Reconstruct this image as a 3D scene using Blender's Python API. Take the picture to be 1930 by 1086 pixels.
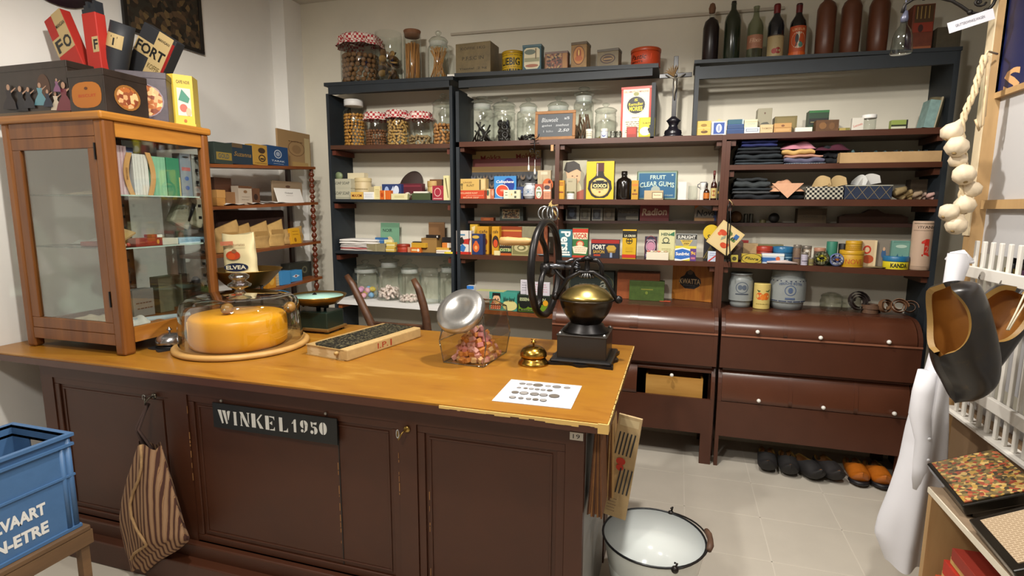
import bpy, math, random
from mathutils import Vector, Matrix
random.seed(7)
for o in list(bpy.data.objects): bpy.data.objects.remove(o)
S = bpy.context.scene
COL = S.collection
# ---------------------------------------------------------------- camera
FPX, CH = 1024.0, 1.6
_y, _p, _r = map(math.radians, (-16.84, 8.285, 0.28))
FW = Vector((math.sin(_y)*math.cos(_p), math.cos(_y)*math.cos(_p), -math.sin(_p)))
_rt = Vector((math.cos(_y), -math.sin(_y), 0)); _up = _rt.cross(FW)
RT = math.cos(_r)*_rt + math.sin(_r)*_up; UP = -math.sin(_r)*_rt + math.cos(_r)*_up
CP = Vector((0, 0, CH))
cam = bpy.data.cameras.new('camera'); camo = bpy.data.objects.new('camera', cam); COL.objects.link(camo)
cam.sensor_width = 36; cam.lens = 36*FPX/1930; cam.clip_start = .02
camo.matrix_world = Matrix(((RT.x, UP.x, -FW.x, CP.x), (RT.y, UP.y, -FW.y, CP.y), (RT.z, UP.z, -FW.z, CP.z), (0, 0, 0, 1)))
S.camera = camo
# ---------------------------------------------------------------- light and exposure
S.view_settings.view_transform = 'Standard'; S.view_settings.look = 'None'
S.view_settings.gamma = 1; S.view_settings.use_curve_mapping = False
S.view_settings.exposure = 0.0
S.cycles.transparent_max_bounces = 32
W = bpy.data.worlds.new('world'); S.world = W; W.use_nodes = True
W.node_tree.nodes['Background'].inputs[0].default_value = (1, .93, .82, 1)
W.node_tree.nodes['Background'].inputs[1].default_value = .25
def spot(name, loc, tgt, power, size=2.6, blend=.35, rad=.05, col=(1, .95, .875)):
    l = bpy.data.lights.new(name, 'SPOT'); l.energy = power; l.spot_size = size; l.spot_blend = blend
    l.shadow_soft_size = rad; l.color = col
    o = bpy.data.objects.new(name, l); COL.objects.link(o); o.location = loc
    o.rotation_euler = (Vector(tgt)-Vector(loc)).to_track_quat('-Z', 'Y').to_euler(); return o
spot('ceiling_spot', (-.30, 2.15, 2.95), (-.30, 2.5, 0), 160, 2.55, .35, .05)
spot('ceiling_spot', (-1.35, 1.15, 2.95), (-1.8, 2.3, .5), 130, 2.4, .45, .05)
spot('ceiling_spot', (.75, 1.45, 2.95), (.95, 2.1, .5), 92, 2.5, .4, .05)
spot('ceiling_spot', (-.9, -.3, 3.0), (-1.0, 1.5, .7), 105, 2.3, .5, .12)
spot('ceiling_spot', (-1.0, 1.3, 2.95), (-2.75, 3.8, .95), 75, 1.05, .8, .06)
al = bpy.data.lights.new('ceiling_fill', 'AREA'); al.energy = 13; al.size = 2.6; al.color = (1, .92, .80)  # unseen soft fill light, added to lift the room, no real fixture
alo = bpy.data.objects.new('ceiling_fill', al); COL.objects.link(alo); alo.location = (-.6, .6, 3.12)

def at(px, py, **k):
    d = FW + RT*((px-965)/FPX) - UP*((py-543)/FPX)
    (a, v), = k.items(); i = 'xyz'.index(a)
    return CP + d*((v-CP[i])/d[i])
# ---------------------------------------------------------------- materials
def s2l(c): return c/12.92 if c <= .04045 else ((c+.055)/1.055)**2.4
def rgb(h): h = h.lstrip('#'); return tuple(s2l(int(h[i:i+2], 16)/255) for i in (0, 2, 4))+(1,)
MC = {}
def M(h, r=.6, m=0., n=.0, sc=30, st=(1, 1, 1), kind='', h2=None, coat=0., bump=0.):
    """principled material: base colour h, optional noise variation towards h2"""
    h2 = tuple(h2) if isinstance(h2, list) else h2
    key = (h, r, m, n, sc, st, kind, h2, coat, bump)
    if key in MC: return MC[key]
    mt = bpy.data.materials.new('paint_'+h.strip('#')); mt.use_nodes = True
    nt = mt.node_tree; b = nt.nodes['Principled BSDF']; MC[key] = mt
    b.inputs['Base Color'].default_value = rgb(h); b.inputs['Roughness'].default_value = r
    b.inputs['Metallic'].default_value = m
    if coat: b.inputs['Coat Weight'].default_value = coat; b.inputs['Coat Roughness'].default_value = .15
    if n or kind or h2:
        tc = nt.nodes.new('ShaderNodeTexCoord'); mp = nt.nodes.new('ShaderNodeMapping')
        mp.inputs['Scale'].default_value = st; nt.links.new(tc.outputs['Object'], mp.inputs[0])
        if kind == 'vor':
            t = nt.nodes.new('ShaderNodeTexVoronoi'); t.inputs['Scale'].default_value = sc; out = t.outputs['Color']
            sp = nt.nodes.new('ShaderNodeSeparateColor'); nt.links.new(out, sp.inputs[0]); out = sp.outputs[0]
        elif kind == 'wave':
            t = nt.nodes.new('ShaderNodeTexWave'); t.inputs['Scale'].default_value = sc
            t.inputs['Distortion'].default_value = 3; t.inputs['Detail'].default_value = 3; out = t.outputs['Fac']
        elif kind == 'check':
            t = nt.nodes.new('ShaderNodeTexChecker'); t.inputs['Scale'].default_value = sc; out = t.outputs['Fac']
        elif kind == 'brick':
            t = nt.nodes.new('ShaderNodeTexBrick'); t.inputs['Scale'].default_value = sc; out = t.outputs['Fac']
        else:
            t = nt.nodes.new('ShaderNodeTexNoise'); t.inputs['Scale'].default_value = sc
            t.inputs['Detail'].default_value = 5; t.inputs['Roughness'].default_value = .6; out = t.outputs['Fac']
        nt.links.new(mp.outputs[0], t.inputs['Vector'])
        cr = nt.nodes.new('ShaderNodeValToRGB'); e = cr.color_ramp.elements
        c = rgb(h)
        if isinstance(h2, (tuple, list)):
            cols = [h]+list(h2); cr.color_ramp.interpolation = 'CONSTANT' if kind == 'vor' else 'LINEAR'
            e[0].color = c; e[0].position = .0 if kind == 'vor' else .25
            e[1].color = rgb(cols[-1]); e[1].position = (len(cols)-1)/len(cols) if kind == 'vor' else .75
            for i, q in enumerate(cols[1:-1]):
                x = e.new((i+1)/len(cols) if kind == 'vor' else .25+.5*(i+1)/(len(cols)-1)); x.color = rgb(q)
        else:
            a = n or .3
            c2 = rgb(h2) if h2 else tuple(min(1, v*(1+a)) for v in c[:3])+(1,)
            c1 = c if h2 else tuple(v*(1-a) for v in c[:3])+(1,)
            e[0].color = c1; e[1].color = c2
            if kind in ('', 'wave'): e[0].position = .3; e[1].position = .7
        nt.links.new(out, cr.inputs[0]); nt.links.new(cr.outputs[0], b.inputs['Base Color'])
        if bump:
            bp = nt.nodes.new('ShaderNodeBump'); bp.inputs['Strength'].default_value = bump; bp.inputs['Distance'].default_value = .002
            nt.links.new(out, bp.inputs['Height']); nt.links.new(bp.outputs[0], b.inputs['Normal'])
    return mt
def glass(tint='#f7faf8', edge=.35, refl=1.0):
    key = ('glass', tint, edge, refl)
    if key in MC: return MC[key]
    mt = bpy.data.materials.new('clear_glass'); mt.use_nodes = True; nt = mt.node_tree
    nt.nodes.clear(); o = nt.nodes.new('ShaderNodeOutputMaterial')
    tr = nt.nodes.new('ShaderNodeBsdfTransparent'); gl = nt.nodes.new('ShaderNodeBsdfGlossy'); gl.inputs['Roughness'].default_value = .03
    lw = nt.nodes.new('ShaderNodeLayerWeight'); lw.inputs[0].default_value = .5
    mixc = nt.nodes.new('ShaderNodeMix'); mixc.data_type = 'RGBA'
    pw = nt.nodes.new('ShaderNodeMath'); pw.operation = 'POWER'; pw.inputs[1].default_value = 3.2
    nt.links.new(lw.outputs['Facing'], pw.inputs[0]); nt.links.new(pw.outputs[0], mixc.inputs[0])
    t = rgb(tint); mixc.inputs[6].default_value = t; mixc.inputs[7].default_value = tuple(v*(.4+.6*edge) for v in t[:3])+(1,)
    nt.links.new(mixc.outputs[2], tr.inputs[0])
    mu = nt.nodes.new('ShaderNodeMath'); mu.operation = 'MULTIPLY_ADD'; mu.inputs[1].default_value = .8*refl; mu.inputs[2].default_value = .065*refl; mu.use_clamp = True
    nt.links.new(pw.outputs[0], mu.inputs[0])
    mx = nt.nodes.new('ShaderNodeMixShader'); nt.links.new(mu.outputs[0], mx.inputs[0])
    nt.links.new(tr.outputs[0], mx.inputs[1]); nt.links.new(gl.outputs[0], mx.inputs[2]); nt.links.new(mx.outputs[0], o.inputs[0])
    MC[key] = mt; return mt
BROWN = M('#4c2a1c', .36, n=.08, sc=6)
BROWNL = M('#553020', .27, n=.08, sc=5)
NAVY = M('#1b2228', .6, n=.15, sc=12)
OAK = M('#8a5322', .42, sc=9, st=(1, 1, .12), h2='#b57a3a')
CTOP = M('#815012', .33, sc=7, st=(.5, 2.0, 1), h2=('#966420', '#9b6a20', '#b08236'), bump=.05)
SIDEW = M('#6b3017', .35, sc=8, h2='#8a4423')
WHITE = M('#e8e6e2', .5)
BLACK = M('#141414', .5)
IRON = M('#2b2a2a', .33, .75, n=.25, sc=20)
STEEL = M('#b9bbbb', .25, .9)
BRASS = M('#b08a3e', .22, 1., n=.2, sc=15)
CARD = M('#a58458', .8, n=.12, sc=25)
PAPER = M('#e9e6de', .7)
GLS = glass()
def C(c):
    return M(c, .5) if isinstance(c, str) else c
# ---------------------------------------------------------------- mesh builder
def rotz(a): return Matrix.Rotation(a, 4, 'Z')
class B:
    def __init__(s, *mats):
        s.v = []; s.f = []; s.mi = []; s.sm = []; s.mats = []; s.m = Matrix.Identity(4)
        for m in mats: s.mat(m)
    def mat(s, m):
        m = C(m)
        if m not in s.mats: s.mats.append(m)
        return s.mats.index(m)
    def add(s, vs, fs, m=None, smooth=False):
        k = s.mat(m) if m is not None else 0
        n = len(s.v); s.v += [s.m @ Vector(v) for v in vs]
        for f in fs: s.f.append([n+i for i in f]); s.mi.append(k); s.sm.append(smooth)
        return s
    def hexa(s, p, m=None):   # 8 points: bottom 4 ccw, top 4 ccw
        return s.add(p, [(3, 2, 1, 0), (4, 5, 6, 7), (0, 1, 5, 4), (1, 2, 6, 5), (2, 3, 7, 6), (3, 0, 4, 7)], m)
    def box(s, x0, x1, y0, y1, z0, z1, m=None, bev=0):
        if bev:
            b = min(bev, abs(x1-x0)*.45, abs(y1-y0)*.45, abs(z1-z0)*.45); xs, ys, zs = (x0, x1), (y0, y1), (z0, z1)
            import bmesh
            bm = bmesh.new()
            vv = [bm.verts.new((xs[i], ys[j], zs[k])) for k in (0, 1) for j in (0, 1) for i in (0, 1)]
            for q in ((0, 2, 3, 1), (4, 5, 7, 6), (0, 1, 5, 4), (1, 3, 7, 5), (3, 2, 6, 7), (2, 0, 4, 6)): bm.faces.new([vv[i] for i in q])
            bmesh.ops.bevel(bm, geom=bm.edges[:], offset=b, segments=2, profile=.5, affect='EDGES')
            bm.verts.index_update()
            s.add([v.co.copy() for v in bm.verts], [[v.index for v in f.verts] for f in bm.faces], m, False); bm.free(); return s
        return s.hexa([(x0, y0, z0), (x1, y0, z0), (x1, y1, z0), (x0, y1, z0), (x0, y0, z1), (x1, y0, z1), (x1, y1, z1), (x0, y1, z1)], m)
    def lathe(s, prof, c=(0, 0, 0), m=None, seg=24, sx=1, sy=1, smooth=True, a0=0., n=None):
        """prof: (radius, z) list, revolved about z at c"""
        vs = []; fs = []; cx, cy, cz = c
        for r, z in prof:
            for i in range(seg):
                a = a0+2*math.pi*i/seg; rr = r*(n(a) if n else 1); vs.append((cx+rr*sx*math.cos(a), cy+rr*sy*math.sin(a), cz+z))
        for j in range(len(prof)-1):
            for i in range(seg):
                k = (i+1) % seg; fs.append((j*seg+i, j*seg+k, (j+1)*seg+k, (j+1)*seg+i))
        if prof[0][0] > 1e-5: fs.append(tuple(range(seg))[::-1])
        if prof[-1][0] > 1e-5: fs.append(tuple((len(prof)-1)*seg+i for i in range(seg)))
        return s.add(vs, fs, m, smooth)
    def open_lathe(s, prof, c=(0, 0, 0), m=None, seg=24, **k):
        n = len(s.f); s.lathe(prof, c, m, seg, **k)
        for i in range(len(s.f)-1, n-1, -1):
            if len(s.f[i]) == seg: del s.f[i]; del s.mi[i]; del s.sm[i]
        return s
    def tube(s, pts, r, m=None, seg=8, sx=1, closed=False):
        pts = [Vector(p) for p in pts]; n = len(pts); R = r if isinstance(r, (list, tuple)) else [r]*n
        vs = []; fs = []; ref = None
        for i, p in enumerate(pts):
            if closed: t = pts[(i+1) % n]-pts[i-1]
            else: t = pts[min(i+1, n-1)]-pts[max(i-1, 0)]
            t.normalize()
            if ref is None: ref = Vector((0, 0, 1)) if abs(t.z) < .9 else Vector((1, 0, 0))
            a = t.cross(ref).normalized(); b = a.cross(t).normalized(); ref = b
            for j in range(seg):
                th = 2*math.pi*j/seg; vs.append(p+a*(R[i]*math.cos(th)*sx)+b*(R[i]*math.sin(th)))
        for i in range(n if closed else n-1):
            i2 = (i+1) % n
            for j in range(seg):
                k = (j+1) % seg; fs.append((i*seg+j, i*seg+k, i2*seg+k, i2*seg+j))
        if not closed: fs.append(tuple(range(seg))[::-1]); fs.append(tuple((n-1)*seg+j for j in range(seg)))
        return s.add(vs, fs, m, True)
    def prism(s, pts, t, m=None, axis='y', smooth=False):
        """polygon pts (a,b) extruded t along axis: y -> (a, 0..t, b); x -> (0..t, a, b); z -> (a,b,0..t)"""
        n = len(pts); f = {'y': lambda a, b, c: (a, c, b), 'x': lambda a, b, c: (c, a, b), 'z': lambda a, b, c: (a, b, c)}[axis]
        vs = [f(a, b, 0) for a, b in pts]+[f(a, b, t) for a, b in pts]
        fs = [tuple(range(n)), tuple(range(2*n-1, n-1, -1))]
        s.add(vs, fs, m, False)
        s.add(vs, [(i, i+n, (i+1) % n+n, (i+1) % n) for i in range(n)], m, smooth); return s
    def ball(s, c, r, m=None, seg=12, rings=8, sc=(1, 1, 1)):
        pr = [(max(1e-6, r*math.sin(math.pi*i/rings)), -r*math.cos(math.pi*i/rings)*sc[2]) for i in range(rings+1)]
        return s.lathe(pr, c, m, seg, sx=sc[0], sy=sc[1])
    def grid(s, f, nu, nv, m=None, smooth=True, closed=False):
        vs = [f(i/nu, j/nv) for j in range(nv+1) for i in range(nu+1)]
        fs = [(j*(nu+1)+i, j*(nu+1)+i+1, (j+1)*(nu+1)+i+1, (j+1)*(nu+1)+i) for j in range(nv) for i in range(nu)]
        return s.add(vs, fs, m, smooth)
    def hull(s, pts, m=None, smooth=False):
        import bmesh
        bm = bmesh.new()
        for p in pts: bm.verts.new(p)
        r = bmesh.ops.convex_hull(bm, input=bm.verts[:])
        bmesh.ops.delete(bm, geom=list({e for e in r['geom_interior']+r['geom_unused'] if isinstance(e, bmesh.types.BMVert)}), context='VERTS')
        bmesh.ops.dissolve_limit(bm, angle_limit=.02, verts=bm.verts[:], edges=bm.edges[:])
        bm.verts.index_update()
        s.add([v.co.copy() for v in bm.verts], [[v.index for v in f.verts] for f in bm.faces], m, smooth); bm.free(); return s
    def mesh(s, name):
        me = bpy.data.meshes.new(name); me.from_pydata([tuple(v) for v in s.v], [], s.f)
        for m in s.mats: me.materials.append(m)
        me.polygons.foreach_set('material_index', s.mi); me.polygons.foreach_set('use_smooth', s.sm)
        me.update(); return me
def bld(name, b, parent=None, loc=None, rot=None):
    o = bpy.data.objects.new(name, b.mesh(name)); COL.objects.link(o)
    if parent is not None: o.parent = parent
    if loc is not None: o.location = loc
    if rot is not None: o.rotation_euler = rot if isinstance(rot, tuple) else (0, 0, rot)
    return o
def tag(o, label, cat, group=None):
    o['label'] = label; o['category'] = cat
    if group: o['group'] = group
    return o
def thing(name, label, cat, loc=(0, 0, 0), rz=0, group=None, rot=None):
    o = bpy.data.objects.new(name, None); COL.objects.link(o); o.empty_display_size = .05
    o.location = loc; o.rotation_euler = rot or (0, 0, rz); return tag(o, label, cat, group)
def struct(name, b): o = bld(name, b); o['kind'] = 'structure'; return o
def one(name, label, cat, b, loc=(0, 0, 0), rz=0, group=None, rot=None):
    return tag(bld(name, b, None, loc, rot or (0, 0, rz)), label, cat, group)
def copyobj(o, loc, rot=None, scale=None, label=None, group=None):
    c = o.copy(); COL.objects.link(c); c.location = loc
    if rot: c.rotation_euler = rot
    if scale: c.scale = scale
    if label: c['label'] = label
    for ch in o.children:
        d = ch.copy(); COL.objects.link(d); d.parent = c
    return c
# ---------------------------------------------------------------- printed art on faces
TX = {}
def textmesh(t, off=.0, shear=0.):
    k = (t, off, shear)
    if k in TX: return TX[k]
    cu = bpy.data.curves.new('t', 'FONT'); cu.body = t; cu.offset = off; cu.resolution_u = 2; cu.shear = shear
    o = bpy.data.objects.new('t', cu); me = o.to_mesh()
    vs = [(v.co.x, v.co.y) for v in me.vertices]; fs = [tuple(p.vertices) for p in me.polygons]
    o.to_mesh_clear(); bpy.data.objects.remove(o); bpy.data.curves.remove(cu)
    x0 = min(v[0] for v in vs); x1 = max(v[0] for v in vs); y0 = min(v[1] for v in vs); y1 = max(v[1] for v in vs)
    TX[k] = ([((x-x0)/(x1-x0)-.5, (y-y0)/max(1e-6, y1-y0)-.5) for x, y in vs], fs); return TX[k]
def art(b, items, W, H, cyl=None, org=(0, 0, 0), step=.0004, side=None, base=.0003):
    """items in unit coords of a W x H face whose lower-left corner is org; cyl=R wraps on radius R"""
    ox, oy, oz = org
    def X(u, v, off):
        if cyl: a = (u-.5)*W/cyl; return (ox+(cyl+off)*math.sin(a), oy-(cyl+off)*math.cos(a), oz+v*H)
        if side == 'R': return (ox+off, oy+u*W, oz+v*H)
        if side == 'L': return (ox-off, oy+(1-u)*W, oz+v*H)
        if side == 'T': return (ox+(u-.5)*W, oy+v*H, oz+off)
        return (ox+(u-.5)*W, oy-off, oz+v*H)
    for i, it in enumerate(items):
        off = base+step*i; k = it[0]; m = it[-1] if not isinstance(it[-1], dict) else it[-2]
        if k == 'r':
            _, u0, v0, u1, v1 = it[:5]; n = 10 if cyl else 1
            b.grid(lambda s, t: X(u0+(u1-u0)*s, v0+(v1-v0)*t, off), n, 1, m, False)
        elif k == 'e' or k == 'o':
            _, cu, cv, ru, rv = it[:5]; n = 20
            if k == 'e':
                b.add([X(cu, cv, off)]+[X(cu+ru*math.cos(6.2832*j/n), cv+rv*math.sin(6.2832*j/n), off) for j in range(n)],
                      [(0, 1+j, 1+(j+1) % n) for j in range(n)], m)
            else:
                q = it[5]
                b.add([X(cu+ru*g*math.cos(6.2832*j/n), cv+rv*g*math.sin(6.2832*j/n), off) for g in (q, 1) for j in range(n)],
                      [(j, (j+1) % n, n+(j+1) % n, n+j) for j in range(n)], m)
        elif k == 'p':
            b.add([X(u, v, off) for u, v in it[1]], [tuple(range(len(it[1])))], m)
        elif k == 't':
            _, cu, cv, w, h, txt = it[:6]; ex = next((q for q in it if isinstance(q, dict)), {})
            vs, fs = textmesh(txt, ex.get('b', .012), ex.get('s', 0)); ca = math.cos(ex.get('a', 0)); sa = math.sin(ex.get('a', 0))
            w *= W; h *= H; arc = ex.get('arc', 0)
            P = []
            for x, y in vs:
                yy = y*h+(arc*h*(1-4*x*x)); xx = x*w
                P.append(X(cu+(xx*ca-yy*sa)/W, cv+(xx*sa+yy*ca)/H, off))
            b.add(P, fs, m)
        elif k == 'lines':   # rows of small dashes standing for fine print
            _, u0, v0, u1, v1, nrow = it[:6]
            for r in range(nrow):
                v = v1-(v1-v0)*(r+.5)/nrow; th = (v1-v0)/nrow*.2; u = u0+(random.random()*.1)*(u1-u0)
                while u < u1-.03:
                    w = min(u1-u, (u1-u0)*(.08+.12*random.random())); b.grid(lambda s, t: X(u+w*s, v+th*(t-.5), off), 1, 1, m, False); u += w+(u1-u0)*.04
# ================================================================ room shell
YB, YU, XL = 3.91, 3.62, -3.08
WALLM = M('#d9d3c2', .85, n=.035, sc=3)
b = B(M('#c6bfb2', .4, n=.04, sc=4)); b.box(XL-.1, 2.6, -2.1, YB+.1, -.1, 0)
TILE = M('#d0c9bc', .6)
for i in range(-3, 6):   # grout lines, tiles 0.45 m
    x = .105+.38*i; b.box(x-.0025, x+.0025, -.5, YB, -.002, .0006, TILE)
for j in range(0, 9):
    y = 3.30-.38*j; b.box(XL, 2.5, y-.0025, y+.0025, -.002, .0006, TILE)
struct('floor', b)
b = B(WALLM); b.box(XL-.1, 2.6, YB, YB+.1, 0, 3.2); struct('wall_back', b)
b = B(M('#eceae4', .85, n=.03, sc=3)); b.box(XL-.1, XL, -2.1, YB, 0, 3.2); struct('wall_left', b)
b = B(M('#eceae4', .85, n=.03, sc=3)); b.box(2.5, 2.6, -2.1, YB, 0, 3.2); struct('wall_right', b)
b = B(M('#eceae4', .85)); b.box(XL-.1, 2.6, -2.1, -2.0, 0, 3.2); struct('wall_front', b)
b = B(M('#cfcabf', .9)); b.box(XL-.1, 2.6, -2.1, YB+.1, 3.2, 3.3); struct('ceiling', b)
b = B(M('#eceae4', .85, n=.03, sc=3)); b.box(XL, -2.955, 3.71, YB, 0, 3.2)
struct('trim_1', b)
# cable duct on the back wall
p0 = at(851, 66, y=YB); p1 = at(1478, 16, y=YB)
b = B(M('#b5ab9a', .5)); d = .008
b.hexa([(p0.x, YB-.018, p0.z-d), (p1.x, YB-.018, p1.z-d), (p1.x, YB, p1.z-d), (p0.x, YB, p0.z-d), (p0.x, YB-.018, p0.z+d), (p1.x, YB-.018, p1.z+d), (p1.x, YB, p1.z+d), (p0.x, YB, p0.z+d)])
struct('trim_2', b)
# ================================================================ shelving
BD = {}
def board(key, pl, pr, parent, thick=.03, yf=YU, yb=YB, m=BROWN, name='shelf_board', xl=None, xr=None):
    a = at(*pl, y=yf); c = at(*pr, y=yf)
    s = (c.z-a.z)/(c.x-a.x)
    x0 = a.x if xl is None else xl; x1 = c.x if xr is None else xr
    z0 = a.z+s*(x0-a.x); z1 = a.z+s*(x1-a.x); BD[key] = (x0, z0, x1, z1, yf)
    t = thick
    b = B(m); b.hexa([(x0, yf, z0-t), (x1, yf, z1-t), (x1, yb, z1-t), (x0, yb, z0-t), (x0, yf, z0), (x1, yf, z1), (x1, yb, z1), (x0, yb, z0)])
    return bld(name, b, parent)
def bz(key, x):
    if not isinstance(key, str): return key
    x0, z0, x1, z1, yf = BD[key]; return z0+(z1-z0)*(x-x0)/(x1-x0)
def panel(name, x0, x1, z0, z1, parent, m, yf=YU, yb=YB):
    b = B(m); b.box(x0, x1, yf, yb, z0, z1); return bld(name, b, parent)
# --- left unit (dark)
ua = thing('shelf_unit', 'tall dark navy open shelf unit left of the others, jars on its top', 'shelf unit', (0, 0, 0))
AL, AR = -2.55, -1.535
panel('side_panel', AL, AL+.022, 0, 2.44, ua, NAVY); panel('side_panel', AR-.022, AR, 0, 2.44, ua, NAVY)
board('A0', (612, 156), (857, 143), ua, .025, m=NAVY, name='top_board', xl=AL-.01, xr=AR+.01, yf=YU-.005)
za = BD['A0'][1]
b = B(NAVY); b.box(AL+.022, AR-.022, YU, YU+.02, za-.085, za-.025); bld('front_rail', b, ua)
kw = dict(xl=AL+.022, xr=AR-.022)
board('A1', (629, 274), (849, 270.7), ua, .03, m=M('#4a2b1a', .5, n=.1), **kw)
board('A2', (628, 375), (850, 377.6), ua, .022, m=NAVY, **kw)
board('A3', (643, 473), (853, 478.5), ua, .02, m=NAVY, **kw)
board('A4', (641, 564.7), (818, 577), ua, .035, m=WHITE, **kw)['label'] = 'white painted shelf board'
for k in ('A1', 'A2', 'A3', 'A4'):
    x0, z0, x1, z1, yf = BD[k]
    for xx in (AL+.022, AR-.052):
        b = B(M('#5c2a1a', .5) if k != 'A4' else M('#9a5020', .5)); b.box(xx, xx+.03, YU+.02, YB-.02, bz(k, xx)-.07, bz(k, xx)-.036+.001); bld('bracket', b, ua)
# --- middle unit
ub = thing('shelf_unit', 'brown middle shelf unit with rounded bins at its lower right', 'shelf unit', (0, 0, 0))
BL, BM, BR = -1.51, -.80, .235
CRL = -.17
panel('side_panel', BL, BL+.024, 0, 2.40, ub, NAVY)
um = thing('crown_shelf', 'dark crown shelf with tins on top over the middle unit', 'shelf')
panel('crown_panel', CRL-.024, CRL, 2.045, 2.38, um, NAVY)
board('B0', (858, 138), (1238, 119), um, .025, m=NAVY, name='top_board', xl=BL-.005, xr=CRL+.01, yf=YU-.005)
b = B(NAVY); b.box(BL+.024, CRL-.024, YU, YU+.02, BD['B0'][3]-.07, BD['B0'][3]-.022); bld('front_rail', b, um)
board('B1', (854, 268), (1368, 253.5), ub, .034, xl=BL, xr=BR)
board('B2', (860, 374.5), (1360, 377), ub, .034, xl=BL+.024, xr=BR)
board('B3', (1056, 416.5), (1356, 416.5), ub, .018, yf=3.78, m=M('#3a2018', .5), xl=BL+.024, xr=BR)
board('B4', (860, 479.3), (1354, 493.5), ub, .032, xl=BL+.024, xr=BR)
board('B5', (925, 585), (1018, 592), ub, .028, xl=BL+.024, xr=BM, m=M('#7c431f', .45, n=.12))
panel('upright', BM, BM+.028, BD['B5'][1]-.10, bz('B1', BM)-.034, ub, BROWN, yf=YU-.003)
panel('side_panel', BR+.0005, BR+.024, 0, bz('B1', BR)-.002, ub, BROWN, yf=YU-.002)
for k in ('B1', 'B2', 'B4'):
    for xx in (BL+.024, BM-.03, BM+.028, BR-.03):
        b = B(BROWN); b.box(xx, xx+.03, YU+.02, YB-.02, bz(k, xx)-.065, bz(k, xx)-.035); bld('bracket', b, ub)
b = B(M('#c09060', .5)); b.box(BM-.03, BM-.012, YU-.006, YU, bz('B1', BM)-.075, bz('B1', BM)-.036); bld('price_clip', b, ub)
# --- right unit
uc = thing('shelf_unit', 'brown right shelf unit of cloth and tins over six rounded bins', 'shelf unit', (0, 0, 0))
CL, CR = .285, 1.38
panel('side_panel', CL-.0255, CL-.0005, 0, bz('B1', BR)-.04, uc, BROWN, yf=YU-.002)
panel('side_panel', CR, CR+.026, 0, 2.455, uc, NAVY)
un = thing('crown_shelf', 'dark crown shelf with tall bottles on top over the right unit', 'shelf')
panel('crown_panel', .058, .083, 2.052, 2.46, un, NAVY)
board('C0', (1312, 113), (1800, 88), un, .02, m=NAVY, name='top_board', xl=.05, xr=CR+.03, yf=YU-.005)
b = B(NAVY); b.box(.083, CR, YU, YU+.02, BD['C0'][3]-.085, BD['C0'][3]-.015); bld('front_rail', b, un)
board('C1', (1370, 252.4), (1771, 240), uc, .034, xl=CL-.026, xr=CR)
board('C2', (1383, 311), (1773, 304.5), uc, .03, xl=CL, xr=CR)
board('C3', (1381, 376), (1771, 376), uc, .038, xl=CL, xr=CR)
board('C4', (1375, 420), (1736, 422), uc, .022, yf=3.78, m=M('#3a2018', .5), xl=CL, xr=CR)
board('C5', (1378, 494), (1746, 511), uc, .034, xl=CL, xr=CR)
for k in ('C1', 'C2', 'C3', 'C5'):
    for xx in (CL, CR-.03):
        b = B(BROWN); b.box(xx, xx+.03, YU+.02, YB-.02, bz(k, xx)-.07, bz(k, xx)-.036); bld('bracket', b, uc)
# --- rounded bins
ZD = .985
def lidprof(z0, y1, z1, n=8, t=0.):   # quarter-round from (3.472,z0) to (y1,z1)
    out = []
    for i in range(n+1):
        a = i/n*math.pi/2; out.append((3.472+(y1-3.472)*(1-math.cos(a))+t*math.cos(a), z0+(z1-z0)*math.sin(a)-t*math.sin(a)))
    return out
KN = B(M('#f0ede6', .2)); KN.lathe([(.004, 0), (.005, .01), (.011, .018), (.012, .026), (.008, .034), (1e-5, .036)], m=None, seg=12)
def knob(parent, px, py):
    # find the point on the curved lid: ray against both curves
    best = None
    for z0, y1, z1 in ((.845, YU, ZD), (.425, 3.555, .63)):
        for (ya, zaa) in lidprof(z0, y1, z1, 60):
            p = at(px, py, y=ya)
            if abs(p.z-zaa) < .004 and (best is None or abs(p.z-zaa) < best[0]): best = (abs(p.z-zaa), p)
    p = best[1] if best else at(px, py, y=3.47)
    o = bpy.data.objects.new('knob', KNM); COL.objects.link(o); o.parent = parent; o.location = (p.x, p.y+.002, p.z); o.rotation_euler = (math.radians(70), 0, 0)
    o['label'] = 'small white porcelain knob'
KNM = KN.mesh('knob')
def bins(parent, x0, x1, legs):
    prof = [(3.475, .20), (3.475, .425)]+lidprof(.425, 3.555, .63)+[(3.475, .64), (3.475, .845)]+lidprof(.845, YU, ZD)+[(YB, ZD), (YB, .20)]
    for xa in (x0, x1-.022):
        b = B(BROWN); b.m = Matrix.Translation((xa, 0, 0)); b.prism(prof, .022, axis='x'); bld('bin_side', b, parent)
    b = B(BROWN); b.box(x0+.022, x1-.022, 3.476, 3.494, .20, .425); bld('bin_front', b, parent)
    b = B(BROWN); b.box(x0+.022, x1-.022, 3.476, 3.494, .64, .845); b.box(x0, x1, 3.468, 3.478, .84, .85, M('#8a5a44', .35)); bld('bin_front', b, parent)
    b = B(BROWN); b.box(x0+.022, x1-.022, YU, YB, ZD-.02, ZD-.001); bld('deck_board', b, parent)
    b = B(BROWN); b.box(x0+.022, x1-.022, 3.50, YB, .62, .64); b.box(x0+.022, x1-.022, 3.50, YB, .20, .22); bld('bin_floor', b, parent)
    b = B(BROWN); b.box(x0+.022, x1-.022, YB-.015, YB, .22, .96); bld('bin_back', b, parent)
    for xa, w in legs:
        b = B(BROWN); b.box(xa, xa+w, 3.476, 3.52, 0, .2); bld('leg', b, parent)
    for xa, w in legs:
        b = B(BROWN); b.box(xa, xa+w, YB-.05, YB-.01, 0, .2); bld('leg', b, parent)
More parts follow.
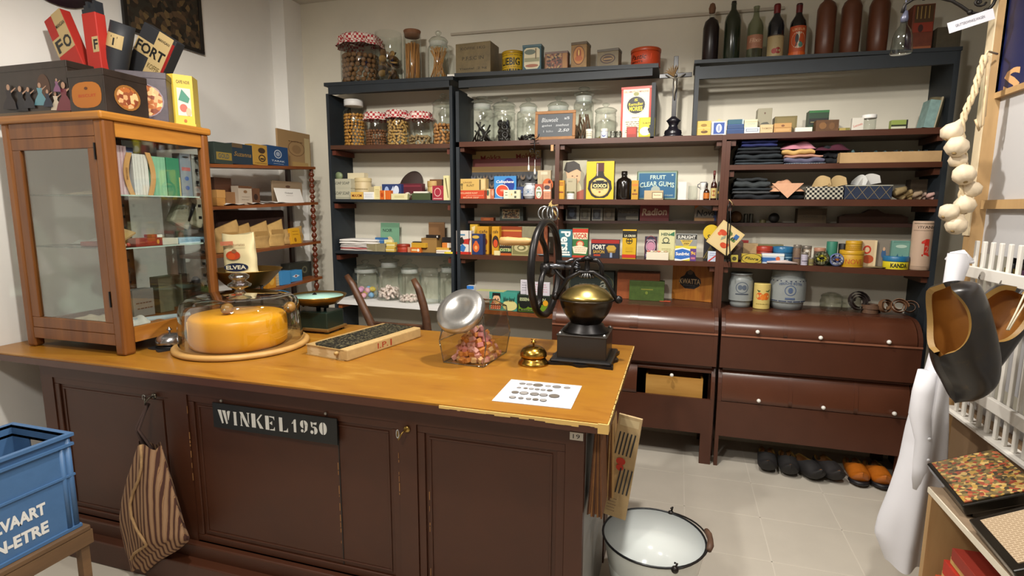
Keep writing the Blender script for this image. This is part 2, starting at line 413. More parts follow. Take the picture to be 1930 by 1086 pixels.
def lid(parent, x0, x1, z0, y1, z1, m=BROWNL, a0=0, a1=1, name='bin_lid'):
    pr = lidprof(z0, y1, z1, 12); pr = pr[int(a0*12):int(a1*12)+1]
    inn = [(y+.012, z-.006) for y, z in pr]
    b = B(m); b.m = Matrix.Translation((x0+.001, 0, 0))
    b.prism(pr+inn[::-1], x1-x0-.002, axis='x', smooth=True)
    return bld(name, b, parent)
bx0 = at(1040, 640, y=3.47).x; bx1 = at(1353, 640, y=3.47).x
bins(ub, bx0, bx1, ((bx1-.07, .068), (bx0, .06)))
xm = at(1194, 590, y=3.5).x
lid(ub, bx0+.022, xm, .85, YU, ZD); lid(ub, xm, bx1-.022, .85, YU, ZD)
b = B(BROWNL); b.m = Matrix.Translation((xm-.02, -.006, .003)); b.prism(lidprof(.85, YU, ZD)+[(y+.01, z) for y, z in lidprof(.85, YU, ZD)][::-1], .05, axis='x', smooth=True); bld('lid_strip', b, ub)
ox0 = at(1200, 730, y=3.49).x; ox1 = at(1340, 750, y=3.49).x
lid(ub, bx0+.022, ox0-.45, .43, 3.555, .63); lid(ub, ox0-.45, ox0, .43, 3.555, .63)
lid(ub, ox1, bx1-.022, .43, 3.555, .63)
l = lid(ub, ox0, ox1, .43, 3.555, .63, a0=.60); l['label'] = 'bin lid pushed up and open'
knob(l, 1266, 708)
# wooden box seen in the open bin
p0 = at(1216, 750, y=3.52); p1 = at(1323, 755, y=3.52)
b = B(M('#a8762f', .6, sc=8, st=(.2, 1, 2), h2='#c0924a')); zt = .54; zf = .221
b.box(p0.x, p1.x, 3.515, 3.53, zf, zt); b.box(p0.x, p1.x, 3.78, 3.795, zf, zt)
b.box(p0.x, p0.x+.012, 3.53, 3.78, zf, zt); b.box(p1.x-.012, p1.x, 3.53, 3.78, zf, zt); b.box(p0.x, p1.x, 3.53, 3.78, zf, zf+.01)
one('wooden_box', 'light wooden box inside the open lower bin of the middle unit', 'box', b)
cx0, cx1 = CL, at(1740, 656, y=3.47).x
bins(uc, cx0, cx1, ((cx0-.0, .022), (cx1-.06, .06)))
for row, (z0, y1, z1) in enumerate(((.85, YU, ZD), (.43, 3.555, .63))):
    xs = [cx0+.022]+[at(px, 600 if row == 0 else 740, y=3.5).x for px in ((1480, 1606) if row == 0 else (1488, 1612))]+[cx1-.022]
    for i in range(3):
        l = lid(uc, xs[i]+(.01 if i else 0), xs[i+1]-.004, z0, y1, z1)
        if i: 
            b = B(BROWNL); pr = lidprof(z0, y1, z1); b.m = Matrix.Translation((xs[i]-.008, -.004, .002)); b.prism(pr+[(y+.012, z) for y, z in pr][::-1], .02, axis='x', smooth=True); bld('lid_strip', b, uc)
        knob(l, *((1427, 627), (1545, 638), (1673, 646), (1429, 756), (1550, 769), (1683, 780))[row*3+i])
# ================================================================ counter
ZC = .94
cf0, cf1 = XL+.01, -.18; YF, YK = 1.625, 2.65
ct = thing('shop_counter', 'long brown panelled shop counter with worn yellow wooden top', 'counter')
b = B(CTOP, BROWN); b.box(cf0, cf1, YF+.004, YK, ZC-.035, ZC, CTOP)
b.box(cf0, cf1-.004, YF, YF+.006, ZC-.036, ZC-.007, BROWN); b.box(cf1-.006, cf1+.003, YF+.004, YK, ZC-.036, ZC-.006, BROWN)
CHIP = M('#d9b46a', .7)
random.seed(3)
x = -.75
while x < cf1-.003:    # worn bare edge near the right corner
    w = .01+.03*random.random(); h = .004+.010*random.random()*max(0.1, (x+.9)/.7)
    b.box(x, min(x+w, cf1), YF-.0008, YF+.004, ZC-.008-h, ZC-.004, CHIP); x += w
b.box(cf1-.03, cf1+.0035, YF-.001, YF+.03, ZC-.034, ZC-.002, CHIP)
y = YF+.03
while y < YK:
    w = .01+.04*random.random(); h = .003+.008*random.random()
    b.box(cf1, cf1+.0035, y, y+w, ZC-.006-h, ZC-.004, CHIP); y += w+.01*random.random()
bld('worktop', b, ct)
BY = 1.70; bl, br = -2.78, -.26
CB = M('#45220f', .5, n=.1, sc=5)
b = B(CB); b.box(bl, br, BY, BY+.02, .06, ZC-.036); bld('front_panel', b, ct)
def bxp(px, py): return at(px, py, y=BY-.012).x
def frame(x0, x1, z0, z1, w=.018, d=.012, m=CB, y=BY):
    b = B(m)
    for (a, c, e, g) in ((x0, x1, z1-w, z1), (x0, x1, z0, z0+w), (x0, x0+w, z0+w, z1-w), (x1-w, x1, z0+w, z1-w)): b.box(a, c, y-d, y, e, g, bev=.003)
    return b
zr = ZC-.036-.075
stiles = [(bl, bxp(100, 720)), (bxp(322, 800), bxp(356, 800)), (bxp(752, 860), bxp(786, 860)), (bxp(1066, 850), br)]
b = B(CB); b.box(bl, br, BY-.014, BY, zr, ZC-.036); bld('top_rail', b, ct)
b = B(CB); b.box(bl, br, BY-.014, BY, .06, .17); bld('bottom_rail', b, ct)
for x0, x1 in stiles:
    b = B(CB); b.box(x0, x1, BY-.014, BY, .17, zr); bld('stile', b, ct)
for i in range(3):
    x0, x1 = stiles[i][1], stiles[i+1][0]
    bld('panel_moulding', frame(x0, x1, .17, zr, .03, .009), ct)
    b = frame(x0+.045, x1-.045, .215, zr-.045, .008, .004)
    if i == 1: b.box(bxp(637, 900), bxp(637, 900)+.004, BY-.002, BY, .2, zr-.03, BLACK)
    bld('inner_moulding', b, ct)
CHP = M('#93683c', .7)
b = B(CHP)
random.seed(5)
for x, za_, zb_ in ((stiles[1][1]+.0, .30, .78), (bxp(637, 900)+.004, .3, .62), (bxp(752, 860)-.001, .5, .72), (stiles[2][1]+.047, .12, .6), (bxp(150, 800), .35, .75)):
    z = za_
    while z < zb_:
        h = .005+.03*random.random()
        if random.random() < .42: b.box(x, x+.0015+.002*random.random(), BY-.0158, BY-.0135, z, z+h)
        z += h+.006
bld('paint_chip', b, ct)
b = B(M('#8f8f8c', .45, n=.1, sc=4), CB); b.box(br-.02, br, BY+.02, 2.30, .0, ZC-.036); b.box(br-.03, br+.006, 2.30, 2.42, 0, ZC-.036, CB); bld('end_panel', b, ct)
b = B(CB); b.box(bl, bl+.02, BY+.02, 2.4, 0, ZC-.036); bld('end_panel', b, ct)
b = B(CB); b.box(bl, br, BY-.04, BY+.01, .0, .17, bev=.006); b.box(bl, br, BY-.085, BY+.01, 0, .11, bev=.006); bld('plinth', b, ct)
# ================================================================ shelf-goods kit
TOP = {}
def spotxy(px, board, sb, zrow):
    yf = BD[board][4] if isinstance(board, str) else board[1]
    return yf+sb
def frame_of(box, board, sb, on=None, y=None):
    px0, px1, pt, pb = box
    if y is None: y = BD[board][4]+sb
    pm = (pt+pb)/2; x0 = at(px0, pm, y=y).x; x1 = at(px1, pm, y=y).x; xc = (x0+x1)/2
    if on is not None: z0 = TOP[on.name]
    elif isinstance(board, str): z0 = bz(board, xc)
    else: z0 = board
    z1 = at((px0+px1)/2, pt, y=y).z
    return xc, y, z0, abs(x1-x0), max(.006, z1-z0)
def carton(name, box, board, col, label, cat='box', items=(), d=None, rz=0., sb=.04, on=None, lid=None, bev=.0015, group=None, tilt=0., y=None, side=None, top=None, hh=None):
    xc, y, z0, w, h = frame_of(box, board, sb, on, y)
    if hh: h = hh
    if d is None: d = min(.09, max(.03, w*.55))
    if isinstance(board, str) and BD[board][4] > 3.7: d = min(d, .08)
    hb = h*(1-lid[0]) if lid else h
    b = B(col); b.box(-w/2, w/2, 0, d, 0, hb, bev=bev)
    if items: art(b, list(items), w, h)
    if side: art(b, list(side[1]), d, h, side=side[0], org=((w/2+.0004) if side[0] == 'R' else -w/2, 0, 0))
    if top: art(b, list(top), w, d, side='T', org=(0, 0, h))
    ca, sa = math.cos(rz), math.sin(rz)
    o = one(name, label, cat, b, (xc, y, z0), rot=(tilt, 0, rz), group=group)
    if lid:
        l = B(lid[1]); l.box(-w/2-.0012, w/2+.0012, -.0012, d+.0012, hb, h, bev=.001); bld('lid', l, o)
    TOP[o.name] = z0+h; return o
def can(name, box, board, col, label, cat='tin', items=(), sb=.05, on=None, lid=None, metal=0., rim=True, group=None, wrap=2.2, y=None, rz=0.):
    xc, y, z0, w, h = frame_of(box, board, sb, on, y); R = w/2
    hb = h*(1-lid[0]) if lid else h
    b = B(col); b.lathe([(R*.97, 0), (R, .003), (R, hb-.003), (R*.97, hb)], m=None, seg=32)
    if rim: b.lathe([(R*1.0, 0), (R*1.025, .002), (R*1.0, .005)], m=None, seg=32)
    if items: art(b, list(items), R*wrap, h, cyl=R, org=(0, 0, 0))
    o = one(name, label, cat, b, (xc, y+R, z0), rz, group)
    if lid:
        l = B(lid[1]); l.lathe([(R*1.02, 0), (R*1.03, .002), (R*1.03, h-hb-.003), (R*.99, h-hb), (R*.9, h-hb), (R*.88, h-hb-.002)], m=None, seg=32)
        bld('lid', l, o, (0, 0, hb))
    TOP[o.name] = z0+h; return o
def bottle(name, box, board, mat, label, prof, cat='bottle', sb=.06, parts=(), items=None, lab=None, y=None, group=None, on=None):
    """prof in unit radius/height; parts: (name, unit profile, material)"""
    xc, y, z0, w, h = frame_of(box, board, sb, on, y); R = w/2
    b = B(mat); b.lathe([(r*R, z*h) for r, z in prof], seg=24)
    o = one(name, label, cat, b, (xc, y+R, z0), group=group)
    for n, pr, m in parts:
        b = B(m); b.lathe([(r*R, z*h) for r, z in pr], seg=20); bld(n, b, o)
    if lab:
        v0, v1, m, its = lab
        b = B(m); RR = R*1.004+.0004
        b.grid(lambda s, t: (RR*math.sin((s-.5)*2.6), -RR*math.cos((s-.5)*2.6), h*(v0+(v1-v0)*t)), 16, 1, m, True)
        art(b, its, RR*2.6, h*(v1-v0), cyl=RR, org=(0, 0, h*v0)); bld('paper_label', b, o)
    TOP[o.name] = z0+h; return o
def frosted():
    if 'fr' in MC: return MC['fr']
    mt = bpy.data.materials.new('frosted_glass'); mt.use_nodes = True; nt = mt.node_tree; nt.nodes.clear()
    o = nt.nodes.new('ShaderNodeOutputMaterial'); t = nt.nodes.new('ShaderNodeBsdfTransparent'); d = nt.nodes.new('ShaderNodeBsdfDiffuse'); d.inputs[0].default_value = rgb('#cfd2cc')
    mx = nt.nodes.new('ShaderNodeMixShader'); mx.inputs[0].default_value = .42; nt.links.new(t.outputs[0], mx.inputs[1]); nt.links.new(d.outputs[0], mx.inputs[2]); nt.links.new(mx.outputs[0], o.inputs[0])
    MC['fr'] = mt; return mt
CLOTHR = M('#b03038', .8, kind='check', sc=55, h2='#e8dcd0')
def gjar(name, box, board, label, style='knob', sb=.06, R2=None, y=None, on=None, body=(), square=False, lidm=None, cat='jar', neck=.72):
    """glass jar with a part for each kind of closure; returns (obj, R, h, inner radius)"""
    xc, y, z0, w, h = frame_of(box, board, sb, on, y); R = w/2; g = GLS
    hb = {'knob': .78, 'screw': .9, 'gingham': .86, 'cork': .93, 'open': 1., 'stopper': .84, 'bowl': 1.}[style]*h
    nr = R*neck; sh = hb*.80
    if style == 'cork': nr = R*.96; sh = hb*.95
    pr = [(1e-5, .004), (R*.92, .003), (R, .012), (R, sh), (R*.95, sh+(hb-sh)*.25), (nr*1.02, sh+(hb-sh)*.5), (nr, hb-.006), (nr*1.06, hb-.003), (nr*1.06, hb)]
    if style in ('open', 'screw', 'gingham') and neck >= .9: pr = [(1e-5, .004), (R*.92, .003), (R, .012), (R, hb-.02), (R*.97, hb-.012), (R*.98, hb)]
    if square: a0 = math.pi/4
    b = B(g)
    if square: b.open_lathe([(r*1.22, z) for r, z in pr[:5]], seg=4, a0=math.pi/4+.3, smooth=False); b.open_lathe(pr[4:], seg=24)
    else: b.open_lathe(pr, seg=28)
    o = one(name, label, cat, b, (xc, y+R, z0))
    if style in ('knob', 'stopper') and neck < .9:
        f = B(frosted()); f.open_lathe([(nr*1.03, 0), (nr*1.03, hb*.13)], seg=24); bld('frosted_collar', f, o, (0, 0, hb*.86))
    if style in ('knob', 'stopper'):
        l = B(g); hl = h-hb; rr = nr*1.12 if style == 'knob' else nr*1.0
        if style == 'knob': l.lathe([(nr*.9, -.01), (rr, 0), (rr, .006), (rr*.75, hl*.35), (rr*.25, hl*.5), (rr*.16, hl*.6), (rr*.3, hl*.72), (rr*.34, hl*.85), (rr*.2, hl*.98), (1e-5, hl)], seg=24)
        else: l.lathe([(nr*.85, -.015), (nr*.95, 0), (nr*1.25, hl*.1), (nr*1.3, hl*.3), (nr*.5, hl*.45), (nr*.4, hl*.6), (nr*.75, hl*.78), (nr*.7, hl*.93), (1e-5, hl)], seg=24)
        bld('lid', l, o, (0, 0, hb))
    elif style == 'screw':
        l = B(lidm or WHITE); l.lathe([(nr*1.12, -.012), (nr*1.15, -.01), (nr*1.15, h-hb-.002), (nr*1.1, h-hb), (1e-5, h-hb)], seg=28); bld('lid', l, o, (0, 0, hb))
    elif style == 'gingham':
        l = B(CLOTHR); k = h-hb; rr = nr*1.18 if neck < .9 else R*1.06; n = lambda a: 1+.06*math.sin(a*9+w*99)
        l.lathe([(1e-5, k), (rr*.9, k*.92), (rr*1.0, k*.6)], seg=40); l.open_lathe([(rr*1.0, k*.6), (rr*.97, 0), (rr*1.12, -k*.7)], seg=40, n=n); bld('gingham_cover', l, o, (0, 0, hb))
    elif style == 'cork':
        l = B(M('#7a5238', .8, n=.15)); l.lathe([(nr*.9, -.02), (nr*.95, 0), (nr*1.04, h-hb-.004), (nr, h-hb), (1e-5, h-hb)], seg=20); bld('cork', l, o, (0, 0, hb))
    TOP[o.name] = z0+h
    return o, Vector((xc, y+R, z0)), R, sh, h
def filled(c, R, h, proto, r, label, cat, group, rz=True, dens=1., seed=1, hollow=True, flat=1.):
    """drop copies of a small thing in layers into a jar"""
    rnd = random.Random(seed); z = r*flat+.005; first = True; Ri = R*.96-r; k = 0
    while z < h:
        last = z+r*1.7*flat >= h
        rad = Ri
        while rad > -r*.5:
            if rad < 0: rad = 0
            n = max(1, int(2*math.pi*rad/(r*2.12)*dens)); ph = rnd.random()*6
            for i in range(n):
                a = ph+2*math.pi*i/n
                p = (c.x+rad*math.cos(a), c.y+rad*math.sin(a), c.z+z+rnd.uniform(-.15, .15)*r*flat)
                if hollow and not last and p[1] > c.y+R*.35 : continue
                rot = (rnd.uniform(-1, 1), rnd.uniform(-1, 1), rnd.random()*6.28) if rz else None
                if first: o = proto; o.location = p; first = False; tag(o, label, cat, group)
                else: o = copyobj(proto, p, rot)
                if rot: o.rotation_euler = rot
                k += 1
            if rad == 0: break
            if hollow and not last: break
            rad -= r*2.0
        z += r*1.85*flat
    return k
def nut(name, r, cols, sc=(1, 1, 1), lobes=0, bump=.0, seg=8, rings=6):
    b = B(M(cols[0], .7, n=.2, sc=90)) if len(cols) == 1 else B(M(cols[0], .7, sc=90, h2=cols[1]))
    if lobes: b.lathe([(1e-5, -r*1.7), (r*.75, -r*1.2), (r*.85, -r*.7), (r*.62, 0), (r*.85, r*.7), (r*.72, r*1.25), (1e-5, r*1.65)], seg=seg); b.v = [Vector((v.z, v.y, v.x)) for v in b.v]
    else: b.ball((0, 0, 0), r, None, seg, rings, sc)
    return bld(name, b)
def sticks(c, R, h, n, col, name, label, cat, group, r=.004, seed=1, lean=.5, y0=.006, bend=0., hvar=.15):
    rnd = random.Random(seed); obs = []
    for i in range(n):
        a = rnd.random()*6.28; q = math.sqrt(rnd.random())*(R*.9-r); a2 = a+math.pi*lean*rnd.uniform(.5, 1.3); q2 = math.sqrt(rnd.random())*(R*.85-r)
        hh = h*(1-hvar*rnd.random())
        p0 = Vector((q*math.cos(a), q*math.sin(a), y0+r)); p1 = Vector((q2*math.cos(a2), q2*math.sin(a2), hh))
        m = (p0+p1)/2+Vector((rnd.uniform(-1, 1), rnd.uniform(-1, 1), 0))*bend
        b = B(col); b.tube([p0, (p0+m*2)/3+Vector((0, 0, 0)), m, p1], r, seg=6); 
        one(name, label, cat, b, tuple(c), group=group)
def folded(name, box, board, cols, label, cat='cloth', sb=.03, d=.22, on=None, seed=1, y=None, layers=3, group=None, bulge=1.):
    xc, y, z0, w, h = frame_of(box, board, sb, on, y); rnd = random.Random(seed)
    b = B(*cols); L = layers; t = h/L
    for i in range(L):
        m = cols[i % len(cols)]; ww = w/2*(1-.05*rnd.random()); s1, s2, s3 = rnd.random()*6, rnd.random()*6, rnd.random()*6
        def f(u, v, i=i, ww=ww):
            # rounded-rectangle loop cross-section in (y,z), swept along x
            a = v*2*math.pi; cy = math.copysign(abs(math.cos(a))**.35, math.cos(a)); cz = math.copysign(abs(math.sin(a))**.6, math.sin(a))
            x = (u-.5)*2; e = (1-abs(x)**8*.35)
            wv = .12*t*math.sin(x*4+s1)+.08*t*math.sin(x*9+s2)
            return (x*ww, d/2-cy*d/2*(1-.02*math.sin(x*5+s3)), t*(i+.5)+cz*t*.53*e+(wv if 0 < i < L-1 or L == 1 else wv*.4))
        b.grid(f, 18, 18, m)
        for u in (0, 1):
            ring = [f(u, j/18) for j in range(18)]; b.add(ring, [tuple(range(18)) if u else tuple(range(17, -1, -1))], m)
    o = one(name, label, cat, b, (xc, y, z0), group=group); TOP[o.name] = z0+h; return o
def crumple(w, d, h, mat, seed=1, nu=26, nv=18, spread=1.):
    rnd = random.Random(seed); P = [(rnd.uniform(-.5, .5), rnd.uniform(0, 1), rnd.uniform(2, 7), rnd.random()*6, rnd.random()*6.28) for _ in range(7)]
    def f(u, v):
        x = u-.5; e = max(0, 1-(2*abs(x))**3)*max(0, math.sin(math.pi*min(1, max(0, v))))**.5
        z = sum(math.sin(q[2]*3*(x*math.cos(q[4])+v*math.sin(q[4]))+q[3]) for q in P)/7
        return (x*w, v*d, max(.002, h*e*(.62+.75*z)))
    b = B(mat); b.grid(f, nu, nv, mat); return b
STAFF = '#b9b2a2'
# ================================================================ left (dark) unit
# -- top of the unit
o, c, R, sh, h = gjar('glass_jar', (626, 693, 58, 150), 'A0', 'wide glass jar of walnuts with red checked cloth, leftmost on the dark unit', 'gingham', sb=.0, neck=1.0)
kb = B(GLS); kb.ball((0, 0, h+.012), .014); bld('knob', kb, o)
filled(c, R, sh*.88, nut('walnut', .0185, ['#5a3c22', '#8a6238']), .0185, 'round brown walnut inside the wide jar with the checked cloth', 'walnut', 'walnuts in the wide jar on the dark unit', seed=3)
o, c, R, sh, h = gjar('glass_jar', (697, 743, 55, 150), 'A0', 'tall open glass jar of dried fruit slices on top of the dark unit', 'open', sb=.05, neck=.95)
for i in range(26):
    rnd = random.Random(i); col = ['#6b4a26', '#8a6a3a', '#3c2a18', '#a07a42'][i % 4]; b = B(M(col, .7, n=.2, sc=60))
    b.lathe([(.006, 0), (.03, .003), (.033, .008), (.008, .012)], seg=10, sy=.8)
    a = rnd.random()*6.28; q = R*.5
    one('dried_fruit_slice', 'brown dried fruit slice inside the tall open jar on the dark unit', 'dried fruit', b, (c.x+q*math.cos(a), c.y+q*math.sin(a), c.z+.035+i*.0072), rot=(rnd.uniform(.3, 1.4), rnd.uniform(-.6, .6), a), group='dried fruit slices in the tall open jar')
o, c, R, sh, h = gjar('glass_jar', (755, 785, 53, 148), 'A0', 'narrow glass jar with brown cork stopper full of spaghetti on the dark unit', 'cork', sb=.05)
sticks(c, R, sh*.86, 60, M('#b07a40', .7), 'spaghetti_strand', 'thin strand of spaghetti in the corked narrow jar', 'pasta', 'spaghetti in the corked jar', r=.0035, lean=.1, hvar=.04)
o, c, R, sh, h = gjar('glass_jar', (799, 837, 52, 147), 'A0', 'glass jar with frosted neck and knob holding loose spaghetti on dark unit', 'knob', sb=.05, neck=.8)
sticks(c, R, sh*1.12, 26, M('#c08a4c', .7), 'spaghetti_strand', 'crossed strand of spaghetti in the knobbed jar beside the wooden chest', 'pasta', 'spaghetti in the knobbed jar', r=.003, lean=.9)
b = B(PAPER); b.box(-.03, .03, 0, .03, 0, .012); one('price_card', 'small white card at the front right corner of the dark unit top', 'card', b, (at(852, 150, y=3.63).x, 3.62, bz('A0', -1.54)), .2)
# -- row 1 jars
o, c, R, sh, h = gjar('glass_jar', (638, 674, 185, 272), 'A1', 'glass jar with white screw lid full of dried fruit, leftmost on its shelf', 'screw', neck=.75)
filled(c, R, sh*1.02, nut('dried_apricot', .0135, ['#b5752a', '#d6a04a'], (1, .8, .8)), .0130, 'orange dried piece inside the jar with the white lid', 'dried fruit', 'dried pieces in the white lidded jar', seed=5)
for bx, lb, col, r, fill, nm, nl, ct_, lo in (
        ((680, 717, 209, 272), 'glass jar with checked cloth cover half full of dark hazelnuts', ['#6b4024', '#8a5a34'], .0105, .72, 'hazelnut', 'small dark hazelnut in the checked cloth jar', 'nut', 0),
        ((721, 758, 205, 271), 'glass jar with checked cloth cover full of peanuts in shell', ['#b08444', '#cfa865'], .0115, 1.0, 'peanut', 'shelled peanut pod in the full checked cloth jar', 'peanut', 1),
        ((761, 802, 208, 270), 'glass jar with checked cloth cover less than half full of peanuts', ['#8d7350', '#a88c62'], .0115, .42, 'peanut', 'greyish peanut pod in the low filled checked cloth jar', 'peanut', 1)):
    o, c, R, sh, h = gjar('glass_jar', bx, 'A1', lb, 'gingham', neck=.9)
    filled(c, R, sh*fill, nut(nm, r, col, lobes=lo), r*(1.25 if lo else 1), nl, ct_, nm+'s in the '+('low filled' if bx[0] > 750 else 'full' if lo else 'half full')+' checked cloth jar', seed=bx[0], flat=.85 if lo else 1)
o, c, R, sh, h = gjar('glass_jar', (808, 847, 172, 270), 'A1', 'large lidded glass jar half full of almonds at right end of shelf', 'knob', neck=.95)
filled(c, R, sh*.72, nut('almond', .015, ['#9a6030', '#d09a5c'], (1.25, .85, .7)), .0150, 'smooth brown almond in the large lidded jar', 'almond', 'almonds in the large lidded jar', seed=9, flat=.9)
# -- row 2 : soaps
CREAM = '#d9cdaa'
o1 = carton('wrapped_soap', (629, 661, 355, 374), 'A2', '#b5b29c', 'grey green wrapped soap carton at far left, lower of two', 'box', [('t', .5, .55, .85, .3, 'SOAP SOAP', '#4a4f48'), ('r', .05, .12, .95, .16, '#8a8a70')])
carton('wrapped_soap', (628, 661, 337, 356), 'A2', '#b5b29c', 'grey green wrapped soap carton at far left, upper of two', 'box', [('t', .5, .55, .85, .3, 'SOAP SOAP', '#4a4f48')], on=o1)
b = B('#7d8b66', '#3f5238'); b.lathe([(.001, 0), (.028, 0), (.028, .02), (.001, .02)], seg=24); b.m = Matrix.Identity(4)
x = at(642, 330, y=3.70)
o = one('soap_disc', 'round green soap standing on edge on the grey soap cartons', 'soap', b, (x.x, 3.69, TOP[o1.name]+.067+.028), rot=(math.pi/2, 0, 0))
carton('wrapped_soap', (655, 686, 326, 341), 'A2', CREAM, 'cream wrapped soap lying behind the round green soap', 'soap', [], sb=.12, on=o1, d=.06)
o2 = carton('soap_box', (661, 684, 362, 374.5), 'A2', '#d8b05a', 'small yellow box with red lettering in front of round jars', 'box', [('t', .5, .5, .8, .4, 'MAXIM', '#7a2a1a')], sb=.02, d=.03)
can('paper_tub', (663, 690, 335, 372), 'A2', '#c6b389', 'beige cylindrical tub behind the small yellow box', 'tub', [('r', 0, .45, 1, .5, '#8b7a52')], sb=.08, lid=(.18, M('#cbb98c', .6)))
carton('soap_box', (685, 704, 362, 375), 'A2', '#e6e6e2', 'small white box with blue print beside small yellow box', 'box', [('lines', .1, .2, .9, .8, 3, '#4a6a9a')], sb=.02, d=.03)
carton('powder_box', (705, 716, 351, 375), 'A2', '#ddcf98', 'upright cream packet left of the orange box', 'box', [('lines', .15, .2, .85, .8, 5, '#8a7a4a')], sb=.03, d=.03)
carton('soap_box', (716, 736, 359, 375), 'A2', '#d0641e', 'small bright orange box with a pale stripe', 'box', [('r', .42, 0, .5, 1, '#e8cf9a'), ('e', .2, .5, .12, .25, '#a8400f')], sb=.025, d=.04)
o3 = carton('thread_box', (720, 756, 347, 372), 'A2', '#26396a', 'dark blue and white box behind the orange box', 'box', [('e', .25, .55, .12, .3, '#9db2dc'), ('e', .75, .6, .14, .3, '#d5dcea'), ('p', [(.35, .3), (.6, .9), (.65, .3)], '#c8d2e8')], sb=.13, d=.05)
carton('soap_bar', (737, 768, 365, 374.5), 'A2', '#d8d2a4', 'pale yellow soap bar lying below the brown comb box', 'soap', [('r', .2, .3, .8, .7, '#c8c08c')], sb=.02, d=.03)
o4 = carton('maroon_box', (752, 795, 346, 374), 'A2', '#5a1a26', 'maroon box behind the pink dish', 'box', [('r', .05, .8, .95, .9, '#7a2a36')], sb=.17, d=.06)
b = B(M('#33231c', .75, n=.1))
b.lathe([(.001, 0), (.1, 0), (.105, .006), (.1, .012), (.001, .012)], seg=36, sx=.86, sy=1.15)
x = at(770, 333, y=3.82)
one('felt_hat', 'large dark brown felt oval leaning on the wall behind small boxes', 'hat', b, (x.x, 3.86, bz('A2', x.x)+.108), rot=(math.radians(80), math.radians(28), 0))
b = B(M('#cfc2b8', .4)); b.lathe([(.001, 0), (.026, 0), (.027, .004), (.02, .010), (.001, .012)], seg=24); b.tube([(.02, 0, .006), (.05, .012, .006)], .006)
x = at(768, 362, y=3.70); one('powder_puff', 'pale pink round powder dish with handle leaning on the maroon box', 'dish', b, (x.x, 3.70, bz('A2', x.x)+.03), rot=(math.radians(78), 0, 0))
o5 = carton('soap_bar', (779, 806, 359, 364), 'A2', '#e4dfd0', 'thin white packet lying on the green box', 'packet', [], sb=.06, d=.05, hh=.012, on=carton('green_box', (776, 811, 364, 375), 'A2', '#3f4a2c', 'dark green low box beside the crimson box', 'box', [], sb=.05, d=.07))
b = B(glass('#e8ece2', .5)); b.lathe([(.001, .0), (.016, .0), (.017, .03), (.007, .045), (.006, .06), (.008, .062)], seg=16)
x = at(772, 365, y=3.65); one('scent_bottle', 'small clear scent bottle standing before the pink dish', 'bottle', b, (x.x, 3.65, bz('A2', x.x)))
can('pill_box', (802, 822, 341, 358), 'A2', '#c2a468', 'round tan card box on edge behind the crimson box', 'box', [], sb=.14, on=None, lid=(.3, M('#b9975a', .6)))
carton('brown_box', (810, 833, 338, 372), 'A2', '#6f4a2a', 'brown card box standing behind the crimson box', 'box', [], sb=.16, d=.05)
carton('crimson_box', (814, 838, 350, 375.5), 'A2', '#9e2c3c', 'crimson box with a pale horseshoe mark', 'box', [('o', .45, .55, .28, .3, .8, '#d8a8a0'), ('r', .1, .08, .8, .14, '#d8a8a0'), ('r', .02, .02, .05, .98, '#c86a70')], sb=.03, d=.045, rz=-.1)
carton('booklet', (836, 849, 331, 377), 'A2', '#cfc692', 'cream folded booklet leaning on the right side panel', 'booklet', [('p', [(.2, .9), (.4, .9), (.7, .1), (.6, .1)], '#6a6238')], sb=.02, d=.04, rz=.1)
carton('corn_plaster_box', (693, 708, 352, 362), 'A2', '#b5a884', 'low beige card box behind the small white box', 'box', [], sb=.12, d=.05)
# -- row 3
o1 = folded('napkin_pile', (641, 705, 461, 473), 'A3', [M('#d8d2cc', .8), M('#c4706c', .8), M('#dcd7d2', .8)], 'pile of folded white napkins with pink edges', 'napkins', layers=4, d=.16)
folded('napkin', (639, 712, 451, 461), 'A3', [M('#e4e0da', .8)], 'large white folded napkin on top of the napkin pile', 'napkin', layers=2, d=.17, on=o1)
carton('card_poster', (716, 751, 420, 470), 'A3', '#6f9c7e', 'pale green card with dark lettering standing against the wall', 'card', [('t', .38, .72, .5, .12, 'NOIR', '#20302a'), ('e', .5, .25, .22, .25, '#c8b48c')], sb=.2, d=.008, tilt=-.08)
carton('glass_block', (691, 726, 459, 474.5), 'A3', M('#8f8566', .3, n=.1), 'translucent grey brown soap block beside the napkin pile', 'soap', [('r', .5, 0, .52, 1, '#b5aa88')], sb=.03, d=.05)
ob = carton('blue_packet', (707, 728, 448, 459), 'A3', '#35669a', 'small blue packet on the translucent soap block', 'packet', [('r', .1, .5, .9, .56, '#9dbbd8')], sb=.06, d=.03, on=bpy.data.objects['glass_block'])
carton('blue_packet', (724, 739, 452, 458), 'A3', '#d8d2a0', 'tiny cream packet beside the blue packet', 'packet', [], sb=.05, d=.03, on=bpy.data.objects['glass_block'])
oy = carton('thread_box', (727, 743, 467, 475.5), 'A3', '#c9a94c', 'yellow thread box with white band, lower of two', 'box', [('r', 0, .4, 1, .6, '#e6dcae')], sb=.02, d=.04)
carton('thread_box', (728, 744, 457, 467), 'A3', '#cfb458', 'yellow thread box with white band, upper of two', 'box', [('r', 0, .4, 1, .6, '#e6dcae')], sb=.022, d=.04, on=oy)
can('polish_tin', (744, 766, 461, 476.5), 'A3', '#a3341c', 'flat round rust red tin beside the yellow thread boxes', 'tin', [], sb=.02, lid=(.35, M('#8f2c18', .4)))
carton('match_box', (768, 775, 466, 476), 'A3', '#c08060', 'tiny pinkish box beside the rust red tin', 'box', [], sb=.03, d=.02)
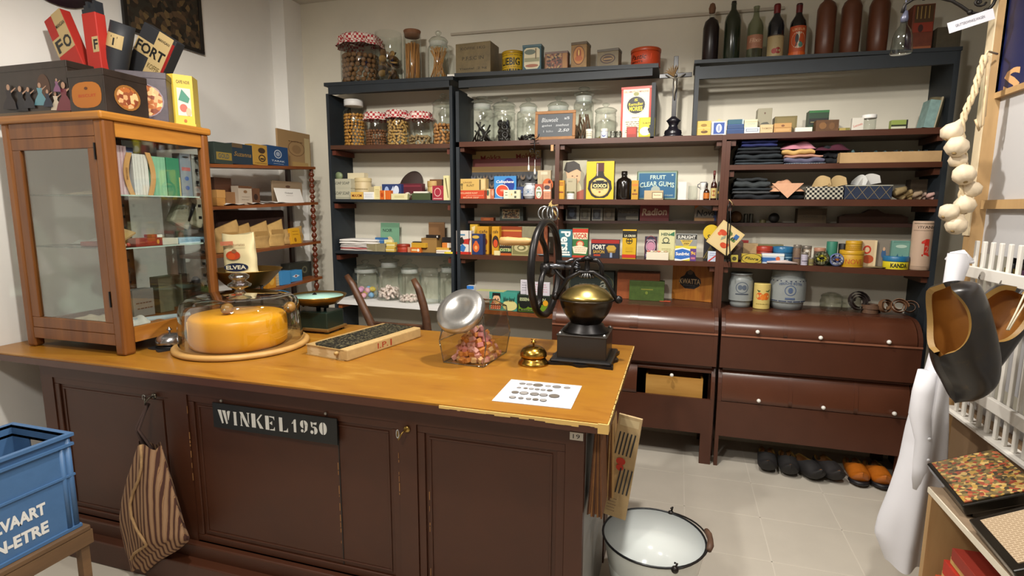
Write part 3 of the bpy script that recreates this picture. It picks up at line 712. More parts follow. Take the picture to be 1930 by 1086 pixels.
oo = carton('match_box', (774, 793, 467, 478), 'A3', '#c8661c', 'orange matchbox with pale label beside dark gap', 'box', [('r', .1, .35, .6, .7, '#e0c890'), ('e', .75, .5, .12, .3, '#e8e0d0')], sb=.02, d=.035)
carton('match_box', (774, 803, 458, 467), 'A3', '#c79a2e', 'yellow flat box lying on the orange matchbox', 'box', [], sb=.03, d=.05, on=oo, rz=-.15)
carton('black_case', (777, 796, 455, 459), 'A3', '#2b2622', 'thin black case lying on top of the yellow flat box', 'case', [], sb=.05, d=.04, on=bpy.data.objects['match_box.002'], hh=.008)
carton('card_box', (808, 838, 419, 470), 'A3', '#7d5a38', 'plain brown square card standing against the wall', 'card', [('r', .03, .95, .97, .98, '#8f6c48')], sb=.2, d=.012)
oc = carton('card_box', (794, 823, 449, 477.5), 'A3', '#92703c', 'open tan card box in front of the brown square card', 'box', [('r', 0, .9, 1, .93, '#6b4e28')], sb=.05, d=.09)
carton('black_case', (802, 827, 443, 449), 'A3', '#241c18', 'slim black spectacle case on the tan card box', 'case', [('e', .9, .5, .05, .3, '#e6e2da')], sb=.055, d=.03, on=oc, rz=-.1)
carton('black_case', (833, 852, 440, 452), 'A3', '#1e1a1c', 'black leather purse at the right end under the cards', 'purse', [], sb=.12, d=.05, hh=.11)
oz = carton('match_box', (822, 846, 467, 472), 'A3', '#c49a3c', 'yellow flat packet near the right end, on white booklets', 'packet', [('lines', .1, .2, .9, .8, 2, '#8a4a1a')], sb=.03, d=.05, on=carton('booklet', (822, 853, 472, 479), 'A3', '#dcd6c8', 'thin white booklets lying at the right end', 'booklet', [('r', .5, 0, 1, .6, '#d8c43c'), ('r', 0, .5, .6, .6, '#7a2a5a')], sb=.0, d=.07))
carton('match_box', (833, 853, 458, 466), 'A3', '#c8752c', 'orange and white small box on the yellow flat packet', 'box', [('r', .5, .0, 1, 1, '#d8d0c2')], sb=.04, d=.04, on=oz)
# -- row 4: sweets jars on the white shelf
rnd = random.Random(2)
o, c, R, sh, h = gjar('glass_jar', (654, 698, 492, 570), 'A4', 'glass jar with glass lid holding pastel sugar eggs', 'knob', sb=.05, neck=.8)
pe = []
for i, col in enumerate(('#e6c95a', '#e8a8b8', '#7fb0d8', '#e8dcd0', '#e6c95a', '#d8a0c8', '#e8b0bc', '#e6c95a', '#8ab8dc', '#e8a8b8')):
    b = B(M(col, .6)); b.ball((0, 0, 0), .027, None, 14, 10, (1, .8, .8)); k = i//5; a = i*1.256+k*.6+3.6
    one('sugar_egg', ['large pastel sugar egg low in the lidded jar', 'large pastel sugar egg on top in the lidded jar'][k], 'sweet', b, (c.x+R*.48*math.cos(a), c.y+R*.48*math.sin(a), c.z+.025+k*.042), rot=(.3*k, .2, a), group=['bottom layer of sugar eggs', 'top layer of sugar eggs'][k])
def heap(c, R, hh, n, name, label, cat, group, mk, seed=1):
    rnd = random.Random(seed); pro = mk()
    for i in range(n):
        q = R*.85*math.sqrt((i+.5)/n); a = i*2.4; z = .008+hh*(1-.5*(q/R)**2)*rnd.uniform(.05, 1)
        p = (c.x+q*math.cos(a), c.y+q*math.sin(a), c.z+z); r = (rnd.uniform(-1.2, 1.2), rnd.uniform(-1.2, 1.2), rnd.random()*6)
        if i == 0: o = pro; o.location = p; o.rotation_euler = r; tag(o, label, cat, group)
        else: o = copyobj(pro, p, r)
def mk_marsh(): b = B(M('#f0dcd2', .8)); b.tube([(-.022, 0, 0), (-.010, .006, 0), (.006, -.005, .003), (.022, .003, 0)], .010, seg=6); return bld('marshmallow_twist', b)
o, c, R, sh, h = gjar('glass_jar', (700, 744, 482, 569), 'A4', 'square shouldered jar with stopper, half full of pale twisted sweets', 'stopper', sb=.05, square=False, neck=.6)
heap(c, R, .10, 46, 'marshmallow_twist', 'pale pink twisted marshmallow in the square shouldered jar', 'sweet', 'twisted marshmallows', mk_marsh, 3)
o, c, R, sh, h = gjar('glass_jar', (742, 782, 490, 568), 'A4', 'glass jar with round knob holding a little heap of pink and white sweets', 'knob', sb=.03, neck=.7)
def mk_cube(): b = B(M('#ead6cc', .7)); b.box(-.009, .009, -.008, .008, -.008, .008, bev=.002); return bld('sugar_cube', b)
heap(c, R, .045, 40, 'sugar_cube', 'small pink white sweet in the knobbed jar behind the chair', 'sweet', 'small pale sweets in the knobbed jar', mk_cube, 4)
gjar('glass_jar', (783, 820, 507, 571), 'A4', 'empty open glass jar behind the right chair post', 'open', sb=.04, neck=.75)
gjar('glass_jar', (819, 855, 492, 571), 'A4', 'empty glass jar with stopper at the right end of the white shelf', 'stopper', sb=.07, neck=.65)
# ================================================================ middle unit, crown top
def wear(h, h2=None, n=.25, sc=22): return M(h, .5, n=n, sc=sc, h2=h2)
carton('wooden_chest', (858, 925, 80, 137), 'B0', wear('#5f5236', '#776642', sc=14), 'large dull grey gold chest with faint lettering, leftmost above the crown', 'chest',
       [('t', .5, .82, .7, .09, 'KOFFIE 1KG', '#3c331e'), ('t', .5, .5, .62, .12, 'P.F.S.C IN', '#3c331e'), ('t', .5, .16, .8, .09, 'Tiental  2 kg', '#3c331e')], d=.16, sb=.03, rz=-.05, bev=.003)
can('meat_extract_tin', (941, 982, 94, 135), 'B0', '#c19c1f', 'round yellow tin with black lettering', 'tin',
    [('r', 0, .02, 1, .14, '#2a2a18'), ('t', .5, .48, .68, .36, 'LIEBIG', '#1d2418', {'b': .03}, '#1d2418'), ('lines', .1, .18, .9, .28, 1, '#3a3410'), ('lines', .1, .72, .9, .84, 1, '#5a4a14')], sb=.03, lid=(.13, M('#a8861f', .35)), wrap=2.6)
carton('picture_tin', (985, 1020, 84, 134), 'B0', '#1f4d57', 'upright blue tin with a pale tower picture', 'tin', [('p', [(.08, .2), (.08, .8), (.2, .88), (.8, .88), (.92, .8), (.92, .2), (.8, .08), (.2, .08)], '#c9bf9e'), ('r', .1, .35, .9, .5, '#8b8a68'), ('e', .4, .72, .3, .1, '#5d6a5a'), ('r', .68, .45, .74, .85, '#6b5c40'), ('e', .5, .2, .35, .06, '#9a5a3a')], sb=.04, lid=(.1, M('#1f4d57', .4)), d=.08)
carton('picture_tin', (1027, 1070, 97, 132), 'B0', wear('#6b3d22', '#8a5a30'), 'squat brown tin with a dark figure scene', 'tin', [('r', .08, .1, .74, .92, M('#3c2016', .5, kind='vor', sc=90, h2=['#6b3a26', '#8a4a30', '#a08050', '#2c1810'])), ('r', .78, 0, .96, 1, '#9a6a30')], sb=.04, lid=(.12, M('#5a3820', .4)), d=.07)
carton('picture_tin', (1076, 1106, 79, 129), 'B0', wear('#7a5a30', '#9a7840'), 'tall bronze tin with an orange arched emblem', 'tin', [('e', .5, .5, .36, .34, '#b57a3a'), ('o', .5, .5, .38, .36, .9, '#5a2e14'), ('e', .5, .55, .16, .2, '#8f4420'), ('e', .5, .38, .24, .1, '#a85a2c'), ('e', .5, .6, .05, .12, '#d8b060')], sb=.04, lid=(.1, M('#5a4626', .4)), d=.10, rz=-.1)
carton('tea_tin', (1125, 1166, 92, 126), 'B0', wear('#5c5038', '#736444'), 'long dull brown tin with a dark curling plaque', 'tin', [('e', .5, .45, .36, .28, '#3a2416'), ('o', .5, .45, .3, .2, .8, '#7a6238'), ('r', .3, .4, .7, .48, '#8a6a3a')], sb=.03, lid=(.14, M('#4c4230', .4)), d=.09, rz=-.12)
can('rusk_tin', (1187, 1244, 87, 124), 'B0', '#b03a14', 'oval bright orange tin with a lettered plaque at the right end', 'tin', [('p', [(.02, .15), (.02, .6), (.1, .75), (.55, .8), (.68, .62), (.66, .3), (.58, .15)], '#d8481c'), ('t', .32, .48, .45, .26, 'Pastic', '#2c100a', {'s': .3}, '#2c100a'), ('t', .28, .22, .34, .1, 'MINTS', '#2c100a')], sb=.03, lid=(.2, M('#a8421c', .4)), wrap=2.6)
# ---- big glass jars row (B1)
LIQ = M('#161210', .35)
o, c, R, sh, h = gjar('glass_jar', (880, 922, 178, 266), 'B1', 'glass jar of black liquorice strips, leftmost of the jar row', 'stopper', sb=.04, neck=.72)
sticks(c, R, sh*.75, 12, LIQ, 'liquorice_strip', 'black liquorice strip in the leftmost stoppered jar', 'sweet', 'liquorice strips in the leftmost jar', r=.006, lean=.9, bend=.012, hvar=.5)
def mk_coil():
    b = B(LIQ); b.tube([(.018*math.cos(a), .018*math.sin(a), 0) for a in [i*.5236 for i in range(12)]], .0075, seg=6, closed=True); b.ball((0, 0, 0), .010, None, 8, 6); return bld('liquorice_coil', b)
o, c, R, sh, h = gjar('glass_jar', (924, 964, 178, 266), 'B1', 'ribbed glass jar with domed lid full of liquorice wheels', 'knob', sb=.04, neck=.98)
pr = mk_coil(); first = True
rr = B(GLS); rr.open_lathe([(R*1.01, sh*1.0), (R*1.08, sh*1.01), (R*1.01, sh*1.03)], seg=28); bld('rib', rr, o)
for k in range(5):
    for i in range(3):
        a = i*2.09+k*1.0; p = (c.x+R*.42*math.cos(a), c.y+R*.42*math.sin(a), c.z+.022+k*.027); r = (1.1+.2*i, .3*k, a+1.57)
        if first: pr.location = p; pr.rotation_euler = r; tag(pr, 'black liquorice wheel in the ribbed domed jar', 'sweet', 'liquorice wheels in the domed jar'); first = False
        else: copyobj(pr, p, r)
o, c, R, sh, h = gjar('glass_jar', (969, 1011, 180, 266), 'B1', 'glass jar with frosted neck, low black sweets, left of the slate', 'knob', sb=.04, neck=.72)
def mk_drop(): b = B(LIQ); b.ball((0, 0, 0), .012, None, 8, 6, (1, 1, .6)); return bld('liquorice_drop', b)
heap(c, R, .045, 30, 'liquorice_drop', 'round black liquorice drop in the jar left of the slate', 'sweet', 'liquorice drops', mk_drop, 6)
gjar('glass_jar', (1024, 1070, 177, 262), 'B1', 'glass jar with frosted collar and ball knob standing behind the slate', 'knob', sb=.12, neck=.8)
o, c, R, sh, h = gjar('glass_jar', (1078, 1116, 161, 264), 'B1', 'tallest stoppered glass jar with brown liquorice roots', 'stopper', sb=.10, neck=.78)
sticks(c, R, sh*.85, 12, M('#5f4630', .7), 'liquorice_root', 'brown liquorice root in the tallest stoppered jar', 'root', 'liquorice roots', r=.006, lean=.3, bend=.004, hvar=.5)
o, c, R, sh, h = gjar('glass_jar', (1119, 1159, 191, 260), 'B1', 'straight sided glass jar with flat lid and clear knob by the red tin', 'knob', sb=.06, neck=.96)
def mk_lozenge(): b = B(M('#7a6a2c', .5)); b.ball((0, 0, 0), .008, None, 8, 6); return bld('boiled_sweet', b)
heap(c, R, .018, 20, 'boiled_sweet', 'small greenish sweet in the straight sided jar', 'sweet', 'boiled sweets in the straight sided jar', mk_lozenge, 8)
# slate
p0 = at(1008, 262, y=3.64); p1 = at(1084, 262, y=3.64); w = p1.x-p0.x; zt = at(1045, 208, y=3.64).z; z0 = bz('B1', p0.x+w/2); hh = zt-z0
t = thing('slate_board', 'small framed chalk slate with handwriting, leaning on the glass jars', 'slate', ((p0.x+p1.x)/2, 3.628, z0), rot=(-.10, 0, 0))
b = B('#3a3f44'); b.box(-w/2+.015, w/2-.015, .004, .009, .015, hh-.015)
art(b, [('t', .34, .76, .5, .2, 'Blauwselt', '#b9bcbe', {'s': .3, 'b': -.005}, '#b9bcbe'), ('t', .85, .82, .15, .12, 'a/5', '#b9bcbe'), ('t', .25, .48, .3, .12, 'gelei', '#a5a8aa'), ('t', .72, .5, .4, .12, 'zoethout', '#a5a8aa', {'s': .2}, '#a5a8aa'), ('t', .3, .22, .3, .1, '1 kilo', '#8d9092'), ('t', .76, .24, .34, .16, '2,50', '#b9bcbe', {'s': .3}, '#b9bcbe')], w-.05, hh-.05, org=(0, .004, .025)); bld('slate', b, t)
b = frame(-w/2, w/2, 0, hh, .02, .012, M('#8f6236', .6, n=.15), y=.012); bld('frame', b, t)
for bx, lb, col in (((1103, 1116, 243, 260), 'small white lidded jar below the tallest jar', '#cfc8b4'), ((1131, 1145, 242, 261), 'small jar with blue and white seal on its front', '#c9ccd0')):
    can('ointment_jar', bx, 'B1', col, lb, 'jar', [('r', .1, .3, .9, .34, '#6a5c3a'), ('r', .1, .5, .9, .54, '#6a5c3a')] if bx[0] < 1120 else [('e', .5, .55, .3, .4, '#3c4c88'), ('e', .5, .55, .2, .28, '#d8dcea')], sb=.02, lid=(.28, M('#d4d0c4', .4)))
for i, px in enumerate((1149, 1160)):
    can('pastille_tin', (px, px+11, 247, 261), 'B1', '#4a4a42', ('left', 'right')[i]+' of two tiny grey tins before the red bordered tin', 'tin', [('e', .5, .5, .3, .4, '#9a9a8c')], sb=.02, lid=(.3, M('#6a6a60', .3, .7)))
carton('starch_tin', (1170, 1227, 163, 259), 'B1', '#b3321f', 'tall red bordered tin with white face and black round emblem', 'tin',
       [('r', .07, .02, .93, .95, '#ddd5ba'), ('t', .5, .9, .8, .035, 'DEL AMOTS COMPAGNIE', '#8a3a2a'), ('e', .5, .64, .34, .185, '#9aa08a'), ('e', .5, .64, .33, .18, '#ddd5ba'), ('e', .5, .64, .30, .165, '#16181a'), ('e', .5, .855, .09, .035, '#8a8a50'), ('t', .5, .74, .12, .05, 'S', '#d8c81f'),
        ('t', .5, .66, .48, .06, 'Remuller', '#d8c81f', {'a': .05}, '#d8c81f'), ('t', .5, .57, .44, .09, 'MORIES', '#d8c81f', {'b': .03}, '#d8c81f'), ('t', .5, .4, .25, .02, 'GARANTIE', '#5a5a40'), ('lines', .15, .1, .85, .34, 6, '#8a7a5a')], sb=.05, lid=(.05, M('#b3321f', .4)), d=.10, rz=-.05)
carton('cocoa_tin', (1181, 1200, 239, 260), 'B1', '#8f2214', 'small dark red box before the tall red bordered tin', 'box', [('r', .1, .3, .9, .9, '#a83424')], sb=.015, d=.03)
carton('blacking_tin', (1204, 1234, 221, 258), 'B1', '#cfc11c', 'yellow tin with a black hen silhouette at the right', 'tin', [('e', .4, .3, .34, .22, '#ece7c0'), ('e', .68, .38, .12, .1, '#181a14'), ('e', .72, .55, .08, .07, '#181a14'), ('p', [(.72, .35), (.85, .1), (.6, .25)], '#181a14'), ('t', .5, .72, .5, .08, 'Lait', '#7a6a14')], sb=.015, d=.03, bev=.006)
# hooks with spoons hanging from the board
x = at(1008, 262, y=3.60)
t = thing('steelyard_hooks', 'dark iron double hooks hanging before the slate edge', 'hooks', (x.x, 3.600, x.z))
b = B(IRON); b.tube([(-.028+.0*math.sin(a), -.004, .055*0+.03*math.sin(a)+.012) if False else (-.03*math.cos(a), -.004, -.03*math.sin(a)+.03) for a in [i*.35 for i in range(0, 10)]], .003, seg=6)
b.tube([(0, -.004, 0), (0, -.004, -.09)], .0035, seg=6); b.tube([(-.03, -.004, -.03), (.03, -.004, -.028)], .003, seg=6)
bld('hook', b, t)
for i, (dx, dz) in enumerate(((.022, -.09), (.022, -.12), (-.02, -.075))):
    b = B(IRON); b.tube([(dx+.012*math.cos(a), -.006, dz+.012*math.sin(a)) for a in [j*.7854 for j in range(8)]], .002, seg=5, closed=True); bld('ring', b, t)
for i, px in enumerate((996.5, 1008)):
    p = at(px, (296, 301)[i], y=3.59); q = at(px, (322, 329)[i], y=3.59); hh = p.z-q.z
    b = B(M('#dcdcd8', .3)); b.lathe([(.001, 0), (.006, .001), (.007, .012), (.006, .03), (.0016, .042), (.0014, hh)], seg=10, sy=.5)
    one('bone_spoon', ('left', 'right')[i]+' of two small white spoons hanging under the iron hooks', 'spoon', b, (q.x, 3.588, q.z))
# ---- B2 left section (x between dark panel and upright)
p0 = at(889, 285, y=3.88); p1 = at(1020, 285, y=3.88)
x0 = at(884, 330, y=3.86).x; x1 = at(1021, 330, y=3.86).x; zt = at(950, 281, y=3.86).z; z0 = bz('B2', (x0+x1)/2); w = x1-x0; hh = zt-z0
b = B('#4a3a28'); b.box(-w/2, w/2, 0, .012, 0, hh, bev=.002)
its = [('r', .02, .82, .98, .97, '#a89262'), ('r', .05, .66, .98, .82, '#6b2a22'), ('r', .02, .55, .98, .66, '#8a6a34'), ('r', .02, .04, .98, .55, '#3a3a3c'), ('t', .3, .84, .28, .1, 'Mokka', '#7a2018', {'a': .05}, '#7a2018'), ('t', .78, .86, .26, .1, 'Mokka', '#7a2018', {'a': .05}, '#7a2018')]
for j in range(3):
    for i in range(11):
        its += [('e', .07+i*.086, .12+j*.16, .03, .055, ('#6e6c62', '#77604a', '#5c5e66')[(i+j) % 3]), ('e', .07+i*.086, .15+j*.16, .018, .035, '#2a2a2e')]
art(b, its, w, hh); one('display_card', 'wide dark display card of small bottles behind the cartons', 'card', b, ((x0+x1)/2, 3.86, z0), rot=(-.04, 0, 0))
o1 = carton('candle_box', (861, 915, 359, 374), 'B2', '#c0401c', 'flat red box with pale lettering at the left, under the cream box', 'box', [('t', .42, .68, .62, .22, 'HOLLANDSE RUNT', '#e0b890'), ('t', .62, .38, .6, .14, 'gecondenseerd', '#e0a890', {'s': .2}, '#e0a890'), ('t', .5, .14, .55, .16, 'BRUINE ZEEP', '#e0b890'), ('r', .97, 0, .995, 1, '#3a2018')], d=.07, sb=.02)
carton('candle_box', (861, 915, 337, 359), 'B2', '#cfb072', 'cream box with a small figure, on top of the red box', 'box', [('r', .01, .03, .77, .95, '#c8a458'), ('t', .38, .68, .3, .14, 'LINGES', '#6a4a1e'), ('t', .48, .42, .26, .2, 'RUNT', '#5a4a1e'), ('e', .18, .5, .04, .12, '#6a5a2e'), ('r', .17, .1, .2, .45, '#6a5a2e'), ('r', .79, .05, .84, .93, '#5a4a24'), ('r', .86, .1, .98, .9, '#d6bd88')], d=.07, on=o1, sb=.02)
for i, px in enumerate((915, 924)):
    carton('card_packet', (px, px+9, 356, 374), 'B2', ('#c8b48a', '#b86a4a')[i], ('cream', 'reddish')[i]+' narrow packet between the red box and the blue box', 'packet', [('e', .5, .6, .25, .3, ('#3a5a4a', '#c89a7a')[i])], sb=.05, d=.03)
carton('cellophane_box', (931, 973, 332, 374), 'B2', '#3a86c6', 'bright blue box with a navy circle and orange disc', 'box', [('e', .66, .6, .26, .32, '#12328a'), ('r', .3, .92, 1, 1, '#3a86c6'), ('r', .0, .02, .4, .04, '#dfe8f0'), ('e', .38, .36, .3, .28, '#e8e0d8'), ('e', .38, .36, .27, .25, '#d8482a'), ('t', .5, .74, .78, .16, 'Cellophane', '#f0ece6', {'s': .25, 'b': .02}, '#f0ece6'), ('e', .4, .38, .12, .05, '#e88a70')], sb=.05, d=.035, side=('R', [('r', 0, 0, 1, 1, '#1c2c50')]))
carton('ribbon_packet', (949, 980, 358, 375), 'B2', '#d2cfae', 'small cream box with dark squares in front of the blue box', 'box', [('r', .02, .04, .3, .94, '#dedcc0'), ('r', .66, .6, .78, .86, '#4a4a40'), ('r', .66, .1, .78, .34, '#4a4a40'), ('e', .5, .5, .03, .1, '#c8a040'), ('r', .1, .4, .25, .46, '#5a6a5a'), ('r', .1, .7, .25, .76, '#5a6a5a')], sb=.01, d=.03)
carton('blue_packet', (974, 986, 352, 374), 'B2', '#2a3a66', 'dark blue small box between cream box and white jar', 'box', [('r', .1, .5, .9, .6, '#5a76b0')], sb=.06, d=.04)
bottle('mustard_pot', (983, 1008, 345, 374), 'B2', M('#c9cdd2', .25), 'round bellied white stoneware pot with blue print', [(1e-5, 0), (.72, 0), (.98, .25), (1, .5), (.9, .75), (.68, .86), (.66, .92), (.74, .95), (.74, 1), (1e-5, 1)], 'pot', sb=.03,
       lab=(.2, .7, M('#c9cdd2', .25), [('t', .5, .75, .35, .14, 'LAMOT', '#3c5a78'), ('e', .5, .5, .26, .12, '#50708e'), ('t', .5, .25, .5, .12, 'SIROP', '#3c5a78')]))
carton('biscuit_box', (1013, 1038, 321, 374), 'B2', '#b8a888', 'tall beige carton with orange sunburst behind two small packets', 'box', [('e', .78, .5, .4, .22, '#c8622a'), ('r', .25, .85, .75, .95, '#d2c6aa'), ('e', .9, .6, .1, .06, '#6a2010')], sb=.1, d=.04)
carton('pepper_packet', (1008, 1023, 347, 375), 'B2', '#a3503c', 'small red packet with arched white picture', 'packet', [('e', .5, .45, .38, .4, '#d8dcc8'), ('e', .5, .45, .3, .32, '#7a8a6a'), ('r', .15, .5, .85, .62, '#e4e0d0'), ('e', .5, .3, .18, .14, '#d8dcc8')], sb=.015, d=.03)
carton('pepper_packet', (1024, 1038, 346, 375), 'B2', '#c88a6a', 'small pink packet beside the arched picture packet', 'packet', [('e', .5, .75, .4, .14, '#4a3a3c'), ('r', 0, .5, 1, .6, '#d8ccc0'), ('lines', .1, .1, .9, .4, 3, '#7a4a3a')], sb=.015, d=.03)
# ---- B2 right section
carton('portrait_card', (1056, 1105, 302, 374), 'B2', '#a8a48e', 'pale card showing a dark haired person in a red top', 'card', [('e', .5, .42, .5, .42, '#8d8872'), ('e', .52, .22, .3, .3, '#bdb390'), ('p', [(.5, .15), (.98, .28), (.98, 0), (.45, 0)], '#9a4a34'), ('p', [(.2, .72), (.28, .5), (.45, .36), (.62, .36), (.76, .5), (.78, .78)], '#c8a07a'), ('p', [(.12, .76), (.2, .95), (.5, .99), (.72, .9), (.8, .7), (.62, .78), (.3, .68), (.2, .72)], '#2c241c'), ('e', .46, .6, .035, .014, '#4a3426'), ('e', .64, .6, .035, .014, '#4a3426'), ('e', .52, .44, .05, .016, '#8f5a44'), ('r', .53, .5, .55, .58, '#a8805c'), ('p', [(.92, 0), (1, 0), (1, .7), (.9, .5)], '#5a3c34')], sb=.11, d=.012, tilt=-.06)
carton('yeast_box', (1049, 1063, 340, 375), 'B2', '#c08c1c', 'narrow yellow box beside the upright, left of the portrait card', 'box', [('r', .1, .74, .9, .78, '#9a4a1a'), ('r', .1, .84, .9, .88, '#9a4a1a'), ('r', .08, .34, .92, .4, '#7a2a1a'), ('r', .15, .45, .85, .7, '#cc9a2c')], sb=.015, d=.04)
carton('card_packet', (1067, 1086, 336, 374), 'B2', '#aaa184', 'grey beige packet standing behind the small white jar', 'packet', [('t', .4, .85, .4, .06, 'GOLD', '#5a5038')], sb=.06, d=.03)
can('ointment_jar', (1067, 1081, 361, 375), 'B2', '#d8d8d4', 'small white pot with greenish lid before the portrait card', 'jar', [('lines', .3, .4, .7, .6, 1, '#8a8a90')], sb=.01, lid=(.22, M('#6a6a4a', .5)))
carton('stock_box', (1105, 1157, 304, 375.5), 'B2', '#cdb320', 'large yellow box with a black bottle picture and face letters', 'box',
       [('p', [(.36, .96), (.64, .96), (.64, .72), (.36, .72)], '#4c1c18'), ('p', [(.38, .74), (.62, .74), (.66, .62), (.9, .48), (.94, .28), (.8, .1), (.66, .04), (.34, .04), (.2, .1), (.06, .28), (.1, .48), (.34, .62)], '#1f1815'),
        ('r', .38, .62, .42, .94, '#b8a8a0'), ('e', .5, .32, .34, .245, '#c8ad4c'), ('e', .5, .32, .31, .225, '#d2bd7c'), ('r', .22, .29, .78, .47, '#1c1c1c'), ('t', .5, .36, .5, .1, 'OXO', '#dccb8a', {'b': .05}, '#dccb8a'), ('p', [(.32, .5), (.68, .5), (.6, .46), (.4, .46)], '#1c1c1c'), ('r', .36, .26, .64, .27, '#7a5a3a'), ('e', .5, .2, .04, .02, '#a85a3a')], sb=.05, d=.05, side=('R', [('r', 0, 0, 1, 1, '#5a4a14')]))
bottle('medicine_bottle', (1160, 1190, 322, 375), 'B2', M('#15100d', .12, coat=.5), 'squat black glossy glass bottle right of the yellow bottle box', [(1e-5, 0), (.95, 0), (1, .05), (1, .62), (.85, .72), (.4, .78), (.34, .84), (.4, .88), (.38, 1), (1e-5, 1)], sb=.04)
carton('yeast_box', (1190, 1203, 340, 375.5), 'B2', '#b58a20', 'narrow yellow box between the black bottle and the blue tin', 'box', [('r', .08, .7, .92, .82, '#c8742a'), ('e', .5, .48, .16, .06, '#6a4a14'), ('r', .1, .26, .9, .32, '#7a3a14')], sb=.02, d=.04)
carton('sweet_tin', (1200, 1277, 322, 374), 'B2', M('#5a6a50', .4), 'large blue lettered tin tray standing against the wall', 'tin', [('r', .03, .04, .97, .95, '#7e9890'), ('r', .055, .07, .945, .92, '#215a80'), ('t', .52, .78, .38, .14, 'FRUIT', '#b8ccc0', {'b': .02}, '#b8ccc0'), ('t', .5, .5, .84, .17, 'CLEAR GUMS', '#b8ccc0', {'b': .02, 'arc': .35}, '#b8ccc0'), ('e', .47, .36, .11, .12, '#9aa49a'), ('t', .8, .16, .2, .05, 'ENGLAND', '#a8bcb8'), ('e', .87, .85, .025, .03, '#a8bcb8')], sb=.11, d=.03, bev=.008)
carton('ribbon_packet', (1214, 1250, 359, 375.5), 'B2', '#b5a17c', 'beige box with framed label in front of the blue lettered tin', 'box', [('r', .42, .1, .98, .8, '#4a2a1e'), ('r', .45, .15, .95, .75, '#d2c6a2'), ('t', .7, .5, .36, .12, 'Roman', '#7a3a2a')], sb=.015, d=.05)
b = B(M('#cfd0c8', .5)); b.box(0, .05, 0, .004, 0, .115); x = at(1278, 360, y=3.70); one('white_card', 'plain white card standing right of the blue lettered tin', 'card', b, (x.x, 3.70, bz('B2', x.x)), rot=(-.05, 0, 0))
g, c, R, sh, h = gjar('drinking_glass', (1297, 1315, 350, 375.5), 'B2', 'small clear cut drinking glass', 'open', sb=.04, neck=.96, cat='glass')
b = B(M('#e2e2de', .25), M('#1c2440', .3)); b.open_lathe([(.8*.02, 0), (.021, .002), (.021, .045)], seg=24); b.open_lathe([(.021, .045), (.023, .047), (.021, .049)], seg=24, m='#1c2440'); b.tube([(-.02, 0, .04), (-.034, 0, .034), (-.034, 0, .02), (-.021, 0, .012)], .0025, m='#1c2440')
x = at(1328, 350, y=3.70); o = carton('card_packet', (1319, 1328, 358, 375), 'B2', '#cfcfc9', 'tiny white box under the enamel mug', 'box', [], sb=.05, d=.06)
one('enamel_mug', 'small white enamel mug with navy rim on the tiny white box', 'mug', b, (at(1326, 350, y=3.70).x, 3.70, TOP[o.name]))
LIQB = [(1e-5, 0), (.95, 0), (1, .04), (1, .45), (.85, .56), (.36, .64), (.3, .78), (.36, .8), (.36, .84), (.3, .85)]
bottle('liqueur_bottle', (1326, 1338, 345, 375), 'B2', M('#2a1408', .12, coat=.3), 'smallest dark liqueur bottle with orange diamond label', LIQB, sb=.02, parts=[('cap', [(.34, .84), (.36, .85), (.36, .99), (1e-5, 1)], '#14110f')], lab=(.08, .42, M('#b5641c', .5), [('p', [(.5, .95), (.8, .5), (.5, .05), (.2, .5)], '#c88a3a')]))
bottle('liqueur_bottle', (1340, 1352, 321, 375), 'B2', M('#30120a', .12, coat=.3), 'dark red miniature bottle with red cap and cream label', LIQB, sb=.03, parts=[('cap', [(.34, .84), (.38, .85), (.38, .99), (1e-5, 1)], '#5a1c14')], lab=(.06, .4, M('#b8a468', .5), [('e', .5, .5, .25, .3, '#8a4a1c')]))
bottle('liqueur_bottle', (1353, 1367, 316, 375), 'B2', M('#101418', .12, coat=.3), 'tallest black miniature bottle by the post', LIQB, sb=.05, parts=[('cap', [(.34, .84), (.38, .85), (.38, .99), (1e-5, 1)], '#101010')], lab=(.06, .42, M('#3a3420', .5), [('r', .1, .4, .9, .6, '#a88a3a'), ('e', .5, .75, .2, .14, '#a88a3a')]))
# ---- B3 upper recessed shelf
carton('picture_tin', (942, 986, 390, 427), 'B3', '#28302a', 'dark green tin with a small framed kitten-like scene on the recessed shelf', 'tin', [('r', .1, .15, .86, .84, '#8a8a78'), ('r', .13, .19, .83, .8, M('#3a342c', .5, kind='vor', sc=110, h2=['#8a6a44', '#5a3a24', '#a89878', '#2a3028']))], sb=.0, d=.08)
bpy.data.objects['picture_tin.003']['label'] = 'dark green tin with a small framed picture on the recessed shelf'
for i, (a_, c_) in enumerate(((1066, 1092), (1093, 1113), (1115, 1136), (1137, 1159))):
    carton('mustard_tin', (a_, c_, (387, 392, 392, 392)[i], 415), 'B3', ('#84837a', '#6f685c', '#76746c', '#5f5648')[i], ('largest pale grey', 'second grey', 'third grey', 'fourth brownish')[i]+' small tin with dark portrait, on the dark recessed shelf', 'tin', [('r', .12, .12, .8, .88, ('#23262e', '#4a443c', '#30323a', '#4a4238')[i]), ('e', .46, .5, .2, .26, ('#4a566a', '#6a6658', '#5a6068', '#6a6050')[i]), ('r', .2, .7, .7, .8, ('#3c4454', '#5a5448', '#484a50', '#5a5040')[i])], sb=0, d=.06, bev=.004)
carton('starch_box', (1164, 1204, 393, 416), 'B3', '#2a2624', 'low dark box with grey lettering on the dark recessed shelf', 'box', [('t', .5, .7, .9, .3, 'Niagara', '#5c584e'), ('r', .4, .12, .98, .38, '#6a675c'), ('lines', .1, .15, .35, .4, 2, '#4a463c')], sb=0, d=.06)
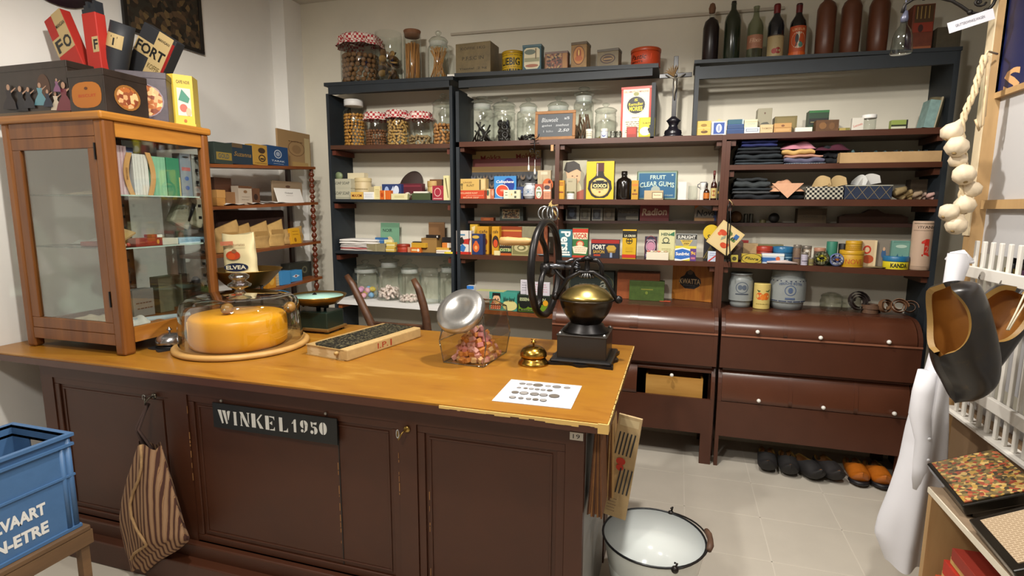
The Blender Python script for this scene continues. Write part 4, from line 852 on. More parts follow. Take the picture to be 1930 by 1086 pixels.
carton('washing_powder_box', (1206, 1261, 386, 416), 'B3', '#6b1d22', 'crimson washing powder box with slanted pale lettering', 'box', [('t', .5, .56, .86, .44, 'Radion', '#b09a88', {'s': .15, 'b': .03, 'a': .03}, '#b09a88'), ('r', 0, .02, 1, .14, '#551418')], sb=0, d=.06)
carton('washing_powder_box', (1309, 1351, 387, 418), 'B3', '#7d7468', 'grey and blue washing powder box with slanted black lettering', 'box', [('p', [(.3, .95), (1, .95), (1, .6), (.6, .75)], '#8a8a92'), ('r', .85, .0, 1, .6, '#2a3a6a'), ('r', 0, 0, .9, .2, '#a07a50'), ('t', .5, .52, .84, .42, 'Nova', '#14141a', {'s': .2, 'b': .02, 'a': .06}, '#14141a'), ('p', [(0, 1), (.2, 1), (0, .75)], '#a85a20')], sb=0, d=.06)
# ---- B4 left section
carton('coffee_packet', (860, 888, 435, 478), 'B4', '#cfc8c0', 'white red and blue coffee packet at the far left of the shelf', 'packet', [('p', [(.35, .62), (.95, .68), (.85, .42), (.35, .46)], '#b02a22'), ('p', [(.1, .6), (.4, .75), (.55, .55), (.4, .4), (.2, .42)], '#181818'), ('p', [(.15, .2), (.4, .45), (.65, .3), (.5, .08)], '#2a6aa8'), ('r', 0, 0, 1, .11, '#b8281a'), ('r', .85, 0, .89, 1, '#1c1c24'), ('r', .2, .8, .6, .86, '#4a7a9a')], sb=.01, d=.05)
carton('coffee_packet', (888, 910, 441, 478), 'B4', '#1f2e5c', 'navy coffee packet with an orange pear emblem', 'packet', [('e', .42, .36, .28, .24, '#c85a20'), ('e', .42, .55, .14, .12, '#c85a20'), ('e', .42, .34, .12, .1, '#e0a060'), ('e', .4, .85, .3, .08, '#c8a03c'), ('r', 0, .0, .06, 1, '#c8a03c')], sb=.01, d=.06)
carton('coffee_packet', (899, 921, 427, 477), 'B4', '#c08a1c', 'yellow coffee packet standing behind the navy packet', 'packet', [('t', .55, .82, .7, .12, 'cafe', '#3a2410'), ('e', .6, .45, .3, .14, '#7a3414'), ('r', .15, .1, .85, .14, '#7a3414')], sb=.09, d=.07)
carton('coffee_packet', (886, 900, 423, 477), 'B4', '#c49a28', 'small yellow packet with torn top behind the white packet', 'packet', [('p', [(.2, .9), (.7, .95), (.5, .6)], '#ddc890')], sb=.14, d=.05)
carton('orange_packet', (906, 930, 410, 425), 'B3', '#8a4218', 'orange packet on the recessed shelf left of the green tin', 'packet', [('e', .5, .5, .3, .3, '#a85a24')], sb=0, d=.05)
carton('coffee_packet', (927, 941, 427, 478), 'B4', '#c8921c', 'yellow packet with a dark oval left of the tin with green band', 'packet', [('e', .5, .46, .44, .22, '#2a1a14'), ('e', .5, .4, .3, .14, '#c84a1c'), ('t', .5, .82, .7, .12, 'cafe', '#3a2410')], sb=.05, d=.05)
carton('toffee_tin', (939, 983, 427, 477), 'B4', '#a8431a', 'large square orange brown tin behind the lettered tin', 'tin', [('r', 0, .82, 1, .9, '#c88a3a'), ('e', .5, .4, .3, .25, '#b85a2a')], sb=.14, d=.09, lid=(.12, M('#8a3a18', .4)))
carton('coffee_tin', (941, 964, 452, 479), 'B4', '#2a2018', 'dark coffee tin with cream lettering and green band', 'tin', [('r', 0, .25, 1, .45, '#2f6a34'), ('r', 0, 0, 1, .14, '#b8541c'), ('t', .5, .74, .86, .26, 'KOFFI', '#ddd0a0', {'b': .03}, '#ddd0a0'), ('t', .5, .36, .86, .2, 'OSTBI', '#d2c890')], sb=.02, d=.05)
carton('sardine_tin', (964, 1001, 452, 479.5), 'B4', '#8a8252', 'pale olive tin with an oval medallion', 'tin', [('r', .02, .02, .98, .98, '#a89e6c'), ('r', .06, .08, .94, .92, '#7a7448'), ('e', .5, .5, .36, .26, '#b5aa7c'), ('e', .52, .5, .22, .17, '#6a643c'), ('e', .5, .5, .14, .1, '#c2b88a')], sb=.02, d=.05)
carton('card_box', (976, 1012, 427, 477), 'B4', '#8a8468', 'plain grey beige card box behind the olive tin', 'box', [], sb=.15, d=.06)
carton('toffee_tin', (1012, 1032, 424, 478), 'B4', '#8a4624', 'tall rust brown packet behind the large grinder wheel', 'packet', [('p', [(0, .5), (.5, .95), (1, .5), (.5, .05)], '#a0562c')], sb=.08, d=.05)
carton('soap_bar', (931, 942, 473, 479.5), 'B4', '#d8cc98', 'tiny cream block at the shelf edge below the yellow packet', 'soap', [], sb=0, d=.02)
b = B(M('#9fb2bc', .3)); b.lathe([(.012, 0), (.03, .012), (.035, .014)], seg=24); x = at(1021, 470, y=3.66); one('saucer', 'small pale blue saucer behind the grinder wheel', 'saucer', b, (x.x, 3.66, bz('B4', x.x)))
# ---- B4 right section
carton('washing_powder_box', (1053, 1078, 433, 482), 'B4', '#2a6a78', 'teal washing powder box with upright white letters running down', 'box', [('t', .52, .5, 1.8, .36, 'Persil', '#e8e6e0', {'a': -math.pi/2, 'b': .03}, '#e8e6e0'), ('r', .0, .02, .12, .22, '#b83a28')], sb=.02, d=.05, side=('R', [('r', 0, 0, 1, 1, '#6a8a90')]), rz=-.05)
carton('soap_powder_box', (1079, 1108, 430, 481), 'B4', '#2f6a34', 'red and green soap powder box with red letters on white', 'box', [('r', 0, .82, 1, .98, '#b8331c'), ('r', .02, .62, .98, .84, '#d8d2b0'), ('t', .5, .73, .9, .18, 'VIGOR', '#b82a18', {'b': .03}, '#b82a18'), ('e', .5, .46, .26, .12, '#b84a30'), ('e', .5, .46, .18, .08, '#d8b890'), ('p', [(0, .36), (.5, .42), (1, .34), (.9, .12), (.1, .14)], '#ddd6b8'), ('lines', .1, .18, .9, .36, 3, '#b86a50'), ('r', 0, .0, 1, .07, '#b8331c')], sb=.03, d=.06, side=('R', [('r', 0, 0, 1, 1, '#5a5a3c')]))
carton('soap_box', (1114, 1167, 452, 482.5), 'B4', '#1c2030', 'long navy soap box with red lid strip and yellow bar picture', 'box', [('r', 0, .8, 1, 1, '#9a2018'), ('t', .28, .6, .46, .26, 'FORT', '#e0dccc', {'b': .03}, '#e0dccc'), ('t', .28, .34, .4, .18, 'SAVON', '#c8a03c', {'b': .02}, '#c8a03c'), ('r', .1, .1, .34, .2, '#a83a20'), ('p', [(.54, .56), (.62, .7), (.82, .7), (.9, .56), (.82, .4), (.62, .4)], '#b8963c'), ('p', [(.54, .56), (.62, .4), (.82, .4), (.9, .56), (.86, .3), (.62, .3)], '#8a6a24'), ('r', .68, .04, .76, .3, '#8a9ab8')], sb=.03, d=.06)
carton('chicory_box', (1173, 1199, 433, 485), 'B4', '#c8a012', 'upright yellow box with black band and red foot', 'box', [('r', 0, .72, 1, .96, '#15140f'), ('t', .55, .79, .82, .08, 'LA CROIX', '#d8d2b0', {'b': .03}, '#d8d2b0'), ('o', .5, .62, .24, .115, .8, '#2a2410'), ('p', [(.47, .52), (.53, .52), (.53, .72), (.47, .72)], '#2a2410'), ('r', .3, .6, .7, .64, '#2a2410'), ('r', 0, .04, 1, .15, '#b8281a'), ('r', .25, .25, .75, .4, '#bf9710')], sb=.02, d=.06, side=('R', [('r', 0, 0, 1, 1, '#2a2a24')]))
carton('pill_box', (1215, 1238, 446, 481), 'B4', '#2a2238', 'small dark purple box with pink oval label', 'box', [('o', .5, .56, .4, .28, .85, '#c8a0b0'), ('e', .5, .56, .32, .2, '#b88098'), ('t', .5, .84, .7, .08, 'ANTISON', '#c8b0c0'), ('r', .1, .1, .9, .22, '#8a90b8'), ('o', .5, .5, .52, .54, .96, '#8a2a30')], sb=.07, d=.035)
o = carton('washing_soda_box', (1218, 1260, 476, 490), 'B4', '#d8cfba', 'low white tray box of soap chips in front', 'box', [], sb=.0, d=.05)
carton('henna_box', (1241, 1272, 434, 486), 'B4', '#c6c294', 'upright pale green yellow box with dark arch emblem', 'box', [('t', .4, .86, .5, .1, 'HEN', '#2a4a3a', {'b': .03}, '#2a4a3a'), ('p', [(.6, .84), (.95, .96), (.95, .8)], '#2f6a4a'), ('o', .45, .66, .2, .1, .75, '#2a3a30'), ('r', .2, .55, .7, .58, '#2a3a30'), ('lines', .2, .2, .8, .4, 4, '#8a8a60')], sb=.04, d=.05)
rn = random.Random(4)
for i in range(6):
    b = B(('#c8705a', '#ddd0b8', '#b8a080')[i % 3]); b.ball((0, 0, 0), .009, None, 8, 6, (1.2, .8, .6)); q = at(1222+i*6.6, 475, y=3.65)
    one('soap_chip', 'small soap chip lying in the low white tray box', 'soap', b, (q.x, 3.645, TOP[o.name]+.005), group='soap chips in the tray box')
o = carton('soap_box', (1272, 1312, 464, 492), 'B4', '#cfc040', 'blue white and purple soap box with script lettering, lower of the pair', 'box', [('p', [(0, .05), (0, .72), (.4, .82), (.72, .66), (.72, .2), (.3, .02)], '#2a62b0'), ('p', [(0, 0), (.3, 0), (.7, .14), (.7, .22), (.3, .08), (0, .14)], '#e6e6e2'), ('p', [(0, .7), (.35, .82), (.7, .7), (.7, .78), (.35, .9), (0, .8)], '#dfe4ea'), ('t', .36, .44, .64, .28, 'Sunlight', '#ece8e0', {'b': .03}, '#ece8e0'), ('r', .72, 0, 1, .84, '#5a3a78'), ('t', .86, .54, .22, .24, '9c', '#e0b040', {'b': .04}, '#e0b040'), ('r', .76, .12, .96, .26, '#b06a80')], sb=.0, d=.06)
carton('soap_box', (1274, 1314, 441, 465), 'B4', '#8a8c88', 'silver soap box with black lettered band, on the blue soap box', 'box', [('r', .02, .56, .98, .94, '#1c1c1a'), ('t', .5, .74, .84, .28, 'SUNLIGHT', '#d8d6cc', {'b': .03}, '#d8d6cc'), ('p', [(.2, .5), (.8, .5), (.62, .02), (.38, .02)], '#c8ac4c'), ('t', .5, .42, .38, .14, 'SAVON', '#4a3a1c'), ('t', .5, .2, .26, .14, 'ZEEP', '#4a3a1c')], sb=.005, d=.06, on=o)
carton('scouring_box', (1327, 1358, 434, 486), 'B4', '#1c1c20', 'black box with yellow sun and rays behind the hanging card', 'box', [('e', .4, .92, .5, .26, '#c8a81c'), ('t', .4, .78, .5, .16, 'Sol', '#1a1a14', {'s': .2, 'b': .02}, '#1a1a14')]+[('p', [(.4, .5), (-.0+.15*k, .08), (.03+.15*k, .08)], '#b09a3c') for k in range(6)], sb=.04, d=.04)
carton('starch_box', (1334, 1356, 474, 493), 'B4', '#bcc4d2', 'small pale box with a red diagonal stripe below the black box', 'box', [('p', [(0, .05), (.15, .0), (1, .8), (1, .95)], '#b83a34'), ('lines', .15, .5, .8, .9, 2, '#4a5a9a'), ('lines', .4, .1, .9, .4, 2, '#4a5a9a')], sb=.0, d=.03)
# ---- lower left of the middle unit (B5)
carton('white_packet', (880, 893, 539, 586), 'B5', '#d8dade', 'white packet with bright blue top seen behind the sweet jar lid', 'packet', [('r', 0, .85, 1, 1, '#2a72c4')], sb=.03, d=.05)
carton('margarine_box', (922, 975, 551, 583), 'B5', '#3f9686', 'teal box with a dark haired child in orange dots', 'box', [('p', [(.03, .05), (.4, .05), (.44, .35), (.3, .5), (.12, .5), (.06, .3)], '#c8562a'), ('e', .26, .58, .13, .26, '#e0b088'), ('p', [(.1, .6), (.12, .95), (.4, .95), (.42, .6), (.36, .8), (.16, .8)], '#181410'), ('e', .22, .6, .02, .05, '#181410'), ('e', .32, .6, .02, .05, '#181410'), ('e', .27, .46, .05, .03, '#b83a28'), ('e', .74, .3, .26, .28, '#d8cf8a')]+[('e', .08+.075*(k % 5), .12+.12*(k//5), .013, .03, '#e8dcc8') for k in range(13)]+[('t', .72, .66, .4, .24, 'blue band', '#182018', {'s': .25}, '#182018')], sb=.02, d=.10, rz=-.02, top=[('r', -.5, 0, .5, 1, '#c8c88a')])
o = carton('cocoa_box', (975, 1037, 557, 590), 'B5', '#1b2a18', 'dark green tin with lime lettering and yellow flower', 'tin', [('r', .02, .05, .98, .95, '#121a10'), ('r', .04, .08, .96, .5, '#6a8a1c'), ('t', .28, .76, .4, .18, 'ESSENCE', '#c0c89a', {'b': .03}, '#c0c89a'), ('t', .78, .78, .16, .16, 'EN', '#c0c89a'), ('e', .2, .45, .14, .2, '#0e120c'), ('e', .42, .5, .12, .18, '#0e120c'), ('e', .86, .6, .08, .16, '#d89a1c'), ('r', .06, .12, .5, .22, '#1b2a18'), ('lines', .08, .13, .48, .21, 1, '#c0d070')], sb=.0, d=.08)
for i, (px0, px1, pt) in enumerate(((981, 1004, 528), (992, 1036, 532))):
    carton('white_packet', (px0, px1, pt, 556), 'B5', '#c9c4cc', ('plain lined', 'pink printed')[i]+' white packet on top of the dark green tin', 'packet', [('lines', .1, .2, .9, .9, 4, '#c06a78' if i else '#5a5a68')], sb=.03+.0*i-(.02*i), d=.02, on=o)
# ---- deck of the middle bins
def dk(box, sb=0): return at((box[0]+box[1])/2, box[3], z=ZD).y+sb
def deck(name, box, col, label, cat='box', items=(), **k): 
    y = min(max(YU+.005, dk(box)), 3.8); return carton(name, box, ZD, col, label, cat, items, y=y, **k)
deck('grocer_tin', (1072, 1157, 511, 556), '#26312c', 'dark green lettered box behind the coffee grinder', 'box', [('o', .5, .5, .5, .52, .96, '#5a5a3c'), ('t', .76, .5, .16, .3, 'a', '#9a9c8c', {'s': .3}, '#9a9c8c'), ('lines', .2, .4, .6, .6, 1, '#6a6c5c')], d=.08)
deck('crate_panel', (1163, 1243, 513, 563), M('#8f4a22', .5, n=.15), 'plain orange brown wooden chest on the middle bins', 'chest', [('r', 0, .96, 1, 1, '#5c2c14')], d=.10)
deck('biscuit_tin', (1186, 1252, 530, 567), M('#3f5420', .45, n=.2, sc=30), 'moss green long tin in front of the orange brown chest', 'tin', [('r', .34, .55, .68, .6, '#7a7a2c'), ('e', .5, .4, .04, .08, '#6a7a2c')], d=.07)
deck('paper_scrap', (1243, 1264, 565, 569), '#b8481c', 'orange scrap of paper beside the moss green tin', 'paper', [], d=.03, hh=.004)
KW = M('#a8601c', .42, sc=14, st=(3, 1, .35), h2='#c4802e', kind='')
p0 = at(1256, 562, z=ZD)
w = .335; 
t = thing('chocolate_crate', 'golden wood grain crate with a dark emblem on the middle bins', 'crate', (p0.x, p0.y, ZD), rz=-.32)
hh = .252
b = B(KW); b.box(0, w-.02, 0, .14, 0, hh, bev=.002)
art(b, [('p', [(.30, .42), (.26, .5), (.3, .62), (.38, .68), (.42, .78), (.5, .84), (.58, .78), (.62, .68), (.72, .6), (.74, .5), (.7, .4), (.6, .32), (.4, .32)], '#1c1a1c'), ('t', .5, .52, .44, .14, 'KWATTA', '#c8a878', {'b': .01}, '#c8a878'), ('e', .5, .76, .06, .06, '#5a4a3a'), ('lines', .36, .38, .64, .44, 1, '#6a6a70')], w-.02, hh, org=((w-.02)/2, 0, 0)); bld('crate_body', b, t)
b = B(M('#4a2c14', .6)); b.box(w-.019, w-.001, .0, .14, .0, hh); bld('crate_end', b, t)
# ================================================================ crucifix and tall bottles
x = at(1268, 256, y=3.70); z0 = bz('B1', x.x); hh = at(1276, 107, y=3.72).z-z0
t = thing('crucifix', 'black standing crucifix between the two crowns with a dried palm sprig', 'crucifix', (x.x, 3.71, z0))
EB = M('#17151c', .3)
b = B(EB); b.lathe([(.062, 0), (.062, .012), (.052, .018), (.054, .03), (.05, .045), (.034, .055), (.026, .075), (.034, .092), (.045, .105), (.03, .118), (.018, .128), (.016, .13)], seg=8); bld('base', b, t)
b = B(EB); b.box(-.014, .014, -.009, .009, .125, hh, bev=.002); bld('post', b, t)
zc = hh-.115
b = B(EB); b.box(-.098, .098, -.010, .008, zc-.013, zc+.013, bev=.002); bld('cross_bar', b, t)
b = B(M('#8a8478', .35, .6)); zf = zc+.002
b.tube([(-.06, -.018, zf+.002), (-.03, -.022, zf-.014), (-.008, -.022, zf-.022), (0, -.022, zf-.024), (.008, -.022, zf-.022), (.03, -.022, zf-.014), (.06, -.018, zf+.002)], [.003, .004, .006, .008, .006, .004, .003], seg=6)
b.tube([(0, -.022, zf-.02), (0, -.024, zf-.05), (.002, -.022, zf-.08), (-.003, -.026, zf-.11), (0, -.018, zf-.15)], [.011, .012, .011, .007, .004], seg=8); b.ball((.002, -.024, zf-.004), .009, None, 8, 6); bld('figure', b, t)
b = B(M('#8a6c44', .8))
rnd = random.Random(3)
for i in range(7):
    a = 1.2+i*.28; b.tube([(-.01, -.016, zc-.01), (-.01+.04*math.cos(a), -.018, zc+.03*math.sin(a)+.01), (-.01+.06*math.cos(a)+.012*rnd.random(), -.022, zc+.06*math.sin(a))], [.002, .004, .001], seg=5)
bld('palm_sprig', b, t)
WB = [(1e-5, 0), (.92, 0), (1, .02), (1, .6), (.92, .68), (.45, .79), (.34, .86), (.34, .96), (.4, .965), (.4, .985), (.3, .99)]
yb_ = .08
bottle('wine_bottle', (1325, 1356, 29, 109), 'C0', M('#1c1212', .3), 'dark purple brown bottle, leftmost above the right crown', [(1e-5, 0), (.92, 0), (1, .02), (1, .78), (.8, .92), (.4, .98), (.3, 1)], sb=yb_, parts=[('neck', [(.3, 1), (.28, 1.12)], GLS), ('cork', [(1e-5, 1.08), (.36, 1.1), (.44, 1.2), (.3, 1.29), (1e-5, 1.32)], M('#6b4a32', .8))])
bottle('wine_bottle', (1366, 1398, 2, 108), 'C0', M('#20281a', .2, coat=.3), 'dark green bottle with black stopper, second above the right crown', [(1e-5, 0), (.92, 0), (1, .02), (1, .7), (.85, .79), (.35, .9), (.3, .97), (.34, 1)], sb=yb_, parts=[('stopper', [(.26, .98), (.3, 1.0), (.28, 1.04), (1e-5, 1.05)], '#1a1512')])
bottle('wine_bottle', (1410, 1441, 6, 107), 'C0', glass('#c6ccba', .35), 'clear glass bottle with a pale pink label', WB, sb=yb_, lab=(.22, .46, M('#9c6a50', .6), [('t', .5, .6, .6, .3, 'Elixir', '#c8a488', {'s': .2}, '#c8a488'), ('lines', .1, .1, .9, .35, 2, '#7a4a3a')]))
bottle('wine_bottle', (1449, 1481, 3, 104), 'C0', M('#12151c', .15, coat=.4), 'black bottle with red cap and cream cherry label', WB, sb=yb_, parts=[('capsule', [(.38, .83), (.4, .84), (.42, .97), (.36, 1.0), (1e-5, 1.0)], '#6a1614')], lab=(.04, .44, M('#a8946a', .6), [('e', .6, .3, .14, .14, '#8a2a24'), ('e', .42, .28, .12, .12, '#9a3228'), ('p', [(.2, .75), (.6, .85), (.8, .7), (.5, .62)], '#4a5a34'), ('r', 0, .95, 1, 1, '#3a2a1a')]))
bottle('wine_bottle', (1491, 1523, 2, 103), 'C0', M('#100e0e', .15, coat=.4), 'black bottle with red cap and bright orange label', WB, sb=yb_, parts=[('capsule', [(.36, .8), (.38, .81), (.4, .97), (.34, 1.0), (1e-5, 1.0)], '#5c1616')], lab=(.02, .58, M('#b04a20', .6), [('e', .5, .55, .34, .26, '#c8c0a8'), ('e', .42, .6, .08, .14, '#1c1c1c'), ('e', .6, .4, .1, .08, '#4a7a6a'), ('p', [(.35, .35), (.65, .35), (.6, .5), (.4, .5)], '#2a3a3a'), ('t', .5, .88, .6, .08, 'LIKEUR', '#e0b080'), ('r', 0, .0, 1, .18, '#c85a1c')]))
SB = [(1e-5, 0), (.9, 0), (.96, .01), (1, .3), (1, .84), (.8, .93), (.45, .98), (.36, 1.0)]
for i, (a_, c_) in enumerate(((1542, 1579), (1589, 1628), (1642, 1682))):
    bottle('stoneware_jug', (a_, c_, (-6, -10, -14)[i], (99, 96, 93)[i]), 'C0', M('#5e3522', .38, n=.12, sc=12), ('leftmost', 'middle', 'rightmost')[i]+' of three tall brown stoneware gin jugs above the right crown', SB, 'jug', sb=.06, parts=[('neck', [(.4, .99), (.4, 1.1), (.48, 1.11), (.48, 1.14), (1e-5, 1.14)], M('#5e3522', .38))])
carton('picture_tin', (1719, 1760, 8, 84), 'C0', M('#6b3018', .5, n=.2), 'tall rust orange tin with dark stripes at the far right top', 'tin', [('r', .1, .62, .95, .98, '#4a3218'), ('r', .18, .7, .22, .96, '#a88a4c'), ('r', .36, .7, .4, .96, '#a88a4c'), ('r', .54, .7, .58, .96, '#a88a4c'), ('r', .72, .7, .76, .96, '#a88a4c'), ('r', .05, .42, .95, .62, '#8a3018'), ('e', .4, .5, .12, .08, '#3a1810'), ('r', .05, .0, .95, .12, '#a05a34')], sb=.08, d=.09)
carton('stone_block', (1766, 1812, 50, 82), 'C0', M('#4a4232', .8, n=.2), 'dark grey brown box at the right end of the crown', 'box', [], sb=.06, d=.12)
# ================================================================ right unit, C1
def k(*a, **kw): return carton(*a, **kw)
k('soap_box', (1313, 1340, 228, 255), 'B1', '#c2a54a', 'yellow box with gold double crown at the left of the soap row', 'box', [('e', .5, .7, .22, .1, '#8a6a1c'), ('e', .55, .25, .24, .1, '#5a3a0c'), ('p', [(.4, .3), (.5, .5), (.6, .3)], '#a8842c'), ('r', .05, .48, .95, .52, '#d8c27a')], sb=.02, d=.05)
t = k('playing_card_box', (1341, 1368, 229, 255), 'B1', '#d4d6da', 'white box with blue playing card oval, its lid ajar', 'box', [('r', .14, .08, .9, .92, '#2a4a94'), ('e', .52, .5, .2, .32, '#d8dce4'), ('e', .52, .5, .08, .22, '#8a94b8')], sb=.02, d=.06)
b = B('#b5ab7c'); b.prism([(-.03, 0), (.035, 0), (0, .018)], .05); bld('open_flap', b, t, (0, .01, .105 if False else TOP[t.name]-t.location.z))
o = k('blue_box', (1370, 1402, 243, 253), 'C1', '#1c3a6a', 'dark blue flat box, bottom of the blue stack', 'box', [('r', 0, .85, 1, .95, '#3a5a90')], sb=.03)
o = k('blue_box', (1371, 1402, 234, 244), 'C1', '#20406f', 'dark blue flat box, middle of the blue stack', 'box', [('r', 0, .85, 1, .95, '#3a5a90')], sb=.03, on=o)
k('blue_box', (1372, 1402, 225, 234), 'C1', '#24566a', 'teal blue flat box, top of the blue stack', 'box', [('r', .9, 0, 1, 1, '#a8b8b8')], sb=.035, on=o)
o = k('soap_box', (1403, 1432, 240, 251.5), 'C1', '#d2d4d2', 'white box with a dark framed line, under the cream box', 'box', [('r', .1, .3, .9, .75, '#3a4a6a'), ('r', .13, .36, .87, .69, '#b8c0c8')], sb=.01, d=.05)
k('soap_box', (1403, 1428, 225, 241), 'C1', '#c8c4a8', 'cream box with faint print, on the white framed box', 'box', [('r', .0, .7, 1, .74, '#a89a6a'), ('lines', .2, .3, .8, .6, 2, '#7a9aa0')], sb=.03, d=.05, on=o)
o = k('soap_box', (1433, 1457, 235, 251), 'C1', '#c9b184', 'tan box with faint lettering under the grey tall box', 'box', [('t', .5, .55, .8, .2, 'THEMSEN', '#8a7048')], sb=.01, d=.06)
k('grey_box', (1428, 1455, 204, 236), 'C1', '#8d8872', 'tall grey beige box with a tiny emblem standing at the back', 'box', [('e', .5, .72, .05, .06, '#5a3a2a'), ('p', [(.2, .1), (.4, .2), (.7, .22), (.85, .1)], '#4a4a40')], sb=.06, d=.09, on=o, rz=.0)
k('soap_box', (1459, 1492, 232, 250.5), 'C1', '#b98c50', 'tan box with a brown sprig emblem in front of the olive box', 'box', [('e', .5, .72, .1, .12, '#7a4a24'), ('r', 0, .5, 1, .54, '#8f6434'), ('r', .1, .1, .9, .4, '#c49a60')], sb=.01, d=.06)
k('card_box', (1460, 1502, 219, 248), 'C1', '#6f6234', 'olive brown box behind the tan sprig box', 'box', [('r', .1, .1, .9, .9, '#7c6c3c')], sb=.09, d=.10)
k('white_packet', (1499, 1531, 240, 249.5), 'C1', '#ddd9cc', 'low white packet between tan box and crumpled brown box', 'packet', [], sb=.01, d=.05)
k('green_tin', (1524, 1562, 208, 246), 'C1', '#1e3c24', 'dark green tin box with black band at the back of the shelf', 'tin', [('r', .02, .4, .98, .66, '#14160f'), ('r', .1, .48, .9, .52, '#8a8258'), ('r', 0, .9, 1, 1, '#2a6a34')], sb=.12, d=.08)
k('card_box', (1538, 1581, 226, 247.5), 'C1', M('#5a3a1a', .6, n=.3), 'crumpled dark brown low box before the green tin', 'box', [('e', .3, .5, .16, .3, '#7a5224'), ('e', .7, .45, .12, .3, '#6a4620')], sb=.02, d=.07)
k('match_box', (1581, 1602, 241, 247), 'C1', '#a8924c', 'tiny yellowish box right of the crumpled brown box', 'box', [('r', .6, 0, 1, 1, '#7c7438')], sb=.03, d=.03)
k('soap_box', (1606, 1628, 222, 246), 'C1', '#d0ccc0', 'upright white box with red slanted script', 'box', [('t', .5, .42, .8, .2, 'Lucovin', '#c05a4a', {'a': .3, 's': .2}, '#c05a4a')], sb=.02, d=.03)
o, c, R, sh, h = gjar('glass_jar', (1628, 1655, 215, 245), 'C1', 'small glass jar with white screw lid beside the script box', 'screw', sb=.02, neck=.92)
k('green_packet', (1680, 1711, 226, 241), 'C1', '#8a9a4a', 'pale green and white flat box near the right end', 'box', [('r', .0, .3, .9, .5, '#2a3018'), ('r', 0, .0, .9, .3, '#c8c8b0'), ('r', .9, .0, 1, 1, '#1c1c18')], sb=.03, d=.04)
b = B(M('#6a6248', .7, n=.2)); b.lathe([(.035, 0), (.036, .12), (.034, .17)], seg=20); q = at(1755, 216, y=3.70)
one('paper_roll', 'grey rolled paper standing at the right end before the dark panel', 'roll', b, (q.x, 3.70, bz('C1', q.x)), rot=(0, .12, 0))
b = B('#b0a488'); b.box(0, .006, 0, .12, 0, .17); b.box(-.05, -.0005, .0, .1, 0, .15, M('#7d9a96', .6, n=.2))
q = at(1790, 225, y=3.64); one('booklet', 'pale booklet leaning against the dark right panel', 'booklet', b, (min(q.x, CR-.05), 3.65, bz('C1', 1.34)), rot=(0, .16, 0))
# ================================================================ C2 textiles
def fold(*a, **kw): return folded(*a, **kw)
DK = M('#20262b', .9, n=.2); DK2 = M('#2e3436', .9, n=.2); BLK = M('#15181d', .9)
o = fold('folded_cloth', (1386, 1477, 300, 311), 'C2', [M('#3a4248', .9, n=.25), DK], 'grey knitted cloth, lowest of the dark left pile', 'cloth', layers=2, seed=1)
o = fold('folded_cloth', (1385, 1476, 290, 300), 'C2', [DK], 'charcoal cloth above the grey knit in the dark left pile', 'cloth', layers=1, seed=2, on=o)
o = fold('folded_cloth', (1390, 1472, 277, 290), 'C2', [BLK, DK], 'black cloth under the navy cloth in the dark left pile', 'cloth', layers=2, seed=3, on=o)
fold('folded_cloth', (1398, 1466, 263, 277), 'C2', [M('#1c2457', .8, n=.3)], 'royal navy blue cloth, topmost of the dark left pile', 'cloth', layers=2, seed=4, on=o)
o = fold('folded_cloth', (1478, 1557, 307, 313), 'C2', [M('#7c8ea6', .9, kind='check', sc=150, h2='#b8c0c8')], 'pale blue checked cloth at the bottom of the pastel pile', 'cloth', layers=1, seed=5, sb=.02)
o = fold('folded_cloth', (1477, 1556, 297, 307), 'C2', [M('#5c5a70', .9, n=.2)], 'grey violet cloth in the pastel pile', 'cloth', layers=1, seed=6, sb=.02, on=o)
o = fold('folded_cloth', (1479, 1552, 291, 298), 'C2', [M('#b98a78', .9)], 'salmon pink cloth in the pastel pile', 'cloth', layers=1, seed=7, on=o, sb=.025)
o = fold('folded_cloth', (1474, 1537, 281, 291), 'C2', [M('#c4a062', .9)], 'yellow cloth in the pastel pile', 'cloth', layers=1, seed=8, on=o)
xc, y, z0, w, h = frame_of((1471, 1543, 262, 281), 'C2', .04, o)
b = crumple(w, .2, h*1.15, M('#c08090', .9, n=.08), 5); b2 = b; one('crumpled_cloth', 'rumpled pink cloth on top of the pastel pile', 'cloth', b, (xc, y, z0))
fold('folded_cloth', (1552, 1583, 274, 308), 'C2', [BLK], 'black cloth bundle beside the pastel pile', 'cloth', layers=3, seed=9, sb=.06)
b = crumple(.2, .12, .05, M('#4a1a2c', .9), 8); q = at(1572, 290, y=3.66); one('scarf', 'dark wine red scarf draped on the black bundle', 'scarf', b, (q.x, 3.65, bz('C2', q.x)+.075), .15)
x0 = at(1583, 300, y=3.625).x; x1 = at(1777, 300, y=3.625).x; zt = at(1680, 286, y=3.625).z; zb0 = bz('C2', (x0+x1)/2)
x1 = min(x1, CR-.005)
b = B(M('#b59468', .6, n=.05)); hz = zt-zb0+.004
b.box(x0, x1, 3.625, 3.633, zb0, zt); b.box(x0, x1, 3.86, 3.868, zb0, zt); b.box(x0, x0+.008, 3.633, 3.86, zb0, zt); b.box(x1-.008, x1, 3.633, 3.86, zb0, zt); b.box(x0, x1, 3.633, 3.86, zb0, zb0+.006)
one('wooden_tray', 'long shallow pale wooden tray filling the right of the cloth shelf', 'tray', b)
rnd = random.Random(11)
for i in range(11):
    w_ = (x1-x0-.05)/11; b = crumple(w_*1.35, .16, .055, M(('#2f4a4c', '#50686a', '#243034', '#7a8c88')[i % 4], .8, n=.25, sc=40), 20+i, 12, 10)
    one('handkerchief', 'patterned grey teal handkerchief crumpled in the long wooden tray', 'handkerchief', b, (x0+.03+w_*(i+.5), 3.66, zt-.03), group='handkerchiefs in the wooden tray')
